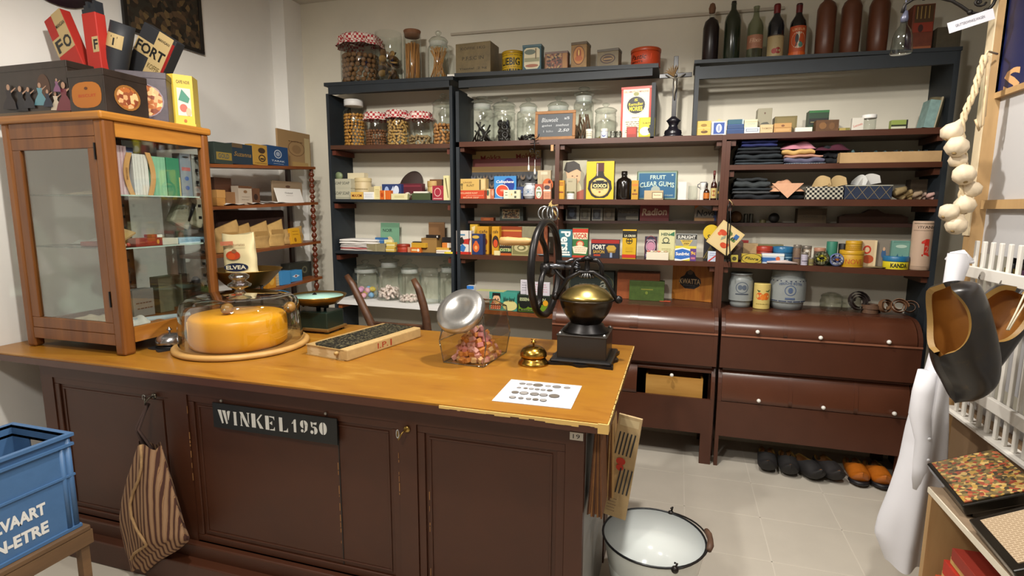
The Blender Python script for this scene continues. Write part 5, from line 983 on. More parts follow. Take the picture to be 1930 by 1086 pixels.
# ================================================================ C3 textiles
o = fold('folded_cloth', (1383, 1470, 366, 376), 'C3', [BLK], 'black cloth at the bottom of the grey pile', 'cloth', layers=1, seed=12, sb=.02)
o = fold('folded_cloth', (1381, 1458, 354, 366), 'C3', [M('#3e4042', .9, n=.2), DK], 'grey woollen cloth in the middle of the grey pile', 'cloth', layers=2, seed=13, on=o, sb=.02)
o = fold('folded_cloth', (1384, 1452, 342, 355), 'C3', [M('#33383a', .9, n=.2)], 'dark grey woollen cloth below the top of the grey pile', 'cloth', layers=1, seed=14, on=o)
o = fold('folded_cloth', (1387, 1448, 335, 343), 'C3', [M('#26292b', .9, n=.2)], 'thin charcoal cloth, topmost of the grey pile', 'cloth', layers=1, seed=15, on=o, sb=.05)
xs, ys, zs, ws, hs = frame_of((1450, 1520, 331, 376), 'C3', .0)
b = crumple(ws*.95, .20, .085, M('#c09070', .9, n=.1, sc=40), 31)
n0 = len(b.v); pk = M('#c8997a', .9, n=.06, sc=40)
b.add([(-ws*.44, 0, .05), (ws*.42, 0, .05), (.0, -.012, -.038), (-ws*.44, .004, .05), (ws*.42, .004, .05), (0, -.008, -.038)], [(0, 2, 1), (3, 4, 5), (0, 1, 4, 3), (1, 2, 5, 4), (2, 0, 3, 5)], pk)
one('pink_blouse', 'peach pink crumpled blouse with a corner hanging over the shelf', 'blouse', b, (xs, ys-.004, zs+.045))
o = fold('folded_cloth', (1452, 1516, 356, 376), 'C3', [BLK, DK], 'black cloth lying beneath the peach pink blouse', 'cloth', layers=2, seed=16, sb=.03)
HT = M('#16181c', .85, kind='check', sc=75, h2='#b8b2a2')
o1 = k('fabric_box', (1519, 1590, 352, 376), 'C3', HT, 'black and cream houndstooth fabric covered box', 'box', [], sb=.005, d=.20, bev=.004)
o2 = k('fabric_box', (1592, 1682, 349, 376), 'C3', M('#1f2a40', .85, n=.15), 'navy fabric covered box with gold diamond lines', 'box', sum([[('p', [(q, 0), (q+.01, 0), (q+.26, 1), (q+.25, 1)], '#8a7a54'), ('p', [(q+.25, 0), (q+.26, 0), (q+.01, 1), (q, 1)], '#8a7a54')] for q in (0, .245, .49, .735)], [])+[('r', 0, .94, 1, 1, '#a8a89c')], sb=.005, d=.20, bev=.004)
for (pxa, pya, pxb, pyb, hostz, col, lab_) in ((1548, 345, 30, .02, o1, '#c8ac7c', 'left cream detachable collar in the houndstooth box'), (1578, 342, 30, .03, o1, '#c8ac7c', 'right cream detachable collar in the houndstooth box'), (1617, 344, 22, .03, o2, '#c8c8c4', 'small white folded collar in the navy diamond box'), (1638, 342, 34, .03, o2, '#d2d0ca', 'large white pointed collar in the navy diamond box')):
    q = at(pxa, pya+6, y=3.66); z = TOP[hostz.name]; wv = pxb/290*1.0
    b = B(M(col, .8)); b.grid(lambda u, v: ((u-.5)*wv, .02*math.sin(u*3.1), .05*v*(.4+.9*abs(math.sin(u*2.6+(pxa % 3))))-.01), 14, 4)
    s_ = B(M(col, .8)); b.grid(lambda u, v: ((u-.5)*wv, .004+.02*math.sin(u*3.1), .05*v*(.4+.9*abs(math.sin(u*2.6+(pxa % 3))))-.01), 14, 4)
    one('shirt_collar', lab_, 'collar', b, (q.x, 3.655, z+.006), rot=(.25, (.25 if pxa % 2 else -.3), 0))
rnd = random.Random(21)
for i, (px, py, s_, col) in enumerate(((1700, 352, .09, '#9a855c'), (1716, 360, .07, '#b39a6c'), (1733, 364, .06, '#a08a70'), (1746, 358, .05, '#b8a090'), (1758, 362, .05, '#c09a90'), (1722, 345, .05, '#a8905c'))):
    b = B(M(col, .85, n=.2)); q = at(px, py, y=3.66)
    pts = [(.3*s_*math.cos(a*1.3), .25*s_*math.sin(a*1.3), s_*.13*a) for a in range(6)]
    b.tube(pts, [s_*.18, s_*.24, s_*.22, s_*.26, s_*.2, s_*.12], seg=8)
    one('rolled_ribbon', ['tall tan rolled ribbon beside the navy box', 'wide cream rolled ribbon', 'small beige rolled ribbon in the middle of the ribbon heap', 'pale rolled ribbon right of the middle', 'pinkish rolled ribbon at the far right', 'golden rolled ribbon at the back'][i], 'ribbon', b, (q.x, 3.68+.02*(i % 2), bz('C3', q.x)+s_*.1))
b = B(M('#5c4a34', .8, n=.2)); b.box(-.06, .06, 0, .08, 0, .012, bev=.003); q = at(1740, 342, y=3.78); k('card_box', (1716, 1764, 338, 370), 'C3', M('#4a3c2c', .8, n=.2), 'dull brown box at the back behind the ribbons', 'box', [], sb=.16, d=.08)
# ================================================================ C4 recessed shelf
b = B(M('#6a4a2c', .6, n=.1)); b.lathe([(.001, 0), (.036, 0), (.038, .02), (.03, .035), (.001, .035)], seg=24); q = at(1388, 405, y=3.80); one('wooden_disc', 'round brown wooden disc on edge by the post on the recessed shelf', 'disc', b, (q.x, 3.845, bz('C4', q.x)+.037), rot=(math.pi/2, 0, 0))
for i, px in enumerate((1402, 1412)):
    can('thimble_tin', (px, px+8, 403, 420), 'C4', M('#4a4a44', .3, .7), ('left', 'right')[i]+' of two narrow grey metal tubes on the recessed shelf', 'tube', [], sb=.01, rim=False)
can('pastille_tin', (1432, 1445, 414, 420), 'C4', '#5a5434', 'tiny flat olive tin on the recessed shelf', 'tin', [], sb=.01)
b = B(M('#1f1d1c', .5)); b.lathe([(.001, 0), (.03, 0), (.032, .01), (.03, .024), (.001, .024)], seg=24); q = at(1460, 412, y=3.80); one('black_tin', 'round black tin on edge on the recessed shelf', 'tin', b, (q.x, 3.835, bz('C4', q.x)+.031), rot=(math.pi/2, 0, 0))
k('wooden_box', (1503, 1558, 393, 421), 'C4', M('#41331f', .6, n=.15), 'brown wooden box with faded label on the recessed shelf', 'box', [('r', .02, .1, .85, .85, '#4c3c26'), ('t', .45, .45, .5, .14, 'CIGARES', '#352816')], sb=.0, d=.08)
q0 = at(1582, 410, y=3.80); q1 = at(1712, 410, y=3.80); w = q1.x-q0.x
pts = [(0, 0), (w, 0), (w, .04), (w*.9, .055), (w*.66, .062), (w*.55, .085), (w*.45, .085), (w*.34, .062), (w*.1, .055), (0, .04)]
b = B(M('#3a2318', .4, n=.1)); b.prism(pts, .05); one('mantel_clock', 'long dark wooden case with raised middle on the recessed shelf', 'case', b, (q0.x, 3.80, bz('C4', q0.x)))
# ================================================================ C5
k('sauce_packet', (1379, 1400, 455, 492), 'C5', '#5a4a40', 'dim brown packet behind the small yellow tin', 'packet', [('e', .5, .7, .3, .15, '#8a6a5a')], sb=.1, d=.05)
k('sauce_packet', (1400, 1428, 459, 492), 'C5', '#a08660', 'beige cone packet behind the yellow lettered tin', 'packet', [], sb=.09, d=.05)
b = B('#8f1f1c'); b.ball((0, 0, 0), .022, None, 10, 8); q = at(1404, 455, y=3.74); k('red_tin', (1398, 1411, 448, 462), 'C5', '#8a2420', 'small red topped tin at the back by the post', 'tin', [], sb=.16, d=.03, hh=.13)
can('polish_tin', (1427, 1458, 465, 492), 'C5', '#8a2c1e', 'round dark red tin behind the white tube', 'tin', [('r', 0, .4, 1, .5, '#b06a50')], sb=.05, lid=(.3, M('#9a3424', .35)))
k('green_box', (1428, 1476, 461, 490), 'C5', '#6b6440', 'long olive box at the back behind the dark red tin', 'box', [], sb=.16, d=.05)
can('shoe_polish_tin', (1459, 1498, 466, 494), 'C5', '#24506f', 'wide blue tin with glossy lid', 'tin', [('r', 0, .35, 1, .42, '#8ab0c8'), ('t', .55, .18, .3, .16, 'WIT', '#c8d8e0')], sb=.04, lid=(.35, M('#2a648c', .25)))
k('mustard_tin', (1377, 1391, 481, 495), 'C5', '#a89a3c', 'small yellow square tin at the foot of the post', 'tin', [('e', .5, .5, .3, .3, '#3a3414')], sb=.0, d=.03)
k('sardine_tin', (1398, 1435, 479, 497), 'C5', '#b09a34', 'yellow tin with black script lettering and border', 'tin', [('o', .5, .5, .52, .56, .93, '#1f1c10'), ('t', .5, .5, .7, .3, 'Flora', '#1f1c10', {'s': .3, 'a': -.1, 'b': .02}, '#1f1c10')], sb=.0, d=.04)
k('toothpaste_box', (1436, 1478, 478, 494), 'C5', '#b8c4d0', 'white and blue toothpaste box with an orange mark', 'box', [('r', 0, .15, .6, .6, '#2f5f9c'), ('p', [(.6, .15), (.9, .15), (.75, .6), (.6, .6)], '#2f5f9c'), ('e', .72, .5, .1, .2, '#c8643c'), ('r', 0, .75, 1, .95, '#dadad4')], sb=.02, d=.04)
b = B(M('#c2b0ac', .4)); b.tube([(0, 0, .008), (.1, 0, .012), (.17, -.004, .006)], [.006, .012, .003], seg=10); q = at(1445, 496, y=3.635); one('metal_tube', 'pale pink squeezed tube lying before the toothpaste box', 'tube', b, (q.x, 3.632, bz('C5', q.x)+.001))
b = B(M('#77706a', .3, .3))
for i, (bx, col, lb) in enumerate((((1496, 1511, 462, 497), '#6f5a4a', 'brown striped spool left of the silver tin'), ((1511, 1524, 476, 497), '#a8a2b0', 'silver printed spice tin at the shelf front'), ((1512, 1531, 464, 492), '#9a8a78', 'pale spice tin behind the silver one'), ((1525, 1535, 486, 497), '#7a7044', 'tiny olive jar between the spice tins'))):
    can('spice_tin', bx, 'C5', M(col, .4, n=.2, sc=120), lb, 'tin', [('e', .5, .6, .25, .2, '#d2ccc0')] if i == 2 else [('r', .1, .3, .9, .36, '#3a3448')], sb=(.02, .0, .06, .005)[i], lid=(.16, M('#8a8278', .3, .5)))
o = can('wool_ball_tin', (1536, 1558, 468, 490), 'C5', '#5a463a', 'brown round tin behind the yellow duck tin', 'tin', [('r', 0, .5, 1, .6, '#8a7060')], sb=.07, lid=(.2, M('#a87a62', .35)))
def edge_tin(px, py, r, y, cols, lb, name='round_tin'):
    b = B(*cols[:1]); b.lathe([(.001, 0), (r, 0), (r, .018), (.001, .018)], seg=28)
    for i, c_ in enumerate(cols[1:]):
        f = (.86, .62, .35)[i]; b.lathe([(1e-5, .0184+.0004*i), (r*f, .0184+.0004*i)], m=c_, seg=24, sx=1, sy=(1, .8, .6)[i])
    q = at(px, py, y=y); return one(name, lb, 'tin', b, (q.x, y+.018, bz('C5', q.x)+r), rot=(math.radians(82), 0, 0))
edge_tin(1549, 486, .043, 3.64, ('#3c3a2a', '#8a8a6a', '#c8c03c', '#2a2a1c'), 'round tin on edge with a yellow label and black bird')
edge_tin(1578, 483, .038, 3.65, ('#5f6a9a', '#c8ccd8', '#6a76b0', '#b8742c'), 'round lilac tin on edge with white rim')
can('green_tumbler', (1560, 1581, 456, 480), 'C5', '#2f7560', 'teal cup with a folded paper behind the lilac tin', 'cup', [], sb=.1, rim=False)
can('black_tin', (1582, 1600, 460, 480), 'C5', '#1c1a1a', 'black round tin behind the stacked yellow tins', 'tin', [], sb=.12)
o = can('yellow_tin', (1588, 1634, 473, 499), 'C5', '#b98c1c', 'wide yellow round tin with red letters, lower of the stack', 'tin', [('t', .5, .34, .62, .3, 'NOVE', '#a84a1c', {'b': .01}, '#a84a1c'), ('r', 0, .78, 1, .8, '#8a6410')], sb=.01, lid=(.24, M('#bf921f', .4)), wrap=2.4)
can('yellow_tin', (1598, 1629, 455, 474), 'C5', '#b98c1c', 'smaller yellow round tin on top of the wide yellow tin', 'tin', [('r', 0, .45, 1, .5, '#8a6410'), ('lines', .1, .1, .9, .4, 2, '#7a4a10')], sb=.03, lid=(.35, M('#bf921f', .4)), on=o)
k('vanilla_box', (1622, 1652, 453, 495), 'C5', '#c9b08c', 'cream and red packet behind the yellow tins', 'packet', [('o', .4, .65, .26, .16, .6, '#b83a24'), ('e', .5, .3, .36, .16, '#a84a28'), ('r', .85, 0, 1, 1, '#d8c49c')], sb=.08, d=.04)
k('vanilla_box', (1652, 1680, 453, 492), 'C5', '#7d7468', 'grey packet with a blue figure behind the flat tins', 'packet', [('e', .5, .5, .16, .16, '#3a5a80'), ('e', .5, .68, .08, .07, '#c8a080')], sb=.1, d=.04)
k('teal_tin', (1680, 1716, 454, 490), 'C5', '#5a8478', 'square teal tin standing behind the flat yellow and blue tin', 'tin', [('r', .08, .08, .92, .92, '#6a9486'), ('p', [(.2, .3), (.35, .55), (.45, .3)], '#2a5a70'), ('p', [(.5, .3), (.6, .5), (.68, .3)], '#2a5a70'), ('e', .5, .8, .3, .06, '#a8c0b0')], sb=.06, d=.03, bev=.006)
b = B(M('#b0a078', .5)); b.lathe([(.01, 0), (.05, .006), (.052, .008), (.012, .003)], seg=20, sy=.6); q = at(1652, 499, y=3.66); one('paper_cone', 'small flat beige leather pieces beside the yellow and blue tin', 'leather', b, (q.x-.0, 3.665, bz('C5', q.x)))
can('peppermint_tin', (1672, 1720, 484, 505), 'C5', '#c8b81c', 'flat round yellow tin with blue lid and black letters', 'tin', [('t', .5, .3, .58, .34, 'KANDA', '#14140c', {'b': .04}, '#14140c'), ('r', 0, .6, 1, .95, '#1c5a84')], sb=.0, lid=(.4, M('#1f648e', .4)), wrap=2.4)
bottle('card_tube', (1724, 1765, 417, 506), 'C5', M('#b59a84', .6, n=.06), 'tall beige card cylinder with a red number and bands', [(1e-5, 0), (.93, 0), (1, .02), (1, .98), (.93, 1), (1e-5, 1)], 'cylinder', sb=.0, lab=(.06, .97, M('#b59a84', .6), [('t', .5, .9, .7, .06, 'TITANIA', '#3a2a20', {'b': .02}, '#3a2a20'), ('r', 0, .97, 1, .99, '#7a6a58'), ('r', 0, .82, 1, .835, '#8f7a68'), ('r', 0, .02, 1, .03, '#8f7a68'), ('p', [(.36, .58), (.5, .64), (.62, .64), (.62, .3), (.66, .3), (.66, .26), (.4, .26), (.4, .3), (.46, .3), (.46, .54), (.36, .54)], '#b82a1c'), ('t', .55, .42, .14, .16, '2', '#d8b8a0', {'b': .02}, '#b86a58')]))
# ================================================================ deck of the right bins
STO = M('#8a8f8e', .3, n=.06, sc=20)
def crock(box, lb, prof, its, y, m=STO, parts=()):
    return bottle('stoneware_crock', box, ZD, m, lb, prof, 'crock', y=y, lab=(.2, .8, m, its), parts=parts)
CRK = [(1e-5, 0), (.8, 0), (.86, .1), (.86, .18), (1, .5), (1, .72), (.9, .86), (.86, .9), (.92, .94), (.92, 1), (.8, 1), (.78, .9)]
crock((1375, 1422, 516, 579), 'grey stoneware crock with faint blue coat of arms', CRK, [('r', .3, .3, .72, .36, '#3c4450'), ('o', .5, .65, .2, .28, .88, '#4c5664'), ('e', .44, .66, .07, .12, '#525c6a'), ('e', .57, .66, .07, .12, '#525c6a')], 3.67, parts=[('rim_band', [(.93, .935), (.935, .95)], '#4a3a34')])
bottle('peach_tin', (1422, 1454, 536, 580), ZD, '#c9b368', 'yellow tin with orange peaches on the right bins', [(1e-5, 0), (.98, 0), (1, .02), (1, .98), (.98, 1), (1e-5, 1)], 'tin', y=3.655, lab=(.02, .98, '#c9b368', [('e', .34, .52, .16, .15, '#c85a1c'), ('e', .66, .52, .16, .15, '#c8641c'), ('e', .5, .48, .12, .12, '#d2741f'), ('p', [(.2, .78), (.4, .74), (.3, .68)], '#2f4a24'), ('p', [(.6, .74), (.85, .8), (.75, .7)], '#2f4a24'), ('lines', .2, .15, .8, .25, 1, '#8a7a3a')]))
crock((1455, 1526, 510, 582), 'large grey stoneware crock with blue bands and round stamp', [(1e-5, 0), (.84, 0), (.92, .14), (1, .4), (1, .62), (.92, .8), (.88, .9), (.92, .94), (.92, 1), (.82, 1), (.8, .9)], [('r', 0, .86, 1, .9, '#1f2a4a'), ('r', 0, .02, 1, .06, '#1f2a4a'), ('o', .5, .5, .12, .22, .85, '#4a5a78'), ('e', .5, .5, .05, .12, '#4a5a78'), ('t', .5, .74, .5, .1, 'VERSCHE BOTER', '#4a5a78', {'arc': .6}, '#4a5a78'), ('r', .4, .12, .6, .2, '#4a5a78')], 3.66)
b = B(glass('#eef0ea', .35)); b.open_lathe([(.05, 0), (.06, .01), (.062, .06), (.056, .075), (.058, .09)], seg=24); b.lathe([(.06, .09), (.05, .1), (.02, .112), (1e-5, .114)], seg=24)
q = at(1565, 585, z=ZD); one('glass_dish', 'low lidded glass dish right of the large crock', 'dish', b, (q.x, max(q.y, 3.7), ZD), group=None)
b = B(glass('#eef0ea', .35)); b.open_lathe([(.04, 0), (.05, .01), (.052, .09)], seg=24); q = at(1595, 588, z=ZD); one('glass_dish', 'clear glass tumbler dish beside the leather rolls', 'dish', b, (q.x+.03, 3.76, ZD))
def coil(cx, cy, R, turns, mcol, w=.026, rot=None, lb='', sq=1.):
    b = B(M(mcol, .6, n=.2, sc=50)); n = int(turns*16); pts = [(R*(1-.6*i/n)*math.cos(i*.3927), R*(1-.6*i/n)*math.sin(i*.3927)) for i in range(n+1)]
    b.add([(x, y, z) for z in (0, w) for x, y in pts], [(i, i+1, n+2+i, n+1+i) for i in range(n)], None, True)
    pts2 = [(x*1.06, y*1.06) for x, y in pts]; m0 = len(pts)
    b.add([(x, y, z) for z in (0, w) for x, y in pts2], [(i, i+1, n+2+i, n+1+i) for i in range(n)], None, True)
    b.add([(x, y, w) for x, y in pts]+[(x, y, w) for x, y in pts2], [(i, i+1, m0+i+1, m0+i) for i in range(n)], None, True)
    return one('leather_roll', lb, 'leather strap', b, (cx, cy, ZD+(R if rot else 0)+.001), rot=rot or (0, 0, 0))
for px, py, R, tn, col, rot, lb in ((1614, 588, .048, 2.5, '#2c2220', (math.radians(70), 0, .3), 'black coiled leather strap at the left of the rolls'), (1640, 590, .040, 2.5, '#5c4230', None, 'large flat coil of brown leather strap'), (1664, 592, .034, 2, '#6a4c34', (math.radians(75), 0, .5), 'brown coil standing behind the two small coils'), (1692, 594, .036, 2, '#80583c', (math.radians(60), 0, -.1), 'light brown coil facing front'), (1714, 594, .032, 1.5, '#7a5438', (math.radians(65), 0, -.4), 'rightmost light brown coil near the bin end')):
    q = at(px, py, z=ZD); coil(q.x, max(q.y, 3.67), R*1.3, tn, col, rot=rot, lb=lb)
b = B(M('#5c4230', .6, n=.2, sc=50))
b.open_lathe([(.05, 0), (.05, .024)], seg=20); b.open_lathe([(.034, 0), (.034, .024)], seg=20); q = at(1642, 575, z=ZD); o_ = one('leather_roll', 'second brown strap coil stacked on the large flat coil', 'leather strap', b, (at(1640, 590, z=ZD).x, max(at(1640, 590, z=ZD).y, 3.67), ZD+.028))
# ================================================================ glass show case on the counter
XC0, XC1, YC0, YC1, ZT = -2.95, -2.33, 1.75, 2.30, 2.00
case = thing('display_case', 'glazed oak show case standing on the left of the counter', 'show case', (0, 0, 0))
CO = M('#5f3413', .38, sc=10, st=(1.5, 1.5, .12), h2='#85511f'); CO2 = M('#855019', .38, sc=10, st=(.15, .15, 1.5), h2='#b0762c')
for x0, x1, y0, y1 in ((XC1-.055, XC1, YC0, YC0+.06), (XC0, XC0+.05, YC0, YC0+.05), (XC1-.04, XC1, YC1-.045, YC1), (XC0, XC0+.04, YC1-.04, YC1)):
    b = B(CO); b.box(x0, x1, y0, y1, ZC, ZT-.03, bev=.012); bld('post', b, case)
b = B(CO2); b.box(XC0-.01, XC1+.01, YC0-.012, YC1+.01, ZT-.035, ZT, bev=.010); bld('top_board', b, case)
b = B(CO); b.box(XC0+.05, XC1-.055, YC0+.005, YC0+.035, ZT-.10, ZT-.036); bld('front_rail', b, case); b = B(CO); b.box(XC0+.05, XC1-.055, YC0+.005, YC0+.035, .985, 1.035); bld('front_rail', b, case)
b = B(CO2); b.box(XC1-.032, XC1-.006, YC0+.06, YC1-.045, ZT-.10, ZT-.036); bld('side_rail', b, case); b = B(CO2); b.box(XC1-.032, XC1-.006, YC0+.06, YC1-.045, .992, 1.06); bld('side_rail', b, case)
b = B(CO); b.box(XC0+.006, XC0+.03, YC0+.05, YC1-.04, ZT-.10, ZT-.036); b.box(XC0+.006, XC0+.03, YC0+.05, YC1-.04, .992, 1.06); bld('side_rail', b, case)
b = B(CO); b.box(XC0+.04, XC1-.04, YC1-.03, YC1-.006, ZT-.10, ZT-.036); b.box(XC0+.04, XC1-.04, YC1-.03, YC1-.006, .992, 1.06); bld('back_rail', b, case)
b = B(CO); b.box(XC0+.03, XC1-.032, YC0+.035, YC1-.03, 1.02, 1.04); bld('floor_board', b, case)
dr = bld('door', frame(XC0+.05, XC1-.055, 1.036, ZT-.101, .05, .022, CO, y=YC0+.028), case)
b = B(GLS); b.box(XC0+.095, XC1-.10, YC0+.016, YC0+.019, 1.08, ZT-.145); bld('glass_pane', b, dr)
b = B(IRON); b.box(XC1-.058, XC1-.052, YC0-.002, YC0+.006, 1.80, 1.87); bld('hinge', b, dr)
b = B(IRON); b.box(XC1-.058, XC1-.052, YC0-.002, YC0+.006, 1.16, 1.23); bld('hinge', b, dr)
b = B(GLS); b.box(XC1-.020, XC1-.017, YC0+.06, YC1-.045, 1.055, ZT-.095); bld('glass_pane', b, case)
b = B(GLS); b.box(XC0+.04, XC1-.04, YC1-.018, YC1-.015, 1.055, ZT-.095); bld('glass_pane', b, case)
for i in range(2):
    b = B(IRON);
    for k_ in range(13): b.box(XC1-.052, XC1-.036, YC1-.0465-.004, YC1-.0462, 1.12+k_*.06, 1.135+k_*.06) if i == 0 else b.box(XC0+.04, XC0+.056, YC1-.0465-.004, YC1-.0462, 1.12+k_*.06, 1.135+k_*.06)
    bld('shelf_rack', b, case)
SG = B(glass('#cfe0d8', .4)).mats[0]
ZS1, ZS2, ZS0 = 1.655, 1.418, 1.041
for z in (ZS1, ZS2):
    b = B(SG, M('#c4d4cc', .15)); b.box(XC0+.035, XC1-.036, YC0+.05, YC1-.05, z-.006, z); b.box(XC1-.0365, XC1-.0355, YC0+.062, YC1-.05, z-.006, z, M('#b5c8c0', .15)); bld('glass_shelf', b, case)
def cartonx(name, box, xp, z0, col, label, cat='box', items=(), d=.05, group=None, tilt=0., on=None, hh=None, rz=0., bev=.0015, ymin=None):
    """carton whose front faces +x, placed on plane x = xp"""
    px0, px1, pt, pb = box; pm = (pt+pb)/2
    y0 = at(px0, pm, x=xp).y; y1 = at(px1, pm, x=xp).y
    if on is not None: z0 = TOP[on.name]
    w = abs(y1-y0); h = hh or max(.006, at((px0+px1)/2, pt, x=xp).z-z0)
    b = B(col); b.box(-w/2, w/2, 0, d, 0, h, bev=bev)
    if items: art(b, list(items), w, h)
    o = one(name, label, cat, b, (xp, (y0+y1)/2, z0), rot=(tilt, 0, math.pi/2+rz), group=group); TOP[o.name] = z0+h; return o
xp = -2.39
PB = M('#c8a4ac', .8, kind='wave', sc=60, h2='#dcc4c8')
cartonx('ribbon_pack', (208, 241, 274, 361), xp, ZS1, PB, 'pink striped pack of ribbons upright on the top glass shelf', 'ribbon pack', [('r', .18*i+.06, 0, .18*i+.1, 1, '#b88a94') for i in range(5)], d=.06)
cartonx('dotted_card', (198, 209, 272, 361), xp-.02, ZS1, '#2a3358', 'navy card with white dots at the left end of the top glass shelf', 'card', [('e', .3+.4*(i % 2), .08+.085*i, .14, .028, '#d8dade') for i in range(11)], d=.01)
cartonx('blue_card', (237, 254, 278, 361), xp-.03, ZS1, '#3a4a84', 'blue card with white writing behind the pink pack', 'card', [('lines', .2, .05, .9, .95, 9, '#c8cee0')], d=.008)
b = B(M('#c8915a', .6)); 
def arcband(w, h, bulge, th=.012):
    b = B(M('#c8955c', .6)); n = 14
    pts = [(-bulge*math.sin(math.pi*i/n), h*i/n) for i in range(n+1)]
    o_ = [(x-th, z) for x, z in pts]+[(x+th, z) for x, z in pts[::-1]]
    b.prism(o_, w, axis='y'); return b
for i, (px, bl_, lb) in enumerate(((247, .022, 'tan curved card stay with lettering, left of the white pack'), (281, -.022, 'tan curved card stay, right of the white pack'))):
    q = at(px, 325, x=xp+.01); zt = at(px, 288, x=xp+.01).z-ZS1
    b = arcband(.004, zt, bl_); 
    if i == 0: art(b, [('t', .18, .5, .9, .06, 'BANDE HYGIENIQUE', '#6a4020', {'a': math.pi/2}, '#6a4020')], .06, zt)
    one('corset_stay', lb, 'card', b, (q.x, q.y, ZS1), rot=(0, 0, math.pi/2))
cartonx('ribbon_pack', (252, 280, 291, 361), xp, ZS1, M('#cdc8c4', .7, kind='wave', sc=50, h2='#dedad6'), 'white pack of tapes upright between the tan card stays', 'ribbon pack', [('r', .2*i+.1, 0, .2*i+.12, 1, '#aaa4a0') for i in range(4)], d=.06)
cartonx('ribbon_pack', (287, 313, 296, 361), xp, ZS1, M('#86b898', .7), 'pale green pack of tapes upright on the top glass shelf', 'ribbon pack', [('r', .25*i+.1, 0, .25*i+.12, 1, '#74a488') for i in range(4)], d=.06)
cartonx('ribbon_pack', (315, 339, 298, 361), xp, ZS1, M('#2f7d5c', .7), 'deep green pack of tapes upright on the top glass shelf', 'ribbon pack', [('r', .9, 0, 1, .5, '#c0b078')], d=.06)
cartonx('needle_case', (341, 361, 290, 361), xp, ZS1, M('#7d8590', .4), 'grey blue packet with red line in clear wrap', 'packet', [('r', .1, .6, .9, .68, '#a85a5a'), ('e', .5, .42, .2, .05, '#3a5a94'), ('e', .5, .2, .2, .05, '#3a5a94'), ('e', .5, .92, .3, .02, '#2a2a2a')], d=.05)
cartonx('needle_case', (363, 385, 292, 361), xp, ZS1, M('#8f8d88', .4), 'plain grey packet in clear wrap at the right of the shelf', 'packet', [('r', 0, .9, 1, .96, '#b5b3ae'), ('e', .5, .93, .2, .02, '#2a2a2a')], d=.05)
cartonx('white_card', (234, 298, 268, 361), -2.52, ZS1, '#a8acb2', 'large pale card at the back of the top glass shelf', 'card', [], d=.004)
# middle shelf
o = cartonx('red_book', (256, 307, 449, 463), xp, ZS2, '#8a2a1c', 'red box with gold seal and white end on the middle glass shelf', 'box', [('e', .82, .5, .05, .3, '#c88a3a'), ('lines', .1, .3, .6, .7, 1, '#b05a3a')], d=.07)
cartonx('white_box', (306, 336, 449, 464), xp, ZS2, '#ccc6b8', 'white box end beside the red box on the middle glass shelf', 'box', [], d=.07)
cartonx('red_book', (286, 306, 442, 450), xp-.04, ZS2, '#8f3024', 'small red and white box on the red box', 'box', [('r', .5, 0, 1, 1, '#d8d4cc')], d=.05, on=o)
cartonx('blue_box', (338, 388, 448, 463), xp, ZS2, '#8fb0c8', 'pale blue and white patterned box at the right of the middle shelf', 'box', [('r', 0, 0, 1, .2, '#c8d8e0'), ('lines', .05, .3, .95, .8, 2, '#4a6a8a')], d=.08)
for i, (px, pt, lb, col, an) in enumerate(((340, 398, 'grey cream box leaning on the middle glass shelf', '#8f8776', .5), (366, 399, 'pale cream rounded box leaning at the right of the middle shelf', '#b5ab98', .35))):
    q = at(px, 430, x=-2.46); b = B(M(col, .6)); b.box(-.055, .055, 0, .05, 0, .16, bev=.012); one('shirt_box', lb, 'box', b, (-2.46, q.y, TOP['blue_box.003'] if False else ZS2+.085), rot=(0, 0, math.pi/2)); bpy.context.view_layer.update()
    o_ = bpy.data.objects[[n for n in bpy.data.objects.keys() if n.startswith('shirt_box')][-1]]; o_.rotation_euler = (0, an, math.pi/2)
b = B(M('#b08c5c', .7)); b.box(-.05, .05, 0, .1, 0, .008); q = at(240, 448, x=-2.43); one('envelope', 'tan folded paper leaning left of the red box', 'paper', b, (-2.43, q.y, ZS2+.035), rot=(.3, -.5, math.pi/2))
for i in range(4):
    b = B(M(('#8a2a1c', '#b85a3c', '#d8ccb0', '#a83a28')[i], .5)); b.ball((0, 0, 0), .010, None, 8, 6); q = at(218+i*8, 466, x=-2.40); one('wooden_bead', ('dark red', 'orange', 'cream', 'bright red')[i]+' small bead ornament at the left of the middle shelf', 'bead', b, (-2.40, q.y, ZS2+.0105))
b = crumple(.22, .16, .02, M('#c8b8a0', .8), 41); one('lace_paper', 'cream lace paper lying on the middle glass shelf', 'paper', b, (-2.55, 1.86, ZS2+.001))
b = crumple(.34, .14, .03, M('#cfc0a4', .8, n=.1), 42); one('lace_paper', 'long pile of cream lace on the top glass shelf behind the door', 'lace', b, (-2.68, 1.90, ZS1+.001))
b = crumple(.26, .14, .035, M('#c8c4c0', .8, n=.1), 43); one('folded_linen', 'white and red folded linen on the middle shelf behind the door', 'linen', b, (-2.76, 1.92, ZS2+.001))
b = B(M('#8a3020', .6)); b.box(0, .16, 0, .06, 0, .02, bev=.004); one('red_book', 'flat red box behind the door on the middle glass shelf', 'box', b, (-2.66, 1.84, ZS2+.001))
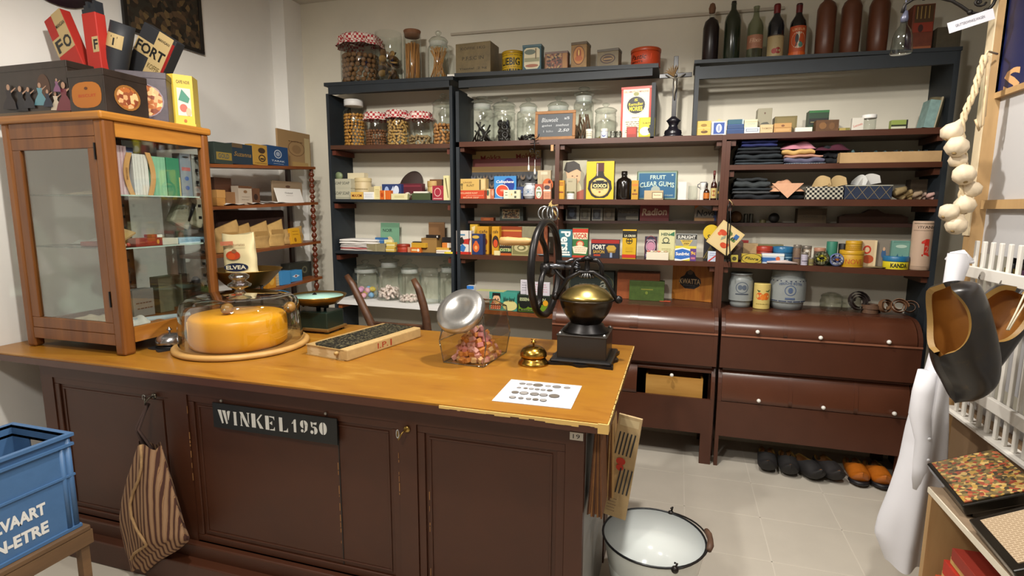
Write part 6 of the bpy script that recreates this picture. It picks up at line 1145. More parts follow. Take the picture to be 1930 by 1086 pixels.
# bottom
b = crumple(.22, .17, .045, M('#d6d2cc', .8, n=.08, sc=50), 44); one('lace_cloth', 'white lace cloth folded at the front corner of the case floor', 'lace', b, (-2.46, 1.83, ZS0+.001), .3)
b = crumple(.24, .15, .03, M('#8a5a34', .8, n=.35, sc=60), 45); one('lace_cloth', 'brown and cream patterned collar lying on the case floor', 'lace', b, (-2.38, 2.00, ZS0+.001), math.pi/2)
b = B(M('#a8b4bc', .5)); b.tube([(0, 0, 0), (.30, 0, 0)], .016, seg=12); one('paper_roll', 'pale blue paper roll lying on the case floor', 'roll', b, (-2.50, 1.86, ZS0+.017), 1.05)
b = crumple(.26, .12, .04, M('#bfae94', .8, n=.1), 46); one('folded_linen', 'beige linen with white ribbon seen through the door on the case floor', 'linen', b, (-2.73, 1.86, ZS0+.001))
cartonx('card_box', (250, 290, 545, 575), -2.62, ZS0, '#8f8a86', 'grey box with small dark figures on the case floor', 'box', [('lines', .1, .2, .9, .6, 2, '#5a3a3a')], d=.06)
cartonx('card_box', (300, 345, 520, 585), -2.62, ZS0, '#6f6a54', 'olive box standing at the rear of the case floor', 'box', [], d=.06)
# ---- tins on top of the case
def boxat(name, pxl, pxr, pt, yf, z0, d, col, lb, cat, its, side=None, rz=0, xr=None):
    pm = pt+40; x0 = at(pxl, pm, y=yf).x; x1 = at(pxr, pm, y=yf).x; zt = at(pxr, pt, y=yf).z; w = x1-x0; h = zt-z0
    b = B(col); b.box(-w/2, w/2, 0, d, 0, h-.012, bev=.003); b.box(-w/2-.002, w/2+.002, -.002, d+.002, h-.03, h, bev=.003)
    art(b, its, w, h-.03, base=.0006)
    if side: art(b, side, d, h-.03, side='R', org=(w/2+.0026, 0, 0))
    o = one(name, lb, cat, b, ((x0+x1)/2, yf, z0), rz); TOP[o.name] = z0+h; return o
def fig(u, v, s, c, skin='#a8846c'): return [('p', [(u-.04*s, v), (u+.035*s, v-.02), (u+.03*s, v+.08*s), (u+.012*s, v+.16*s), (u+.02*s, v+.22*s), (u-.016*s, v+.23*s), (u-.01*s, v+.15*s), (u-.03*s, v+.07*s)], c), ('e', u+.002*s, v+.26*s, .009*s, .036*s, skin), ('p', [(u+.014*s, v+.21*s), (u+.04*s, v+.25*s), (u+.042*s, v+.24*s), (u+.016*s, v+.19*s)], skin)]
TP = M('#a8602c', .5, kind='vor', sc=60, h2=['#c89a6a', '#7a3a20', '#d8b07a', '#8a4a2a'])
TK = M('#2a201a', .4, n=.3, sc=15)
boxat('picture_tin', -70, 127, 112, 1.80, ZT, .12, TK, 'long dark tin painted with a party of dancing people, leftmost on the case', 'tin', [('r', 0, 0, 1, .12, '#5c4a34'), ('e', .78, .6, .06, .3, '#4a3020')]+fig(.74, .25, 1.6, '#5c8a96')+fig(.88, .12, 1.3, '#c0b4a0')+fig(.96, .1, 2.0, '#6a3038')+fig(.56, .15, 1.8, '#16161c')+fig(.64, .2, 1.5, '#1c1c24')+fig(.82, .2, 1.2, '#1e2436')+fig(.46, .2, 1.8, '#20181c')+fig(.92, .5, .9, '#7a5070'))
o2 = boxat('biscuit_tin', 129, 196, 127, 1.79, ZT, .20, TK, 'black square tin with a big round amber biscuit emblem', 'tin', [('p', [(.5+.42*math.copysign(abs(math.cos(a))**.7, math.cos(a)), .5+.36*math.copysign(abs(math.sin(a))**.7, math.sin(a))) for a in [i*.314 for i in range(20)]], '#a8641c'), ('t', .52, .48, .5, .08, 'BISCUIT', '#a83a1c'), ('e', .5, .68, .05, .04, '#5a3014')], side=[('e', .5, .5, .3, .36, '#8a5a24'), ('e', .5, .5, .25, .3, TP)])
b = B(M('#4a4248', .4, n=.15)); w, h = .20, at(283, 145, y=2.12).z-ZT
b.box(-w/2, w/2, 0, .14, 0, h-.012, bev=.003); b.box(-w/2-.002, w/2+.002, -.002, .142, h-.03, h, bev=.003)
art(b, [('p', [(.5+.4*math.copysign(abs(math.cos(a))**.7, math.cos(a)), .48+.36*math.copysign(abs(math.sin(a))**.7, math.sin(a))) for a in [i*.314 for i in range(20)]], TP), ('o', .5, .48, .43, .4, .95, '#8a7a84')], w, h-.03, base=.0006)
q = at(281, 200, y=2.06); one('biscuit_tin', 'grey violet square tin with a round amber picture of figures', 'tin', b, (-2.415, 2.02, ZT), .62)
b = B(M('#c8ac3c', .4)); w = .15; h = at(340, 142, y=2.2).z-ZT
b.prism([(-w/2, .0), (-w*.0, -.035), (w/2, .0), (w/2, .09), (-w/2, .09)], h, axis='z'); b.prism([(-w/2-.003, .0), (0, -.039), (w/2+.003, 0), (w/2+.003, .093), (-w/2-.003, .093)], .012, axis='z')
b2 = B(); 
for sgn, its in ((-1, [('r', .15, .45, .85, .75, '#c8b8b0'), ('e', .5, .5, .3, .12, '#3a5a60'), ('e', .5, .3, .2, .1, '#8a2a24'), ('t', .5, .86, .4, .05, 'BISCOR', '#6a5a20')]), (1, [('r', .15, .2, .85, .74, '#c8bcb0'), ('p', [(.2, .5), (.4, .72), (.8, .55), (.7, .45)], '#3a7a64'), ('e', .45, .35, .2, .08, '#b85a4a'), ('e', .7, .28, .14, .08, '#c8a080'), ('t', .5, .86, .7, .06, 'CAFE NOIR', '#6a5a20'), ('e', .5, .1, .08, .03, '#a85a1c')])):
    L = math.hypot(w/2, .035); a = math.atan2(.035, w/2)*sgn
    b.m = Matrix.Translation((sgn*w/4, -.0175, 0)) @ rotz(a); art(b, its, L, h, base=.0006)
b.m = Matrix.Identity(4)
one('biscuit_tin', 'bright yellow angular tin with pictures, rightmost on the case', 'tin', b, (-2.40, 2.19, ZT), .55)
def slab(name, px, py, y, w, h, roll, col, lb, cat, its, d=.05, rz=0., cyl=False, extra=None):
    q = at(px, py, y=y); b = B(col); ext = max(0, (q.z-h/2*math.cos(roll)-abs(w/2*math.sin(roll))-ZT-.002)/math.cos(roll))
    if cyl: b.m = Matrix.Translation((0, 0, -h/2)); b.lathe([(w/2*.9, -ext), (w/2, 0), (w/2*1.02, h*.5), (w/2, h)], seg=20); art(b, its, w*1.3, h, cyl=w/2*1.035, org=(0, 0, 0)); b.m = Matrix.Identity(4)
    else: b.box(-w/2, w/2, 0, d, -h/2-ext, h/2, bev=.004); art(b, its, w, h, org=(0, 0, -h/2))
    if extra: extra(b, w, h)
    R_ = Matrix.Rotation(rz, 3, 'Z') @ Matrix.Rotation(roll, 3, 'Y'); return one(name, lb, cat, b, (q.x, q.y, q.z), rot=tuple(R_.to_euler()))
RED = M('#a8261c', .6); CRM = '#b8a070'
slab('coffee_bag', 120, 82, 2.02, .125, .30, -.42, RED, 'red and cream coffee bag leaning to the left with large black letters', 'bag', [('r', 0, .36, 1, .64, CRM), ('r', .4, .0, 1.0, 1, CRM) if False else ('r', .45, .6, 1, 1, CRM), ('t', .28, .5, .36, .2, 'F', '#1a1a18', {'b': .03}, '#1a1a18'), ('t', .74, .5, .42, .2, 'O', '#1a1a18', {'b': .03}, '#1a1a18'), ('t', .72, .78, .5, .06, 'MANGAN', '#2a2a20')])
def torn(b, w, h):
    for i in range(6): b.box(-w/2+i*w/6, -w/2+(i+1)*w/6, .005, .045, h/2-.002, h/2+.02+.015*((i*7) % 3), '#20242a')
slab('coffee_bag', 172, 76, 1.98, .085, .245, -.04, RED, 'upright bright red coffee bag with torn dark top', 'bag', [('r', .55, .28, 1, .56, CRM), ('t', .8, .42, .3, .18, 'F', '#1a1a18', {'b': .03}, '#1a1a18')], extra=torn)
slab('coffee_bag', 225, 88, 2.06, .10, .21, .35, M('#26282c', .6), 'dark rolled coffee bag with a cream band and black letter', 'bag', [('r', .05, .45, .95, .75, CRM), ('t', .66, .6, .22, .2, 'T', '#1a1a18', {'b': .03}, '#1a1a18')], cyl=True)
slab('coffee_bag', 212, 100, 2.14, .05, .20, .12, M('#1c1e22', .6), 'narrow black coffee bag behind the rolled one', 'bag', [('r', 0, .5, 1, .7, CRM)])
slab('coffee_bag', 286, 98, 2.22, .20, .22, .55, M('#26282c', .6), 'dark coffee bag tilted right with cream lettered cross', 'bag', [('r', 0, .34, 1, .66, CRM), ('r', .48, 0, .92, 1, CRM), ('r', .92, .1, 1, .9, '#8a1c18'), ('t', .46, .5, .84, .24, 'FORT', '#1a1a18', {'b': .03}, '#1a1a18'), ('t', .7, .2, .34, .12, 'KOFFIE', '#6a5a34'), ('t', .7, .84, .34, .06, 'MANGAN', '#3a3428')], d=.06, rz=.15)
# ================================================================ pictures on the left wall
q0 = at(236, 60, x=XL+.02); q1 = at(386, 103, x=XL+.02)
pw = q1.y-q0.y; zb_ = at(386, 104, x=XL+.02).z; zb0_ = at(236, 68, x=XL+.02).z
t = thing('framed_picture', 'dark framed old painting on the left wall', 'picture', (XL+.004, (q0.y+q1.y)/2, zb_), math.pi/2)
b = B(M('#2a2016', .5, kind='vor', sc=34, h2=['#3c2e20', '#5a4630', '#6a5636', '#2e2a22', '#4a3a28', '#1c1812'])); b.box(-pw/2+.02, pw/2-.02, -.012, -.004, .02, .56); bld('canvas', b, t)
b = frame(-pw/2, pw/2, 0, .58, .025, .02, M('#17130f', .4), y=0); bld('frame', b, t)
q = at(112, 8, x=XL+.02); b = B(M('#3a2430', .5, n=.2), M('#8a7a44', .5))
b.lathe([(.001, 0), (.16, 0), (.165, .012), (.001, .02)], seg=32, sx=1.3); one('wall_plaque', 'bottom edge of a dark oval plaque high on the left wall', 'plaque', b, (XL+.001, q.y, q.z+.16), rot=(math.pi/2, 0, math.pi/2))
# ================================================================ etagere
EX = -2.72
et = thing('corner_shelf', 'brown open shelf with turned bobbin posts by the left wall', 'shelf', (0, 0, 0))
ED = {}
EW = M('#6b3a1c', .35, sc=9, st=(1, .2, 1), h2='#8a4f28')
for k_, (pl, pr) in enumerate((((407, 309), (593, 314.5)), ((412, 389), (598, 381)), ((416.6, 480), (603, 454)), ((540, 538), (606, 521)))):
    a = at(*pl, x=EX); c = at(*pr, x=EX); s = (c.z-a.z)/(c.y-a.y); y0, y1 = 2.62, c.y+.01; z0 = a.z+s*(y0-a.y); z1 = c.z+s*.01; ED[k_] = (y0, z0, y1, z1)
    b = B(EW); t_ = .02; b.hexa([(EX-.25, y0, z0-t_), (EX, y0, z0-t_), (EX, y1, z1-t_), (EX-.25, y1, z1-t_), (EX-.25, y0, z0), (EX, y0, z0), (EX, y1, z1), (EX-.25, y1, z1)]); bld('shelf_board', b, et)
def ez(k_, y): y0, z0, y1, z1 = ED[k_]; return z0+(z1-z0)*(y-y0)/(y1-y0)
def bobbin(x, y, z0, z1, n):
    pr = [(.012, 0), (.016, .01)]; L = z1-z0
    for i in range(n):
        za = .02+(L-.04)*i/n; dz = (L-.04)/n
        pr += [(.008, za), (.018, za+dz*.28), (.022, za+dz*.5), (.018, za+dz*.72)]
    pr += [(.009, L-.02), (.016, L-.01), (.012, L)]
    b = B(M('#5c2a17', .3)); b.lathe(pr, (0, 0, 0), seg=14); bld('bobbin_post', b, et, (x, y, z0))
yr = ED[0][2]-.025
for y in (yr, 2.64):
    zs = [ez(k_, y) for k_ in range(4)]
    for k_ in range(3): bobbin(EX-.022, y, zs[k_+1], zs[k_]-.02, 5)
    bobbin(EX-.022, y, .0, zs[3]-.02, 16)
    b = B(M('#3a1c10', .4)); b.box(EX-.25, EX-.228, y-.02, y+.02, 0, zs[0]-.02); bld('back_post', b, et)
def e(name, box, k_, col, lb, cat='box', its=(), d=.06, xo=.03, **kw):
    xpl = EX-xo; yc = at((box[0]+box[1])/2, (box[2]+box[3])/2, x=xpl).y; return cartonx(name, box, xpl, ez(k_, yc)+.001, col, lb, cat, its, d=d, **kw)
e('cigar_box', (404, 438, 269, 312), 0, '#2f3a34', 'dark box with a gold lettered strip, leftmost on the top shelf', 'box', [('r', .1, .2, .95, .55, '#8a7434'), ('t', .5, .38, .6, .22, 'GOLD', '#3a4a54')])
e('cigar_box', (438, 476, 272, 313), 0, '#20303c', 'dark blue box with dull gold script', 'box', [('t', .5, .5, .85, .22, 'Suzanna', '#8a6a34', {'s': .3}, '#8a6a34'), ('r', 0, .8, .5, 1, '#5a4a34')])
e('cigar_box', (476, 504, 273, 313), 0, '#a88238', 'yellow tobacco packet with two dark crests', 'packet', [('e', .62, .72, .24, .14, '#3a2a1c'), ('o', .62, .35, .24, .18, .7, '#3a2a1c'), ('r', .5, .28, .74, .36, '#3a2a1c'), ('lines', .1, .05, .9, .15, 1, '#5a4420')])
e('cigar_box', (504, 543, 276, 314), 0, '#1f4068', 'bright blue square tin with a round white seal', 'tin', [('o', .5, .6, .18, .22, .8, '#b0b8c0'), ('e', .5, .6, .1, .12, '#8a94a4'), ('t', .5, .24, .64, .09, 'TABAK', '#b0b8c0'), ('lines', .25, .06, .75, .14, 1, '#b0b8c0')])
e('document_folder', (524, 585, 248, 314), 0, '#9a7c54', 'large tan folder with round stamp standing against the wall', 'folder', [('o', .55, .52, .26, .22, .9, '#7a5c3c'), ('e', .55, .5, .14, .12, '#8a6c48'), ('r', .8, .05, .97, .86, '#b8a478'), ('r', .4, .0, .9, .14, '#a88a54'), ('lines', .3, .66, .75, .76, 1, '#6a4c30')], xo=.10, d=.015)
o = e('tan_box', (409, 425, 373, 387), 1, '#a8783c', 'tan box, lower of two at the left end of the second shelf', 'box', [], d=.05)
e('tan_box', (409, 425, 358, 373), 1, '#b08248', 'tan box, upper of two at the left end of the second shelf', 'box', [], d=.05, on=o)
e('tobacco_tin', (405, 437, 335, 385), 1, '#4a2c1c', 'dark brown tin behind the tan boxes', 'tin', [], xo=.12)
e('tobacco_tin', (425, 447, 362, 385), 1, '#7d5836', 'brown square box behind the white papers', 'box', [], xo=.06)
e('tea_packet', (450, 475, 351, 384), 1, '#a89a88', 'white and brown packet with dark top standing on the second shelf', 'packet', [('r', 0, .88, 1, 1, '#5a3a24'), ('e', .5, .7, .14, .08, '#7a5a3c'), ('lines', .2, .2, .8, .5, 2, '#8a7a68')])
e('tobacco_tin', (474, 490, 355, 383), 1, '#5a3a26', 'brown box with a small dark spot beside the white packet', 'box', [('e', .5, .45, .24, .2, '#2c1810')], xo=.06)
e('tobacco_tin', (437, 470, 350, 385), 1, '#4a3020', 'dark box behind the white and brown packet', 'box', [], xo=.13)
e('tan_folder', (514, 570, 342, 383), 1, '#8f7a60', 'tan folder leaning at the back behind the white card', 'folder', [('e', .5, .75, .08, .06, '#5a4030')], xo=.12, d=.012)
t = e('name_card', (524, 573, 354, 382), 1, '#dcd8d0', 'white card with small print standing on the second shelf', 'card', [('t', .5, .68, .3, .12, 'Chokotof', '#5a5048'), ('lines', .35, .45, .65, .55, 1, '#8a8078')], xo=.05, d=.004, tilt=-.3)
for i, (a_, c_, lb) in enumerate(((426, 465, 'long white paper at the left of the second shelf'), (470, 500, 'white folded paper in the middle of the second shelf'), (505, 540, 'white paper slip before the white card'))):
    y0 = at(a_, 385, x=EX-.01).y; y1 = at(c_, 385, x=EX-.01).y; b = B(M('#d4d0ca', .7)); b.grid(lambda u, v: (-v*.09, (u-.5)*(y1-y0), .004+.008*abs(math.sin(u*5+i*2))+.006*v), 12, 3); one('paper_sheet', lb, 'paper', b, (EX-.012, (y0+y1)/2, ez(1, (y0+y1)/2)))
def kbag(box, lb, seed, col='#b08c54', xo=.04, k_=2):
    px0, px1, pt, pb = box; xpl = EX-xo; pm = (pt+pb)/2; y0 = at(px0, pm, x=xpl).y; y1 = at(px1, pm, x=xpl).y; yc = (y0+y1)/2; z0 = ez(k_, yc)+.001; w = y1-y0; h = at(px1-5, pt, x=xpl).z-z0
    b = B(M(col, .75, n=.12, sc=25)); rnd = random.Random(seed); d = .06
    tl = rnd.uniform(.72, .86)
    def f(u, v):
        a = u*2*math.pi; cx = math.copysign(abs(math.cos(a))**.5, math.cos(a)); cy = math.copysign(abs(math.sin(a))**.5, math.sin(a))
        dd = d/2*(1-.8*max(0, (v-.55)/.45)); hh = h*v*(tl+(1-tl)*(cx+1)/2) 
        return (cx*w/2*(.96+.05*math.sin(v*9+seed)), d/2+cy*dd*(1+.12*math.sin(v*14+u*9)), hh)
    b.grid(f, 20, 10)
    b.box(-w*.32, w*.32, -.003, .0, h*.45, h*.62, '#a07c46'); o = one('paper_bag', lb, 'paper bag', b, (xpl, yc, z0), math.pi/2)
kbag((412, 456, 414, 480), 'brown paper bag, leftmost of the bag row on the third shelf', 1)
kbag((452, 478, 420, 476), 'narrow brown paper bag, second of the bag row', 2, '#a8844c')
kbag((474, 511, 416, 467), 'wide brown paper bag with a folded front, third of the bag row', 3)
kbag((506, 539, 413, 464), 'tall brown paper bag with a pointed corner, fourth of the bag row', 4, '#b89458')
kbag((536, 575, 426, 461), 'low crumpled paper bag holding a yellow packet', 5, '#a48450')
e('yellow_packet', (550, 568, 430, 456), 2, '#c8921c', 'small yellow packet standing before the low crumpled bag', 'packet', [('lines', .2, .5, .8, .9, 2, '#8a5a10'), ('e', .4, .25, .12, .14, '#8a5a10')], d=.02, xo=.02, tilt=-.15)
e('dark_cloth', (412, 538, 396, 470), 2, M('#3a241c', .9, n=.25), 'dark brown cloth covered box behind the paper bags', 'box', [], xo=.15, d=.05, bev=.015)
for i, (a_, c_, col, its, lb) in enumerate(((504, 520, '#b87c1c', [('e', .5, .5, .3, .3, '#c89a3c')], 'orange yellow packet on the lowest shelf'), (519, 530, '#b89a6a', [('lines', .1, .1, .9, .9, 4, '#8a7a5a')], 'pale striped packet between orange and blue'), (530, 548, '#3a80b4', [], 'bright blue packet, left of two on the lowest shelf'), (546, 570, '#3a86bc', [('p', [(.2, .5), (.5, .66), (.8, .5), (.5, .34)], '#b8ccd8'), ('e', .5, .5, .08, .1, '#8a4a4a')], 'bright blue packet with white emblem, right of two'))):
    e('soda_packet', (a_, c_, (516, 514, 511, 510)[i], 542), 3, col, lb, 'packet', its, xo=.02+.02*(i % 2))
e('cash_box', (546, 588, 495, 528), 3, '#2a2a22', 'dark metal box with round lock plate behind the blue packets', 'box', [('o', .66, .5, .12, .24, .6, '#5a5844')], xo=.12, d=.08)
# ================================================================ goods on the counter
def cz(px, py, z=ZC): return at(px, py, z=z)
# cheese dome
c = Vector((cz(460, 655).x, 2.075, ZC)); c.x = at(459, 650, y=2.075).x
b = B(M('#b08648', .5, sc=8, st=(.3, 2, 1), h2='#c39a5c'), ); b.lathe([(.29, 0), (.30, .006), (.30, .018), (.292, .024), (.278, .025), (.276, .021), (1e-5, .021)], seg=56); o = one('cheese_board', 'round wooden board under the glass cheese dome', 'board', b, tuple(c))
t = thing('glass_dome', 'large clear glass dome with knob covering a cheese', 'glass dome', (c.x, c.y, ZC+.022))
b = B(glass('#f4f6f2', .12, 1.8)); Hh = at(460, 556, y=2.05).z-ZC-.022
b.open_lathe([(.272, 0), (.270, Hh*.3), (.262, Hh*.72), (.252, Hh*.86), (.225, Hh*.95), (.17, Hh*.99), (.03, Hh+.004)], seg=56); bld('dome', b, t)
b = B(glass('#f0f2ee', .05, 2.5)); b.lathe([(.03, -.004), (.018, .012), (.022, .022), (.05, .032), (.054, .042), (.035, .054), (.028, .06), (.044, .072), (.046, .082), (.03, .094), (1e-5, .098)], seg=28); bld('knob', b, t, (0, 0, Hh+.004))
b = B(M('#f0a81a', .33, n=.05, sc=6)); ch = at(450, 608, y=1.84).z-ZC-.03; R = .212
b.lathe([(.001, 0), (R*.93, 0), (R*.985, .012), (R, ch*.3), (R, ch*.72), (R*.985, ch-.014), (R*.94, ch-.002), (.001, ch)], seg=56); b.tube([(-R*.53, -R*.852, .01), (-R*.53, -R*.852, ch*.9)], .0015, '#f4c868', seg=5)
cc = Vector((at(452, 640, y=2.03).x, 2.03, ZC+.0245)); one('cheese', 'big yellow waxed cheese wheel under the dome', 'cheese', b, tuple(cc))
t = thing('cheese_wire', 'cheese wire with two round wooden grips lying on the cheese', 'cheese cutter', (0, 0, 0))
g1 = at(429, 598, y=1.99); g1.z = cc.z+ch+.026; g2 = at(547, 598, y=2.12); g2.z = g1.z
zz = max(g1.z, .1)
for g_ in (g1, g2):
    b = B(M('#8f6a34', .4, n=.1)); b.m = Matrix.Rotation(math.pi/2, 4, 'X'); b.lathe([(.001, -.03), (.02, -.027), (.026, -.01), (.025, .01), (.018, .027), (.001, .03)], seg=18); b.lathe([(.006, .03), (.006, .034), (.001, .034)], m=STEEL, seg=8); bld('grip', b, t, tuple(g_), (0, 0, .4))
b = B(M('#6a3a2c', .4, .3)); b.tube([g1+Vector((.02, 0, .003)), (g1+g2)/2+Vector((0, 0, .01)), g2-Vector((.02, 0, 0))], .0012, seg=5); bld('wire', b, t)
# desk bells
def bell(loc, s, mat, basemat, lb, ornate=False):
    t = thing('desk_bell', lb, 'bell', loc)
    if ornate:
        b = B(basemat); n = 40; pts = []
        for i in range(n): a = 2*math.pi*i/n; r = s*(1.25+.22*math.cos(5*a)+.05*math.cos(15*a)); pts.append((r*math.cos(a), r*math.sin(a)))
        b.prism(pts, .006, axis='z'); b.lathe([(s*.95, .006), (s*.8, .016), (s*.55, .024), (s*.3, .026)], seg=24); bld('base', b, t)
        z0 = .022
    else:
        b = B(basemat); b.lathe([(s*1.12, 0), (s*1.15, .004), (s*1.08, .012), (s*.92, .022), (s*.9, .028), (s*.8, .03)], seg=36); bld('base', b, t); z0 = .034
    b = B(mat); b.lathe([(s*.96, z0), (s, z0+.003), (s*.98, z0+s*.3), (s*.82, z0+s*.55), (s*.5, z0+s*.74), (s*.15, z0+s*.80), (1e-5, z0+s*.8)], seg=36); bld('dome', b, t)
    b = B(mat); b.lathe([(s*.07, z0+s*.8), (s*.07, z0+s*.98), (s*.18, z0+s*1.02), (s*.2, z0+s*1.08), (s*.08, z0+s*1.14), (s*.07, z0+s*1.24), (1e-5, z0+s*1.26)], seg=14)
    if not ornate: b.tube([(-s*.2, 0, z0+s*1.26), (0, 0, z0+s*1.22), (s*.2, 0, z0+s*1.27)], s*.04, seg=6)
    bld('button', b, t); return t
q = cz(1003, 688); bell((q.x, q.y+.02, ZC), .058, BRASS, BRASS, 'polished brass desk bell beside the coffee grinder')
q = cz(322, 655); bell((q.x, q.y, ZC), .062, M('#a5a5a8', .22, .95), M('#3a3a3c', .5, .6), 'silver desk bell on an ornate iron foot by the show case', True)
b = B(M('#2c4a34', .6)); b.lathe([(.03, 0), (.032, .04), (.026, .045), (1e-5, .05)], seg=16); q = cz(352, 640); one('green_tin', 'small dark green pot behind the silver desk bell', 'pot', b, (q.x, 2.05, ZC))
# ledger
a = cz(577, 668); bb = cz(655, 682); cc_ = cz(758, 632)
u = (a-bb); v = (cc_-bb); lw = u.length; ll = v.length; ang = math.atan2(-u.y, -u.x)
t = thing('account_book', 'long narrow ledger with black marbled cover and worn cream edges', 'book', tuple(a), ang)
hb_ = .052
b = B(M('#b59a6c', .8, kind='wave', sc=3, st=(1, 1, 30), h2='#cbb48a')); b.box(.004, lw-.03, .004, ll-.004, .004, hb_-.008); bld('page_block', b, t)
b = B(M('#b89a66', .7, n=.1)); b.box(lw-.045, lw, 0, ll, .0, hb_, bev=.006); art(b, [('t', .44, .5, .14, .5, 'I.P.', '#a04028'), ('r', .54, .2, .56, .8, '#a04028')], ll, hb_, side='R', org=(lw, 0, 0)); bld('spine', b, t)
MB = M('#1c1b16', .5, kind='vor', sc=130, h2=('#2c2a20', '#141410', '#5c563e'))
b = B(MB, M('#b89a66', .7)); b.prism([(.03, .03), (.06, .006), (lw-.05, .006), (lw-.05, ll-.006), (.03, ll-.006)], .004, MB, axis='z'); b.box(0, lw-.02, 0, ll, -.004, 0, M('#a88a58', .7)); bld('cover', b, t, (0, 0, hb_-.004))
b = B(M('#a88a58', .7)); b.box(0, lw-.02, 0, ll, 0, .004); bld('back_cover', b, t)
b = B(M('#b59458', .6)); b.tube([(lw-.06, -.012, .03), (lw-.06, .05, .034)], .008, seg=10); bld('pencil', b, t)
# two-pan scale
sy = 2.40
bx0_ = at(415, 640, y=sy).x; bx1_ = at(618, 640, y=sy).x
t = thing('pan_scale', 'dark green shop scale with brass bowl and shallow glass pan', 'scale', ((bx0_+bx1_)/2, sy, ZC)); w = bx1_-bx0_
b = B(M('#17261f', .3), BRASS); b.box(-w/2, w/2, 0, .15, .02, .115, bev=.006); b.box(-w/2-.012, w/2+.012, -.012, .162, .012, .028, M('#8a6a3a', .4, .6), bev=.004)
for xx in (-w/2, w/2-.02):
    for yy in (0, .13): b.box(xx, xx+.02, yy, yy+.02, 0, .014)
bld('base', b, t)
pr_ = at(597, 556, y=sy+.06); pr_x = pr_.x-(bx0_+bx1_)/2; pz = pr_.z-ZC
b = B(M('#1a1a1a', .4, .5)); b.tube([(pr_x, .07, .115), (pr_x, .07, pz-.05)], .012); b.tube([(pr_x-.10, .07, .13), (pr_x-.02, .07, .20), (pr_x+.035, .07, pz-.05)], .009); b.tube([(pr_x-.06, .07, pz-.06), (pr_x+.06, .07, pz-.06)], .010); b.tube([(pr_x+.04, .07, .115), (pr_x+.045, .07, pz-.055)], .007); bld('right_arm', b, t)
prad = (at(641, 556, y=sy+.06).x-at(552, 556, y=sy+.06).x)/2
b = B(M('#8a6c34', .3, .9)); b.lathe([(.03, -.05), (prad*.7, -.045), (prad*.93, -.015), (prad, 0), (prad*.97, 0), (prad*.9, -.012), (prad*.6, -.035), (1e-5, -.04)], seg=36); bld('pan', b, t, (pr_x, .07, pz))
b = B(M('#8fb5a8', .5, n=.08)); b.lathe([(1e-5, .0), (prad*.86, .0), (prad*.88, .006), (1e-5, .012)], seg=28); one('pan_paper', 'pale turquoise paper lying in the right scale pan', 'paper', b, (pr_.x, sy+.07, pr_.z-.012))
pl_ = at(462, 507, y=sy+.06); pl_x = pl_.x-(bx0_+bx1_)/2; pz2 = pl_.z-ZC; brad = (at(514, 507, y=sy+.06).x-at(411, 507, y=sy+.06).x)/2
b = B(M('#7d6230', .35, .85)); b.lathe([(brad*.45, -.105), (brad*.62, -.08), (brad*.97, -.006), (brad, 0), (brad*.96, -.002), (brad*.60, -.075), (.001, -.098)], seg=36); bld('bowl', b, t, (pl_x, .07, pz2))
b = B(M('#1a1a1a', .4, .5)); b.tube([(pl_x, .07, .115), (pl_x, .07, pz2-.10)], .012); b.tube([(pl_x-.09, .07, .12), (pl_x-.11, .07, pz2-.07)], .007); b.tube([(pl_x+.09, .07, .12), (pl_x+.10, .07, pz2-.07)], .007); bld('left_arm', b, t)
# bag in the bowl
w = at(485, 480, y=sy+.05).x-at(424, 480, y=sy+.05).x; z1 = at(455, 441, y=sy+.05).z; zb_ = pl_.z-.085; h = z1-zb_
b = B(M('#cdbf94', .6, n=.06, sc=12))
b.grid(lambda u, v: ((math.copysign(abs(math.cos(u*6.2832))**.6, math.cos(u*6.2832)))*w/2*(.96-.06*math.sin(v*3.1)+.02*math.sin(v*17)+.05*v*v), (math.copysign(abs(math.sin(u*6.2832))**.6, math.sin(u*6.2832)))*.035*(1-.85*max(0, v-.6)/.4)*(1+.1*math.sin(v*11+u*7)), h*v+.006*math.sin(u*14)*v), 28, 14)
art(b, [('e', .5, .34, .38, .085, '#1c2440'), ('t', .5, .34, .62, .08, 'ELVEA', '#ddd6bc', {'b': .03}, '#ddd6bc'), ('e', .45, .58, .22, .09, '#b8401c'), ('e', .4, .56, .12, .06, '#c8501c'), ('e', .5, .66, .08, .04, '#8a5a3a'), ('r', .1, .78, .5, .86, '#c87a5a'), ('t', .6, .78, .5, .05, 'en tomates', '#8a6a4a', {'s': .2}, '#8a6a4a')], w, h, org=(0, -.0385, 0))
one('paper_packet', 'tall cream packet with red tomato and dark lettered oval in the brass bowl', 'packet', b, (at(455, 480, y=sy+.07).x, sy+.07, zb_), rot=(0, -.06, 0))
# small mill behind
q = at(358, 560, y=2.42)
t = thing('coffee_mill', 'small wooden mill with metal bowl and dark knob behind the dome', 'coffee mill', (q.x, 2.42, ZC))
b = B(M('#6a3a24', .5)); b.box(-.07, .07, -.07, .07, 0, .20, bev=.004); bld('body', b, t)
z_ = at(355, 545, y=2.42).z-ZC; b = B(M('#4a4038', .4, .7)); b.lathe([(.03, .20), (.06, .23), (.085, z_-.005), (.088, z_)], seg=24); bld('bowl', b, t)
b = B(M('#3a3c48', .35, .5)); b.tube([(0, 0, z_-.03), (0, 0, z_+.03), (.05, -.01, z_+.045)], .006); b.ball((.065, -.012, z_+.055), .024, None, 10, 8); b.ball((.05, -.012, z_+.03), .014, None, 8, 6); bld('crank', b, t)
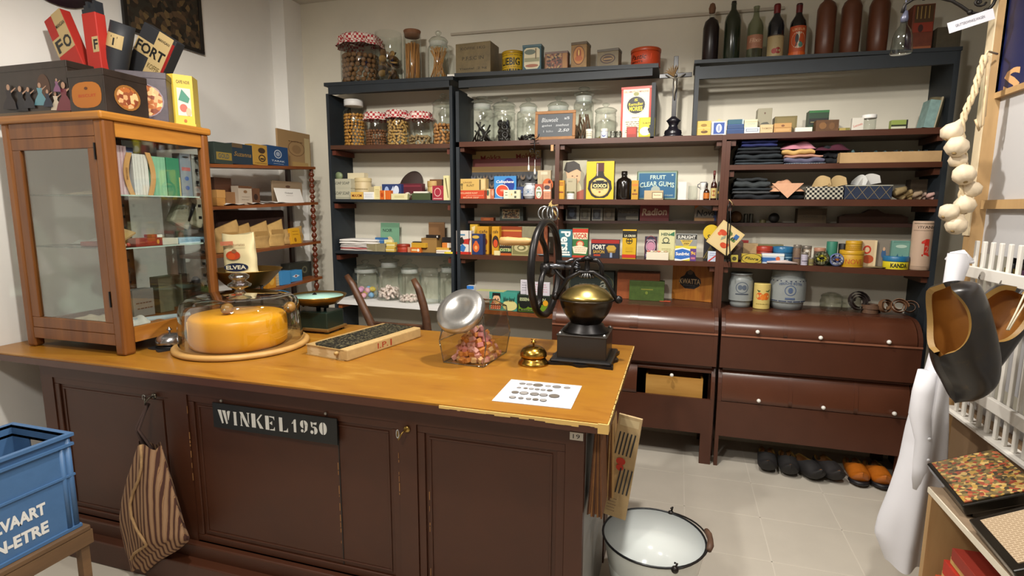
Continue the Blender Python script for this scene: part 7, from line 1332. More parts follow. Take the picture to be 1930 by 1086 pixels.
# ---- hexagonal sweet jar
def edge_rims(b, m, r):
    """thicker glass along the sharp edges of a hull"""
    fn = {}
    for f in b.f:
        n_ = (b.v[f[1]]-b.v[f[0]]).cross(b.v[f[2]]-b.v[f[1]]).normalized()
        for i in range(len(f)): fn.setdefault(frozenset((f[i], f[(i+1) % len(f)])), []).append(n_)
    ed = [tuple(k) for k, v in fn.items() if len(v) == 2 and v[0].dot(v[1]) < .93]
    for i, j in ed:
        if (b.v[i]-b.v[j]).length > .03: b.tube([b.v[i].copy(), b.v[j].copy()], r, m, seg=6)
F1 = cz(836, 684); F2 = cz(911, 693); Rr = cz(938, 658)
e1 = (F2-F1); ex = e1.normalized(); eyv = Vector((-ex.y, ex.x, 0)); W_ = e1.length
D_ = max(.12, (Rr-F2).dot(eyv)*.84)
o0 = (F1+F2)/2
t = thing('sweet_jar', 'slanted hexagonal glass jar with tin lid holding pink and orange sweets', 'jar', tuple(o0), math.atan2(ex.y, ex.x))
ov = max(.0, (Rr-F2).dot(ex)); ov = min(ov, .05)
base = [(-W_/2, 0), (W_/2, 0), (W_/2+ov, D_*.5), (W_/2, D_), (-W_/2, D_), (-W_/2-ov, D_*.5)]
hh = at(905, 566, y=o0.y+D_*.7).z-ZC
dl = rotz(-math.atan2(ex.y, ex.x)).to_3x3() @ Vector((-.16, -.70, .70)).normalized()
nc = rotz(-math.atan2(ex.y, ex.x)).to_3x3() @ (at(874, 594, y=o0.y+D_*.22)-o0); 
ax = dl.cross(Vector((1, 0, 0))).normalized(); ay = dl.cross(ax).normalized(); nr = .094
ring = [nc+ax*nr*math.cos(i*.5236)+ay*nr*math.sin(i*.5236) for i in range(12)]
pts = [(x, y, .002) for x, y in base]+[(x*1.16, D_/2+(y-D_/2)*1.06, .10) for x, y in base]+[(x*1.0, max(y, D_*.55), hh*.88) for x, y in base[3:5]]+[((W_/2+ov)*.95, D_*.6, hh*.82), (-(W_/2+ov)*.95, D_*.6, hh*.82), (W_*.3, D_*.85, hh), (-W_*.3, D_*.85, hh)]+ring
b = B(glass('#f2f2ee', .30)); b.hull([tuple(p) for p in pts], smooth=False)
edge_rims(b, glass('#c8ccc4', .1, 3), .0028)
bld('glass_body', b, t)
Rm = Matrix((ax, ay, dl)).transposed().to_4x4(); Rm.translation = nc
b = B(glass('#f2f2ee', .3)); b.m = Rm; b.open_lathe([(nr*.98, 0), (nr*1.08, .006), (nr*.98, .012), (nr, .03)], seg=32); bld('neck', b, t)
b = B(M('#b4b4b2', .28, .85, n=.12, sc=12)); b.m = Rm; s_ = 1.14; b.lathe([(nr*s_, .016), (nr*s_*1.02, .02), (nr*s_*1.02, .04), (nr*s_*.96, .052), (nr*s_*.5, .057), (nr*s_*.46, .053), (1e-5, .053)], seg=40); bld('lid', b, t)
cols = (('#e0a29c', 'small pink sweet in the hexagonal jar'), ('#e09048', 'small orange sweet in the hexagonal jar'), ('#e8bc84', 'small yellowish sweet in the hexagonal jar'), ('#d88686', 'small deep pink sweet in the hexagonal jar'))
pros = []
for col, lb in cols:
    b = B(M(col, .55)); b.box(-.0135, .0135, -.011, .011, -.010, .010, bev=.0025); pros.append([b.mesh('candy'), lb])
rnd = random.Random(12); Rz = rotz(math.atan2(ex.y, ex.x))
for lay in range(7):
    zl = .014+lay*.0195; rad = .108*(1-lay/8.4)
    for i in range(-5, 6):
        for j in range(-5, 6):
            x, y = i*.0245+(lay % 2)*.01, j*.024
            if math.hypot(x, y*1.05) > rad or abs(x) > W_/2-.012 or abs(y) > D_/2-.012: continue
            if lay < 6 and math.hypot(x, y) < rad-.05: continue
            p = Rz @ Vector((x+.006+rnd.uniform(-.003, .003), D_*.5+y+rnd.uniform(-.003, .003), zl+rnd.uniform(-.003, .003)))
            k_ = rnd.choices((0, 1, 2, 3), (5, 3, 1.6, 2))[0]
            o = bpy.data.objects.new('candy', pros[k_][0]); COL.objects.link(o); o.location = o0+p; o.rotation_euler = (rnd.uniform(-.6, .6), rnd.uniform(-.6, .6), rnd.random()*6); tag(o, pros[k_][1], 'sweet', pros[k_][1].replace('small ', '').replace('sweet', 'sweets'))
# ---- coffee grinder with flywheel
gx = at(1103, 640, y=2.34).x; gy = 2.345
t = thing('coffee_grinder', 'black iron coffee grinder with brass hopper lid and big flywheel', 'coffee grinder', (gx, gy, ZC))
GI = M('#262424', .35, .6, n=.15, sc=30); GB = M('#3a332a', .3, .8, n=.15)
bwd = .106; b = B(GI); n_ = 64; pts = []
for i in range(n_):
    a = 2*math.pi*i/n_; sq = 1/max(abs(math.cos(a)), abs(math.sin(a))); pts.append(((.135*sq**.9+.012*math.cos(8*a))*math.cos(a), (.135*sq**.9+.012*math.cos(8*a))*math.sin(a)))
b.prism(pts, .012, axis='z'); b.box(-.132, .132, -.132, .132, .010, .026, bev=.008); bld('foot_plate', b, t)
zb1 = .125; b = B(M('#332f2b', .3, .5)); b.box(-bwd, bwd, -bwd, bwd, .02, zb1, bev=.003); b.box(-bwd-.003, bwd+.003, -bwd-.003, bwd+.003, zb1-.004, zb1+.004, bev=.002); bld('box', b, t)
b = B(GI); b.lathe([(bwd*1.3, zb1), (bwd*1.05, zb1+.02), (bwd*.85, zb1+.03), (bwd*.7, zb1+.05), (.055, zb1+.058), (.04, zb1+.075)], seg=4, a0=math.pi/4, smooth=False) if False else b.lathe([(bwd*.98, zb1+.002), (bwd*.94, zb1+.012), (bwd*.78, zb1+.024), (bwd*.74, zb1+.036), (.05, zb1+.05), (.042, zb1+.07), (.05, zb1+.08)], seg=32); bld('collar', b, t)
for sx in (-1, 1):
    for sy_ in (-1, 1): b = B(STEEL); b.ball((sx*.095, sy_*.095, zb1+.006), .008, None, 8, 6); bld('bolt', b, t)
zr_ = at(1103, 566, y=gy).z-ZC; rb = (at(1152, 560, y=gy).x-at(1053, 560, y=gy).x)/2
b = B(GB); b.lathe([(.045, zb1+.07), (.05, zb1+.085), (rb*.56, zr_-.10), (rb*.84, zr_-.055), (rb*.97, zr_-.02), (rb, zr_), (rb*1.06, zr_+.004), (rb*1.06, zr_+.010), (rb*.95, zr_+.010)], seg=40); bld('bowl', b, t)
b = B(M('#b09a5c', .3, .95, n=.12)); b.lathe([(rb*1.0, zr_+.010), (rb*.93, zr_+.024), (rb*.74, zr_+.046), (rb*.45, zr_+.064), (.02, zr_+.070), (1e-5, zr_+.070)], seg=40); bld('hopper_lid', b, t)
zs_ = at(1060, 503, y=gy).z-ZC; zt_ = at(1108, 488, y=gy).z-ZC
b = B(GI)
b.tube([(-rb*1.18, 0, zr_+.004), (-rb*1.05, -.01, zr_+.03), (-rb*.7, -.012, zr_+.095), (-.03, -.012, zr_+.125), (.03, -.012, zr_+.125), (rb*.7, -.012, zr_+.095), (rb*1.05, -.01, zr_+.03), (rb*1.18, 0, zr_+.004)], .010, seg=8)
for s_ in (-1, 1):
    b.tube([(s_*.065, -.004, zr_+.10), (s_*.062, 0, zs_+.01), (s_*.045, 0, zs_+.032), (s_*.012, 0, zs_+.034)], .011, seg=8); b.ball((s_*rb*1.2, 0, zr_+.01), .018, None, 10, 6)
bld('yoke', b, t)
b = B(GI); b.lathe([(.010, zr_+.10), (.010, zs_-.045), (.030, zs_-.044), (.032, zs_-.036), (.012, zs_-.014), (.010, zs_+.03), (.020, zs_+.04), (.022, zt_-.004), (.028, zt_), (.012, zt_+.012), (1e-5, zt_+.016)], seg=20, n=None); bld('spindle', b, t)
b = B(M('#8a8a88', .3, .9))
for i in range(14): a = i*.4488; b.tube([(.012*math.cos(a), .012*math.sin(a), zs_-.016), (.033*math.cos(a), .033*math.sin(a), zs_-.040)], .0035, seg=5)
bld('gear', b, t)
wx = at(1029, 503, y=gy).x-gx
b = B(M('#5a5c60', .3, .8)); b.tube([(wx-.02, 0, zs_), (-.10, 0, zs_)], .013, seg=12); b.tube([(-.10, 0, zs_), (-.03, 0, zs_)], .0095, seg=12); b.tube([(wx+.05, 0, zs_+.022), (-.09, 0, zs_+.022), (-.06, 0, zs_+.036)], .007, seg=8); b.m = Matrix.Translation((-.032, 0, zs_)) @ Matrix.Rotation(math.pi/2, 4, 'Y')
for i in range(12): a = i*.5236; b.tube([(.012*math.cos(a), .012*math.sin(a), 0), (.028*math.cos(a), .028*math.sin(a), -.014)], .0035, seg=5)
bld('shaft', b, t)
b = B(GI); b.tube([(wx+.04, 0, zs_-.01), (-rb*.95, 0, zs_-.05), (-rb*.75, 0, zr_+.08)], .008, seg=8); bld('bracket', b, t)
wr = (at(1010, 418, y=gy).z-at(1010, 592, y=gy).z)/2; wz = (at(1010, 418, y=gy).z+at(1010, 592, y=gy).z)/2-ZC
b = B(GI); b.m = Matrix.Translation((wx, 0, wz)) @ rotz(-.07) @ Matrix.Rotation(math.pi/2, 4, 'Y'); b.tube([(wr*math.cos(a), wr*math.sin(a), 0) for a in [i*2*math.pi/48 for i in range(48)]], .016, seg=10, closed=True)
b.lathe([(.026, -.02), (.028, 0), (.026, .02), (.001, .022)], seg=20)
for i in range(3):
    a0 = i*2.094+.9; b.tube([((.02+(wr-.02)*s)*math.cos(a0+.9*math.sin(s*2.6)*s), (.02+(wr-.02)*s)*math.sin(a0+.9*math.sin(s*2.6)*s), 0) for s in [k_/8 for k_ in range(9)]], [.013]*9, seg=8)
w_ = bld('flywheel', b, t)
hz = at(1000, 452, y=gy).z-ZC-wz; hy = -math.sqrt(max(0, wr*wr-hz*hz))*.9
hp = at(1003, 452, y=gy+hy)
xh = hp.x-gx
b = B(STEEL); b.tube([(wx, hy, wz+hz), (wx-.03, hy, wz+hz)], .008, seg=8); bld('handle_rod', b, w_)
xe = at(942, 449, y=gy+hy).x-gx
b = B(M('#b58f58', .5, n=.08)); L_ = (wx-.025)-xe; b.m = Matrix.Translation((xe, hy, wz+hz)) @ Matrix.Rotation(math.pi/2, 4, 'Y'); b.lathe([(1e-5, 0), (.017, .004), (.019, L_*.25), (.016, L_*.6), (.017, L_*.8), (.013, L_*.97), (.001, L_)], seg=16); bld('wooden_grip', b, w_)
# sheet of coins
A_, B_, C_, D4 = cz(960, 716), cz(1095, 728), cz(1075, 772), cz(928, 756)
ux = (B_-A_+C_-D4)/2; uy = (A_-D4+B_-C_)/2; w, h = ux.length, uy.length; ctr = (A_+B_+C_+D4)/4
b = B(M('#d3d5da', .35)); b.box(-w/2, w/2, 0, h, 0, .0015)
its = []
for r, (v, xs, rr) in enumerate(((.84, (.2, .3, .42, .56, .68, .82), (.045, .045, .07, .04, .06, .045)), (.64, (.2, .29, .37, .45, .53, .62), (.03, .03, .035, .035, .035, .04)), (.42, (.2, .32, .46, .58, .72), (.05, .06, .06, .055, .07)), (.2, (.22, .33, .43, .52, .62), (.045, .035, .035, .04, .045)))):
    for i, (x, q_) in enumerate(zip(xs, rr)): its.append(('e', x, v, q_, q_*w/h, ('#7a7672', '#8a8684', '#6a6258', '#94908c')[(i+r) % 4])); its.append(('o', x, v, q_, q_*w/h, .8, '#5c5854'))
art(b, its, w, h, side='T', org=(0, 0, .0016), step=.00005, base=.0002)
one('coin_sheet', 'white printed sheet with rows of coins lying on the counter', 'sheet', b, (ctr.x-uy.x/2, ctr.y-uy.y/2, ZC+.0005), math.atan2(ux.y, ux.x))
# ================================================================ counter front: sign, number plate, hooks, bag
yS = BY-.016
q0 = at(402, 757, y=yS); q1 = at(636, 789, y=yS); q2 = at(636, 838, y=yS)
sw = q1.x-q0.x; shh = q1.z-q2.z; zS = q2.z
t = thing('shop_sign', 'black sign with white stencilled letters nailed to the counter front', 'sign', ((q0.x+q1.x)/2, yS-.006, zS))
b = B('#17191a'); b.box(-sw/2, sw/2, 0, .006, 0, shh); bld('board', b, t)
LW = M('#e4e4e0', .5)
def stencil(ch):
    """stencil letter polygons in a unit cell"""
    P = {'W': [[(.0, 1), (.28, 1), (.42, .05), (.30, .0)], [(.36, 1), (.62, 1), (.76, .05), (.64, 0)], [(.74, .9), (.82, 1), (1, 1), (.84, .3), (.80, .35)]],
         'I': [[(.25, .05), (.3, .0), (.75, 0), (.75, .05), (.7, .08), (.7, .92), (.75, .95), (.75, 1), (.25, 1), (.25, .95), (.3, .92), (.3, .08)]],
         'N': [[(.0, 1), (.3, 1), (.88, 0), (.60, 0)], [(.08, .78), (.18, .62), (.18, .08), (.26, 0), (0, 0), (.08, .08)], [(.78, .92), (.68, 1), (1, 1), (.88, .92), (.88, .2), (.78, .38)]],
         'K': [[(.05, 0), (.38, 0), (.38, 1), (.05, 1)], [(.46, .52), (.52, .62), (.84, 1), (.98, 1), (.6, .56)], [(.5, .5), (.62, .56), (1.02, 0), (.72, 0)]],
         'E': [[(.05, 0), (.38, 0), (.38, 1), (.05, 1)], [(.45, 1), (.9, 1), (.9, .74), (.78, .9), (.45, .94)], [(.45, .52), (.68, .66), (.68, .38), (.45, .48)], [(.45, .06), (.78, .1), (.9, .28), (.9, 0), (.45, 0)]],
         'L': [[(.1, 0), (.42, 0), (.42, 1), (.1, 1)], [(.5, 0), (.5, .06), (.8, .12), (.94, .32), (.94, 0)]],
         '1': [[(.36, 0), (.68, 0), (.68, 1), (.5, 1), (.36, .92)], [(.30, .86), (.30, .66), (.08, .62)]]}
    if ch in P: return P[ch]
    arc = lambda cx, cy, rx, ry, a0, a1, n=10: [(cx+rx*math.cos(a0+(a1-a0)*i/n), cy+ry*math.sin(a0+(a1-a0)*i/n)) for i in range(n+1)]
    hp = math.pi/2
    if ch == '0': return [arc(.46, .5, .40, .5, hp, 3*hp), arc(.56, .5, .40, .5, -hp, hp)]
    if ch == '9': return [arc(.42, .68, .34, .32, hp, 3*hp), arc(.50, .68, .42, .32, -.2, hp)+[(.6, .6)], [(.62, .64), (.92, .64), (.82, .22), (.5, 0), (.44, .03), (.58, .2)], arc(.28, .14, .14, .13, 0, 6)]
    if ch == '5': return [[(.15, 1), (.42, .93), (.30, .56), (.2, .58)], [(.46, .93), (.86, 1), (.8, .78), (.46, .82)], arc(.54, .32, .38, .32, -hp, hp), arc(.26, .16, .18, .15, 0, 6), [(.34, .6), (.5, .64), (.5, .5), (.34, .54)]]
lx = 0
for ch, pa, pb, lt, lb_ in (('W', 412, 435, 774, 799), ('I', 438, 450, 777, 802), ('N', 453, 472, 778, 804), ('K', 474, 496, 781, 807), ('E', 500, 520, 785, 811), ('L', 525, 544, 788, 814), ('1', 549, 563, 791, 815), ('9', 565, 582, 793, 816), ('5', 584, 600, 796, 819), ('0', 601, 617, 797, 820)):
    a = at(pa, lb_, y=yS-.007); c_ = at(pb, lb_, y=yS-.007); tp = at((pa+pb)/2, lt, y=yS-.007)
    x0 = a.x-t.location.x; w = c_.x-a.x; zz0 = (a.z+c_.z)/2-zS; h = tp.z-zS-zz0; b = B(LW)
    for pg in stencil(ch): b.prism([(x0+u*w, zz0+v*h) for u, v in pg], -.0008, axis='y')
    bld('letter', b, t, (0, -.0002, 0))
for px, py in ((416, 756), (613, 780)):
    q = at(px, py, y=yS-.006); b = B(M('#8f8a80', .4, .5)); b.ball((0, 0, 0), .006, None, 8, 6); bld('nail', b, t, (q.x-t.location.x, .002, q.z-zS))
q0 = at(1074, 814, y=yS); q1 = at(1099, 832, y=yS); w, h = q1.x-q0.x, q0.z-q1.z
b = B(M('#d0cdc4', .5)); b.box(-w/2, w/2, 0, .002, 0, h, bev=.0008); art(b, [('t', .5, .5, .52, .55, '19', '#141414', {'b': .0}, '#141414')], w, h); one('number_plate', 'small white plate reading nineteen at the right of the counter front', 'plate', b, ((q0.x+q1.x)/2, BY-.0165, q1.z))
def hook(px, py, col, lb):
    q = at(px, py, y=BY-.02); t = thing('coat_hook', lb, 'hook', (q.x, BY-.016, q.z)); b = B(M(col, .3, .9)); b.m = Matrix.Rotation(math.pi/2, 4, 'X'); b.lathe([(.013, 0), (.013, .003), (.006, .006), (.001, .006)], seg=14); bld('plate', b, t)
    b = B(M(col, .3, .9)); b.tube([(0, -.004, 0), (-.006, -.02, -.004), (-.014, -.028, -.018), (-.018, -.03, -.03), (-.022, -.026, -.018), (-.024, -.024, .0)], .0032, seg=6); bld('hook', b, t); return q
hk = hook(289, 747, '#6a665c', 'dull metal hook holding the striped cloth bag'); hook(766, 810, '#a88a4c', 'brass hook right of the black sign')
b = B(STEEL); b.tube([(.009*math.cos(a)*.6, 0, .016*math.sin(a)) for a in [i*.6283 for i in range(10)]], .0022, seg=6, closed=True); q = at(752, 816, y=BY-.04); one('metal_ring', 'thin silver ring hanging from the brass hook', 'ring', b, (q.x, BY-.05, q.z))
b = B(M('#a5a5a0', .4, .8)); b.tube([(.008*math.cos(a), 0, .012*math.sin(a)) for a in [i*.5 for i in range(9)]], .0025, seg=6); q = at(268, 751, y=BY-.03); one('metal_ring', 'small silver screw hook beside the dull metal hook', 'hook', b, (q.x, BY-.022, q.z))
yb2 = BY-.095
t = thing('cloth_bag', 'striped brown cloth bag hanging from a hook on the counter', 'bag', (0, 0, 0))
rows = [(838, 262, 300), (870, 256, 308), (910, 246, 320), (950, 240, 332), (985, 237, 344), (1003, 238, 354), (1022, 240, 334), (1046, 243, 298), (1072, 248, 274)]
ctrs = []
for py, a_, c_ in rows:
    p = at(a_, py, y=yb2); q = at(c_, py, y=yb2); ctrs.append(((p.x+q.x)/2, (q.x-p.x)/2, (p.z+q.z)/2))
def bagf(u, v):
    s = v*(len(ctrs)-1); i = min(int(s), len(ctrs)-2); f_ = s-i; X_ = [ctrs[i][k_]*(1-f_)+ctrs[i+1][k_]*f_ for k_ in range(3)]
    a = u*2*math.pi; fold_ = 1+.07*math.sin(a*5+v*4)+.04*math.sin(a*11+v*9)
    return (X_[0]+X_[1]*math.cos(a)*fold_, yb2+(.045*(.35+.9*math.sin(math.pi*min(1, v*.9+.08))))*math.sin(a)*fold_, X_[2]+.012*math.sin(a*3+v*5))
SM = M('#4a2c22', .95, kind='wave', sc=14, st=(1, .4, .25), h2=('#8a6848', '#a8845c', '#6a4438', '#98785a'))
b = B(SM); b.grid(bagf, 56, 30); bld('cloth', b, t)
b = B(M('#3c2a24', .9, n=.2)); e0 = ctrs[0]; b.tube([hk+Vector((-.018, -.01, -.03)), (hk.x-.022, yb2+.005, hk.z-.12), (e0[0]-.02, yb2, e0[2]-.02)], [.009, .010, .012], sx=.5, seg=8); b.tube([hk+Vector((-.016, -.012, -.028)), (hk.x-.005, yb2, hk.z-.12), (e0[0]+.015, yb2, e0[2]-.02)], [.006, .008, .010], sx=.5, seg=8); bld('strap', b, t)
b = B(M('#a08058', .9, n=.2, sc=60)); b.tube([bagf(.70+.05*math.sin(s*.7), s/14)+() if False else tuple(Vector(bagf(.73+.04*math.sin(s*.9), s/14))+Vector((0, -.006, 0))) for s in range(13)], .006, seg=6); bld('hem', b, t)
# ---- paper bags hung at the right end of the counter
def bundle(px0, px1, pt, pb, y, wd, cols, lb, n=7, art_=None, tilt=0.):
    p0 = at(px0, pb, y=y); p1 = at(px1, pb, y=y); zt = at((px0+px1)/2, pt, y=y).z; x0, x1 = p0.x, p1.x; z0 = p0.z; b = B(*[M(c_, .8, n=.15, sc=30) for c_ in cols]); rnd = random.Random(px0)
    for i in range(n):
        xx = x0+(x1-x0)*i/n; xt = x0+(x1-x0)*.5+(xx-x0-(x1-x0)*.5)*.35; dz = .012*rnd.random(); dy = .008*rnd.random(); tk = (x1-x0)/n*.86; m = b.mats[i % len(cols)]
        b.hexa([(xx, y-dy, z0+dz), (xx+tk, y-dy, z0+dz), (xx+tk, y+wd, z0+dz+.01), (xx, y+wd, z0+dz+.01), (xt, y+.01, zt), (xt+tk*.5, y+.01, zt), (xt+tk*.5, y+wd, zt), (xt, y+wd, zt)], m)
    b.m = Matrix.Identity(4); return one('paper_bag_bundle', lb, 'paper bags', b)
bundle(1106, 1136, 812, 972, BY+.02, .14, ('#4a2c18', '#6a4222', '#80562c'), 'dark brown bundle of paper bags hanging at the counter corner', 8)
bundle(1137, 1156, 800, 940, BY+.16, .14, ('#5c381c', '#7a5028', '#b08c58'), 'lighter brown bundle of paper bags behind the dark bundle', 6)
xq = -.175; pts = [at(1147, 830, x=xq), at(1178, 782, x=xq)]
y0, y1 = 1.80, 2.02
b = B(M('#b59c72', .7, n=.08)); zt = at(1162, 780, y=1.9).z; zb_ = zt-.40
w = .085
b.box(-w/2, w/2, 0, .01, 0, .40, bev=.002)
art(b, [('r', .1, .9, .9, .97, '#c8b48a')]+[('p', [(.08+.16*i, .62), (.14+.16*i, .62), (.22+.16*i, .84), (.16+.16*i, .84)], '#20242a') for i in range(5)]+[('e', .4, .56, .2, .035, '#b8301c'), ('e', .4, .50, .16, .03, '#b8301c')]+[('p', [(.35+.16*i, .25), (.41+.16*i, .25), (.49+.16*i, .5), (.43+.16*i, .5)], '#20242a') for i in range(4)]+[('lines', .1, .05, .5, .2, 5, '#5a3a2a')], w, .40)
q = at(1163, 800, y=1.9); one('printed_bag', 'cream printed paper bag with black stripes hanging behind the brown bundles', 'paper bag', b, (q.x, 1.9, zb_), rot=(0, .12, -.1))
# ================================================================ chair behind the counter
yc = 2.98
pL = [at(x_, y_, y=yc) for x_, y_ in ((653, 519), (664, 536), (678, 565), (690, 590), (702, 615))]; pR = [at(x_, y_, y=yc) for x_, y_ in ((779, 526), (789, 545), (798, 575), (803, 600), (806, 630))]
t = thing('wooden_chair', 'old dark wooden chair with curved back posts behind the counter', 'chair', ((pL[-1].x+pR[-1].x)/2, yc, 0)); o_ = t.location.copy()
CW = M('#3a2418', .45, n=.3, sc=14, h2='#5c3c26')
for P_ in (pL, pR):
    b = B(CW); zl = P_[-1]; pts = [p-o_ for p in P_]+[Vector((zl.x-o_.x+.01, .0, zl.z-.15)), Vector((zl.x-o_.x+.01, 0, .45)), Vector((zl.x-o_.x, .04, 0))]
    b.tube(pts, [.017, .023, .025, .026, .028, .028, .026, .02], seg=10); bld('back_post', b, t)
zr = at(760, 613, y=yc).z; b = B(CW); b.box(pL[-1].x-o_.x, pR[-1].x-o_.x, -.012, .012, zr-.035, zr+.01, bev=.005); bld('back_rail', b, t)
b = B(CW); b.box(pL[-1].x-o_.x-.01, pR[-1].x-o_.x+.02, .0-.40 if False else .0, .42, .44, .47, bev=.01); bld('seat', b, t)
for xx in (pL[-1].x-o_.x+.02, pR[-1].x-o_.x-.02): b = B(CW); b.tube([(xx, .40, .44), (xx, .41, 0)], .018); bld('leg', b, t)
# ================================================================ blue crate on wooden stool
zk = .40; ck = at(148, 985, y=1.35); cx = ck.x; yfar = 1.35; kl, kw_ = .40, .30
ztop = at(137, 820, y=1.35).z
t = thing('plastic_crate', 'blue plastic bottle crate with white lettering on a wooden stool', 'crate', (cx-kw_/2, yfar-kl/2, zk+.002)); H_ = ztop-zk
BLU = M('#466a94', .45, n=.05)
b = B(BLU); x1, y1 = kw_/2, kl/2; e_ = .006
for (a_, c_, d_, f_) in ((-x1, -x1+e_, -y1, y1), (x1-e_, x1, -y1, y1), (-x1, x1, -y1, -y1+e_)): b.box(a_, c_, d_, f_, 0, H_)
hx = .055
b.box(-x1, x1, y1-e_, y1, 0, H_-.085); b.box(-x1, x1, y1-e_, y1, H_-.045, H_); b.box(-x1, -hx, y1-e_, y1, H_-.085, H_-.045); b.box(hx, x1, y1-e_, y1, H_-.085, H_-.045)
b.box(-x1, x1, -y1, y1, 0, .012); bld('body', b, t)
b = B(BLU)
for z_, o2_, hh_ in ((H_-.010, .012, .012), (H_-.045, .010, .010), (H_*.56, .006, .008), (.0, .008, .012)):
    w_ = .014 if z_ > .1 else .006
    b.box(x1-e_, x1+o2_, -y1-o2_, y1+o2_, z_, z_+hh_); b.box(-x1-o2_, -x1+e_, -y1-o2_, y1+o2_, z_, z_+hh_); b.box(-x1+e_, x1-e_, y1-e_, y1+o2_, z_, z_+hh_); b.box(-x1+e_, x1-e_, -y1-o2_, -y1+e_, z_, z_+hh_)
bld('rim', b, t)
b = B(BLU); b.tube([(x1-.004, y1-.03, .005), (x1-.004, y1-.03, H_-.04)], .010, seg=8); b.tube([(x1-.006, y1-.006, .005), (x1-.006, y1-.006, H_-.01)], .012, seg=8); bld('corner_rib', b, t)
for v_, w_, tx in ((.36, .56, 'WELVAART'), (.165, .57, 'BIEN-ETRE')):
    b = B(M('#dcdcd8', .5)); art(b, [('t', .4675, v_, w_, .12, tx, '#dcdcd8', {'b': .045}, '#dcdcd8')], kl, H_, side='R', org=(x1+.001, -y1, 0)); bld('lettering', b, t)
SW = M('#56402a', .6, sc=10, st=(1, .2, 1), h2='#78593a')
t = thing('wooden_stool', 'rough wooden stool under the blue crate', 'stool', (cx-.16, yfar-.22, 0))
q = at(175, 990, z=zk)
b = B(SW); b.box(-.20, .185, -.26, .245, zk-.02, zk, bev=.004); bld('seat', b, t)
for xx in (-.19, .16): b = B(SW); b.box(xx, xx+.025, -.255, .25, zk-.075, zk-.021); bld('apron', b, t)
for xx in (-.185, .15):
    for yy in (-.24, .205): b = B(SW); b.box(xx, xx+.03, yy, yy+.03, 0, zk-.076); bld('leg', b, t)
# ================================================================ enamel bucket
t = thing('enamel_bucket', 'white enamel bucket with black rim and wooden grip on the floor', 'bucket', (-.035, 2.07, 0)); zr, rr_ = .32, .198
EN = M('#e3eae8', .12)
b = B(EN); b.open_lathe([(.13, .0), (.135, .004), (rr_, zr)], seg=48); b.lathe([(rr_-.004, zr-.001), (rr_-.03, .16), (.14, .02), (1e-5, .018)], seg=48); bld('body', b, t)
b = B(M('#15181c', .3)); b.tube([(rr_*math.cos(a), rr_*math.sin(a), zr) for a in [i*2*math.pi/48 for i in range(48)]], .0045, seg=8, closed=True); bld('rim', b, t)
MT = M('#2a2624', .4, .5)
a1, a2 = -.95, 2.19-.85+.35
e1_, e2_ = Vector((rr_*math.cos(-1.15), rr_*math.sin(-1.15), zr-.01)), Vector((rr_*math.cos(1.25), rr_*math.sin(1.25), zr-.01))
for p in (e1_, e2_): b = B(MT); b.ball(tuple(p*1.02), .014, None, 10, 8); b.tube([tuple(p*1.02+Vector((0, 0, 0))), tuple(p*1.04+Vector((.005, 0, .022))), tuple(p*1.0+Vector((.0, 0, .03)))], .004, seg=6); bld('ear', b, t)
hpts = [(1.04*rr_*math.cos(-1.15+2.4*s), 1.04*rr_*math.sin(-1.15+2.4*s), zr+.0+.012*math.sin(math.pi*s)) for s in [i/16 for i in range(17)]]
hn = bld('handle', B(MT).tube(hpts, .0035, seg=6), t)
b = B(M('#5a4030', .6, n=.2)); b.tube([(1.04*(rr_+.006)*math.cos(-1.15+2.4*s), 1.04*(rr_+.006)*math.sin(-1.15+2.4*s), zr+.006+.012*math.sin(math.pi*s)) for s in (.36, .42, .5, .56, .62)], [.010, .013, .011, .013, .010], seg=10); bld('wooden_grip', b, hn)
# ================================================================ clogs
def clogmesh(outer, inner, L=.28, Wd=.055, rim='#8a6a34'):
    b = B(outer, inner)
    def sec(t_):   # half width, depth, centre y, opening half angle
        w = Wd*(.72+.28*math.sin(min(1, t_/.25)*math.pi/2)) if t_ < .25 else Wd*(1+.08*math.sin((t_-.25)*3.2)) if t_ < .72 else Wd*1.08*math.sqrt(max(0, 1-((t_-.72)/.28)**2.2))
        d = Wd*(.75+.28*math.sin(min(1, t_/.5)*math.pi/2)) if t_ < .6 else Wd*1.03*(1-.75*((t_-.6)/.4)**1.6)
        yc_ = -.012*max(0, (t_-.8)/.2)**2*3; op = 1.15*math.sqrt(max(0, 1-((t_-.26)/.30)**2)) if t_ < .56 else 0
        return max(w, .0008), max(d, .0008), yc_, op
    def surf(k, dz):
        def f(u, v):
            w, d, yc_, op = sec(v); op = max(op, .0001); a = op+(2*math.pi-2*op)*u
            cap = math.sqrt(max(0., 1-(max(0, .06-v)/.06)**2)) if v < .06 else 1
            return (w*k*math.sin(a)*(.35+.65*cap), yc_-d*k*math.cos(a)*(.35+.65*cap), -L*(v*(1-2*dz)+dz))
        return f
    fo, fi = surf(1, 0), surf(.80, .04)
    b.grid(fo, 28, 36, outer); b.grid(fi, 28, 36, inner)
    n = 36
    for u in (0, 1):
        vs = [fo(u, j/n) for j in range(21)]+[fi(u, j/n) for j in range(21)]; b.add(vs, [(j, j+1, 21+j+1, 21+j) for j in range(20)], rim, False)
    vs = [fo(i/28, 0) for i in range(29)]+[fi(i/28, 0) for i in range(29)]; b.add(vs, [(i, i+1, 30+i, 29+i) for i in range(28)], outer)
    return b
BC = M('#131214', .3, sc=14, h2=('#1f1d1d', '#241f1a', '#4a3820')); IN = M('#9a6428', .5, n=.15, sc=8)
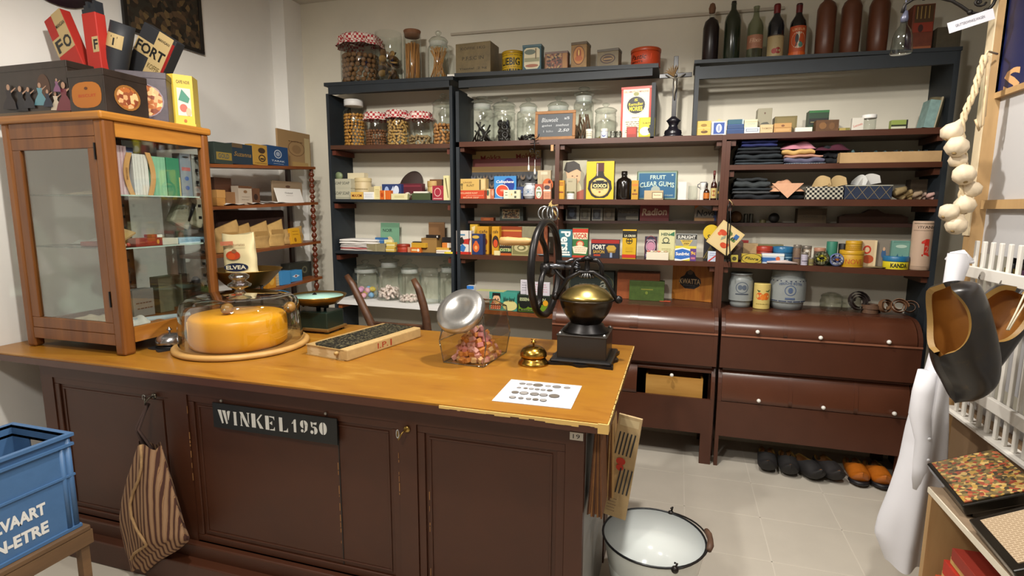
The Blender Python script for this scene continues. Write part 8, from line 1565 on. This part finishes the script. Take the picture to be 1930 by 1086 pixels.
# hanging pair
def hang(px, py, y, L, Wd, phi, rz_, lb):
    q = at(px, py, y=y); R_ = Matrix.Rotation(phi, 3, 'Y') @ Matrix.Rotation(rz_, 3, 'Z'); return one('wooden_clog', lb, 'clog', clogmesh(BC, IN, L=L, Wd=Wd), tuple(q), rot=tuple(R_.to_euler()))
hang(1794, 532, 1.93, .365, .080, -.24, -1.15, 'black wooden clog hanging toe down with its opening facing left')
hang(1925, 545, 2.10, .34, .074, .45, -.55, 'second black wooden clog hanging tilted, toe to the lower left')
b = B(M('#c8bfa8', .8)); p0 = at(1898, 622, y=1.84); p1 = at(1932, 552, y=1.90); b.tube([p0, (p0+p1)/2+Vector((0, 0, -.004)), p1], .0025, seg=6); b.tube([p0+Vector((.004, 0, 0)), p1+Vector((.01, 0, -.01))], .0025, seg=6); one('string', 'pale string tied to the tilted hanging clog', 'string', b)
SC = [((1446, 890), M('#1e1c1c', .7), 'leftmost black clog under the right bins', -.1, 0), ((1489, 898), M('#1e1c1c', .7), 'second black clog from the left under the right bins', -.05, 0), ((1548, 908), M('#1c1a1b', .7), 'long pointed black clog turned to the right', .40, 0), ((1582, 910), M('#221e1e', .7), 'black clog fourth from the left with worn toe', .22, 0), ((1624, 914), M('#b0621c', .3, n=.1), 'orange toed clog, left of the orange pair', -.02, 1), ((1668, 920), M('#b0621c', .3, n=.1), 'orange toed clog, right of the orange pair beside the coat', .02, 1)]
for (px, py), m_, lb, rz_, og in SC:
    q = at(px, py+9, z=.0); L_ = .27
    b = clogmesh(m_, M('#8a5c30', .6), L=L_, Wd=.052)
    if og: b.tube([(.048*math.sin(a), .01-.045*math.cos(a), -L_*.965) for a in [i*.5236 for i in range(12)]] if False else [(.044*math.sin(a), .030, -L_*.72-.06*math.cos(a)) for a in [-1.5+i*.3 for i in range(11)]], .014, m='#17151a', seg=8)
    R_ = Matrix.Rotation(rz_, 3, 'Z') @ Matrix.Rotation(math.radians(-90), 3, 'X') @ Matrix.Rotation(math.pi, 3, 'Z')
    # local -z (toe) must point to -y (camera) and local -y (opening) up
    R_ = Matrix.Rotation(rz_, 3, 'Z') @ Matrix(((1, 0, 0), (0, 0, 1), (0, -1, 0)))
    one('wooden_clog', lb, 'clog', b, (q.x-math.sin(rz_)*L_, q.y+L_*math.cos(rz_), .056), rot=tuple(R_.to_euler()))
# ================================================================ right partition
PX = 1.195; LWD = M('#9f7b50', .55, sc=8, st=(1, 1, .15), h2='#b8986a'); LW2 = M('#d8c6a4', .5)
b = B(M('#b4b3b4', .6)); b.box(PX, PX+.05, -1.2, 2.69, 1.43, 3.19); b.box(PX, PX+.05, -1.2, 2.69, 0, .86); b.box(PX+.14, PX+.15, -1.2, 2.69, .86, 1.43); struct('wall_right', b)
bpy.data.objects['wall_right.001'].name = 'wall_partition'
t = thing('wooden_post', 'tall light wooden post at the end of the partition', 'post', (1.15, 2.74, 0))
b = B(LWD); b.box(.0, .045, -.05, .0, 0, 3.18); bld('upright', b, t)
b = B(LW2); b.box(-.006, -.0005, -.049, .0, 1.5, 3.18); bld('lit_side', b, t)  # thin paler sheet: paints the light falling on the post's left side
pz0 = at(1880, 184, x=PX-.02).z
t = thing('blue_poster', 'dark blue poster with a pale orange letter in a wooden frame', 'poster', (PX-.001, 1.52, pz0), -math.pi/2)
b = B(M('#141c48', .4)); b.box(-1.17, 1.0, -.012, -.004, .02, 1.2)
q = at(1918, 166, x=PX-.02); sx = (1.52-q.y)
art(b, [('t', 0, .5, .9, .9, 'S', '#c89a6a', {'b': .03}, '#c89a6a')], .12, .10, org=(sx+.0, -.0125, q.z-pz0-.01)); bld('print', b, t)
b = B(LWD); b.box(-1.19, 1.02, -.02, 0, 0, .022); b.box(-1.21, -1.17, -.02, 0, 0, 1.22); bld('frame', b, t)
rz0 = at(1880, 384, x=PX-.02).z
b = B(LWD); b.box(PX-.025, PX-.001, -.5, 2.68, rz0-.02, rz0+.015); one('wall_rail', 'plain wooden rail along the partition below the poster', 'rail', b)
b = B(M('#7a6248', .6), M('#8f7450', .6)); b.box(PX-.03, PX-.001, -.5, 2.68, 0.0, .80); one('wood_panel', 'brown wooden panel on the partition below the white rack', 'panel', b)
# white rack
RX = 1.12; RW = M('#dedad2', .4)
t = thing('plate_rack', 'white wooden slatted rack mounted on the partition', 'rack', (RX, 2.66, .8))
def rz_(px, py): return at(px, py, x=RX).z
zt0, zt1 = rz_(1824, 521), rz_(1824, 500); zm0, zm1 = rz_(1850, 762), rz_(1850, 738); zb0 = rz_(1781, 764)-.0; zpk = rz_(1830, 453)
for (a_, c_) in ((zt0, zt1), (zm0, zm1)): b = B(RW); b.box(-.012, .006, -2.6, -.06, a_-.8, c_-.8, bev=.003); bld('rail', b, t)
b = B(RW); b.box(-.012, .07, -2.6, .0, zb0-.8-.012, zb0-.8, bev=.002); bld('bottom_board', b, t)
b = B(RW); b.box(.078, .19, -2.6, .0, zt0-.8-.02, zt0-.8-.012+.0, bev=.002); bld('bottle_shelf', b, t)
yA = at(1830, 480, x=RX).y; yB2 = at(1912, 480, x=RX).y; dy = (yA-yB2)/5
y = yA; k_ = 0
while y > .9:
    b = B(RW); b.box(.007, .019, y-.018-2.66, y+.0-2.66, zb0-.8, zpk-.8, bev=.003); bld('slat', b, t); y -= dy; k_ += 1
for i in range(7):
    yy = yA-.03-i*dy*1.0; col = ('#1c1c24', '#2a2018', '#241c34', '#141c14', '#2a1c2c', '#1c2434', '#30201c')[i]
    b = B(M(col, .2)); b.lathe([(1e-5, 0), (.020, 0), (.022, .004), (.022, .07), (.01, .095), (.009, .12), (1e-5, .121)], seg=14); b.box(-.0225, -.016, -.014, .014, .015, .055, ('#8a7a2c', '#6a5a24', '#5a3a5a', '#7a2a24', '#a88a2c', '#8a3a34', '#9a8a5a')[i])
    one('spice_bottle', 'small dark bottle behind the white rack, '+('first', 'second', 'third', 'fourth', 'fifth', 'sixth', 'seventh')[i]+' from the far end', 'bottle', b, (RX+.12, yy-.02, zt0-.012+.001), group='small bottles behind the white rack')
for px, py in ((1846, 522), (1886, 533)):
    q = at(px, py, x=RX-.014); b = B(M('#6a6660', .4, .6)); b.tube([(-.002, 0, .012), (-.014, 0, .006), (-.016, 0, -.004), (-.01, 0, -.010)], .002, seg=6); bld('cup_hook', b, t, (0, q.y-2.66, q.z-.8))
# garlic
gp = lambda px, py, y=2.60: at(px, py, y=y)
t = thing('garlic_braid', 'braid of white garlic bulbs hanging on the wooden post', 'garlic', (0, 0, 0))
GW = M('#cfbfa4', .6, n=.08, sc=30)
b = B(M('#c8b490', .7, n=.15, sc=60))
mid = [(1857, 104), (1846, 140), (1836, 175), (1822, 205), (1812, 235), (1812, 270), (1818, 300), (1816, 340), (1812, 380), (1806, 410)]
for ph in range(3):
    pts = []
    for i in range(len(mid)*3-2):
        j, f_ = divmod(i, 3); f_ /= 3; a = mid[j]; c_ = mid[min(j+1, len(mid)-1)]; p = gp(a[0]*(1-f_)+c_[0]*f_, a[1]*(1-f_)+c_[1]*f_); an = i*1.3+ph*2.094
        pts.append(p+Vector((.008*math.cos(an), .008*math.sin(an), 0)))
    b.tube(pts, .0065, seg=6)
b.tube([gp(1857, 104), gp(1862, 96), Vector((1.152, 2.66, gp(1862, 96).z))], .004, seg=6)
bld('braid', b, t)
b = B(M('#c8b08a', .7)); b.tube([gp(1862, 108), gp(1858, 170), gp(1852, 235), gp(1846, 246), gp(1838, 225)], .005, seg=6); b.tube([gp(1866, 104), gp(1862, 150), gp(1856, 220)], .004, seg=6); bld('stem', b, t)
for i, (px, py, r) in enumerate(((1793, 250, 17), (1803, 277, 18), (1805, 303, 14), (1817, 330, 18), (1832, 358, 15), (1788, 401, 16), (1818, 388, 17), (1802, 425, 17))):
    p = gp(px, py, 2.60-.03*(i % 2)); R_ = r/1024*2.45*.93; c0 = gp(mid[min(9, 4+i//2*1)][0], py-24)-p; c0.normalize()
    b = B(GW); b.m = Matrix.Translation(p) @ c0.to_track_quat('Z', 'Y').to_matrix().to_4x4(); b.lathe([(1e-5, -R_*.8), (R_*.6, -R_*.75), (R_, -R_*.1), (R_*.85, R_*.5), (R_*.4, R_*1.0), (R_*.18, R_*1.5), (R_*.14, R_*2.3), (1e-5, R_*2.4)], seg=24, n=lambda a: 1+.05*math.cos(a*6)); bld('bulb', b, t)
    b = B(M('#8a7248', .9)); b.m = Matrix.Translation(p) @ c0.to_track_quat('Z', 'Y').to_matrix().to_4x4(); b.lathe([(1e-5, -R_*.9), (R_*.2, -R_*.84), (R_*.16, -R_*.74)], seg=8); bld('root_tuft', b, t)
# coat
yk = 2.36; rows = [(478, 1786, 1822), (500, 1782, 1828), (540, 1776, 1812), (600, 1760, 1800), (660, 1752, 1798), (700, 1741, 1796), (750, 1722, 1792), (810, 1706, 1790), (870, 1694, 1786), (930, 1676, 1776), (985, 1657, 1766), (1015, 1650, 1758), (1060, 1668, 1738)]
cr = []
for py, a_, c_ in rows: p = at(a_, py, y=yk); q = at(c_, py, y=yk); cr.append(((p.x+q.x)/2, (q.x-p.x)/2, (p.z+q.z)/2))
def coat(u, v):
    s = v*(len(cr)-1); i = min(int(s), len(cr)-2); f_ = s-i; X_ = [cr[i][k_]*(1-f_)+cr[i+1][k_]*f_ for k_ in range(3)]; a = u*2*math.pi
    g_ = min(1, v*2.2); x = X_[0]+X_[1]*math.cos(a); fo = math.sin(x*38+2*v)*.020*g_+math.sin(x*75+v*5)*.006*g_
    return (x, yk+(.02+.035*g_)*math.sin(a)+fo, X_[2]+.006*math.sin(a*4)*(v > .9))
t = thing('white_coat', 'white cotton shop coat hanging below the black clogs', 'coat', (0, 0, 0))
WC = M('#dcdce2', .8); b = B(WC); b.grid(coat, 72, 50); bld('body', b, t)
b = B(WC); pts = [at(x_, y_, y=yk-.05) for x_, y_ in ((1748, 700), (1740, 740), (1734, 780), (1742, 830), (1735, 880), (1728, 920))]; b.tube(pts, [.03, .035, .036, .03, .028, .022], seg=14, sx=1); bld('sleeve', b, t)
for px, py in ((1752, 828), (1750, 868)): q = at(px, py, y=yk-.09); b = B(M('#c8c8cc', .3)); b.ball((0, 0, 0), .006, None, 10, 6, (1, .5, 1)); bld('button', b, t, tuple(q))
b = B(WC); pts = [at(x_, y_, y=2.45) for x_, y_ in ((1786, 492), (1796, 482), (1812, 480), (1824, 490), (1812, 496), (1800, 500), (1797, 515))]; b.tube(pts, [.012, .016, .02, .018, .016, .014, .012], seg=10); b.tube([at(1806, 492, y=2.45), at(1836, 494, y=2.44)], [.014, .006], seg=8); bld('tied_sleeve', b, t)
# ================================================================ low cabinet with lacquer trays
kz = .70; kx0, kx1 = .835, 1.160; ky0, ky1 = .75, 2.01
t = thing('low_cabinet', 'low wooden cabinet with open shelf of red papers at lower right', 'cabinet', (kx0, ky1, 0))
b = B(M('#8a7660', .5, n=.1), M('#d8cfbc', .4)); b.box(0, kx1-kx0, ky0-ky1, 0, kz-.02, kz); b.box(-.004, .0, ky0-ky1, 0, kz-.02, kz-.002, M('#d8cfbc', .4)); bld('top', b, t)
b = B(LWD); b.box(0, kx1-kx0, -.025, 0, 0, kz-.021); bld('end_panel', b, t)
b = B(LWD); b.box(0, kx1-kx0, ky0-ky1, ky0-ky1+.025, 0, kz-.021); bld('end_panel', b, t)
for z_ in (.05, .36): b = B(LWD); b.box(0.01, kx1-kx0, ky0-ky1+.026, -.026, z_, z_+.02); bld('shelf', b, t)
b = B(M('#5a3a24', .6)); b.box(kx1-kx0-.012, kx1-kx0, ky0-ky1+.026, -.026, .07, kz-.022); bld('back', b, t)
z_ = .381
for i, (h_, col, lb) in enumerate(((.05, '#b84a24', 'orange folder at the bottom of the cabinet shelf'), (.03, '#c8a060', 'tan folder second from the bottom of the cabinet shelf'), (.05, '#b02c1c', 'red folder in the middle of the cabinet shelf'), (.025, '#c09a5a', 'tan folder above the red one'), (.04, '#8a2a1c', 'dark red folder on top of the cabinet pile'))):
    b = B(M(col, .6, n=.1)); b.box(0, .26, -.95+.03*i, 0, 0, h_-.002, bev=.002); one('paper_folder', lb, 'folder', b, (kx0+.02+.008*(i % 2), ky1-.06-.02*i, z_)); z_ += h_
PN = M('#6a5a34', .3, kind='vor', sc=95, h2=['#a8843c', '#8a3c24', '#3c3424', '#b89a5c', '#5a4a2c', '#7a6a3c', '#a85a3a'])
def tray(P0, th, tau, w, d, h_, lb, top, name, rimw=.012):
    t = thing(name, lb, 'tray', P0, th); ct, st = math.cos(tau), math.sin(tau); f0 = kz+.001-P0[2]
    b = B(M('#17140f', .2)); b.box(0, w, 0, d, -h_, 0, bev=.004); l = bld('lid', b, t, None, (0, -tau, 0))
    b = B(top); b.box(rimw, w-rimw*.3, rimw, d-rimw, .0002, .003); bld('picture', b, l)
    b = B(M('#17140f', .2)); b.prism([(h_*st+.02, f0), (w*ct, f0), (w*ct, w*st-h_*1.15), (h_*st+.02, max(f0+.003, (h_*st+.02)*st/ct-h_*1.15))], d-.02, axis='y'); bld('base', b, t, (0, .01, 0))
tray((.842, 1.822, kz+.036), -.068, .44, .20, .294, .032, 'black lacquer box with a gold and red painted scene on its lid', PN, 'lacquer_box')
tray((.815, 1.505, kz+.036), -.046, .50, .20, .24, .030, 'black framed glass case with woven beige lining', M('#9a8468', .6, kind='brick', sc=30, h2='#c8b498'), 'glazed_tray', .022)
# ================================================================ bracket lamp, sign slip
yb_ = 2.62
t = thing('iron_bracket', 'scrolled iron bracket at the top beside the wooden post', 'bracket', (0, 0, 0))
b = B(M('#1c1814', .5, .5)); g = lambda px, py: at(px, py, y=yb_)
b.tube([g(1700, 24), g(1706, 8), g(1722, -2), g(1745, -6), g(1770, -4), g(1795, 2), g(1812, 12), g(1826, 22), g(1830, 24), g(1845, 26), g(1862, 20), g(1872, 8), g(1880, -10)], .006, seg=8)
b.tube([g(1845+14*math.exp(-i*.13)*math.cos(i*.6), 4+10*math.exp(-i*.13)*math.sin(i*.6)) for i in range(20)], .004, seg=6); b.tube([g(1882, -8), g(1890, -30)], .006)
for px, py in ((1828, 23), (1859, 20), (1742, -4)): b.ball(tuple(g(px, py)), .010, None, 8, 6)
bld('scroll', b, t)
p0 = at(1785, 55, y=yb_); p1 = at(1871, 27, y=yb_); L_ = (p1-p0).length; an = math.atan2(p1.z-p0.z, p1.x-p0.x); pc = (p0+p1)/2
b = B(M('#c8c6cc', .6)); b.box(-L_/2, L_/2, 0, .0015, -.02, .02); art(b, [('t', .48, .5, .64, .26, 'GRUTTERSWINKELWAGEN', '#3a3a44', {'b': .01}, '#3a3a44')], L_, .04, org=(0, 0, -.02)); o = one('paper_slip', 'narrow white paper slip with small dark print hung from the iron bracket', 'paper', b, (pc.x, yb_-.01, pc.z), rot=(0, -an, 0))
bw_ = (at(1722, 70, y=yb_).x-at(1680, 70, y=yb_).x)/2; zb_ = at(1700, 101, y=yb_).z; zt_ = at(1700, 48, y=yb_).z
t = thing('hanging_bottle', 'clear glass flask hanging from the iron bracket', 'flask', (at(1700, 80, y=yb_).x, yb_, zb_)); h_ = zt_-zb_
b = B(glass('#dfe4e0', .2)); b.lathe([(1e-5, .002), (bw_*.95, 0), (bw_, .004), (bw_*.86, h_*.6), (bw_*.7, h_*.8), (bw_*.35, h_), (bw_*.3, h_*1.15)], seg=28); bld('flask', b, t)
b = B(M('#4a4c5c', .4, .3)); b.tube([(0, 0, h_*1.1), (.0, 0, h_*1.25), (.004, 0, h_*1.5)], [.012, .014, .006], seg=10); b.tube([(0, 0, h_*1.5), (0, 0, h_*2.0)], .003, seg=6); bld('cap', b, t)
# ================================================================ things hanging on the shelf uprights
yh = 3.598
p = at(1367, 449, y=yh); w = .155; h_ = .165
t = thing('picture_card', 'cream card with red flowers hanging tilted on the upright', 'card', (p.x, yh, p.z), rot=(0, .62, 0))
b = B(M('#c8b078', .6)); b.box(-w/2, w/2, 0, .002, -h_/2, h_/2, bev=.0006)
art(b, [('r', .05, .05, .95, .95, '#cdb684'), ('e', .3, .62, .16, .1, '#b8401c'), ('e', .22, .52, .08, .07, '#c8502c'), ('e', .62, .25, .14, .1, '#b8401c'), ('e', .72, .32, .07, .08, '#c8502c'), ('p', [(.4, .35), (.5, .5), (.45, .6), (.36, .45)], '#8a9078'), ('r', .52, .55, .6, .8, '#5a6a34'), ('p', [(.42, .78), (.62, .7), (.62, .76), (.42, .86)], '#5a6a34'), ('r', .72, .66, .88, .84, '#2a5a94'), ('r', .66, .55, .86, .64, '#5a7a3c'), ('r', .68, .57, .72, .68, '#1c1c1c'), ('r', .76, .57, .8, .68, '#1c1c1c')], w, h_, org=(0, 0, -h_/2)); bld('card', b, t)
t = thing('iron_tongs', 'thin iron tongs hanging over the flowered card', 'tongs', (0, 0, 0))
b = B(IRON); g = lambda px, py, y=yh-.008: at(px, py, y=y); b.tube([g(1376, 379), g(1372, 392), g(1372, 420), g(1371, 445), g(1369, 480), g(1371, 495), g(1376, 490)], .0035, seg=6); b.tube([g(1376, 379), g(1377, 420), g(1374, 450), g(1376, 480), g(1378, 504)], .003, seg=6); bld('arm', b, t)
b = B(M('#b8a070', .6)); b.tube([g(1374, 376), g(1384, 388), g(1380, 384)], .003, seg=6); bld('thread', b, t)
t = thing('key_rings', 'cluster of shiny metal rings tied with straw above the flywheel', 'rings', (0, 0, 0))
for i in range(5):
    c0 = at(1026+i*4.5, 402+2*(i % 2), y=3.585-.006*i); b = B(M('#a8acae', .25, .9)); r_ = .045; ph = .5+.45*i
    b.tube([c0+Vector((r_*math.cos(a)*math.cos(ph), r_*math.cos(a)*math.sin(ph)*.5, r_*math.sin(a))) for a in [k_*.3927 for k_ in range(16)]], .006, seg=8, closed=True); bld('ring', b, t)
b = B(M('#c0a468', .7)); g = lambda px, py: at(px, py, y=3.57)
for pts in (((1036, 382), (1040, 392), (1048, 405), (1054, 414)), ((1034, 384), (1044, 388), (1052, 386)), ((1038, 380), (1042, 396), (1050, 402)), ((1040, 378), (1034, 390), (1030, 398))): b.tube([g(*p_) for p_ in pts], [.003]+[.005]*(len(pts)-2)+[.002], seg=5)
bld('straw', b, t)
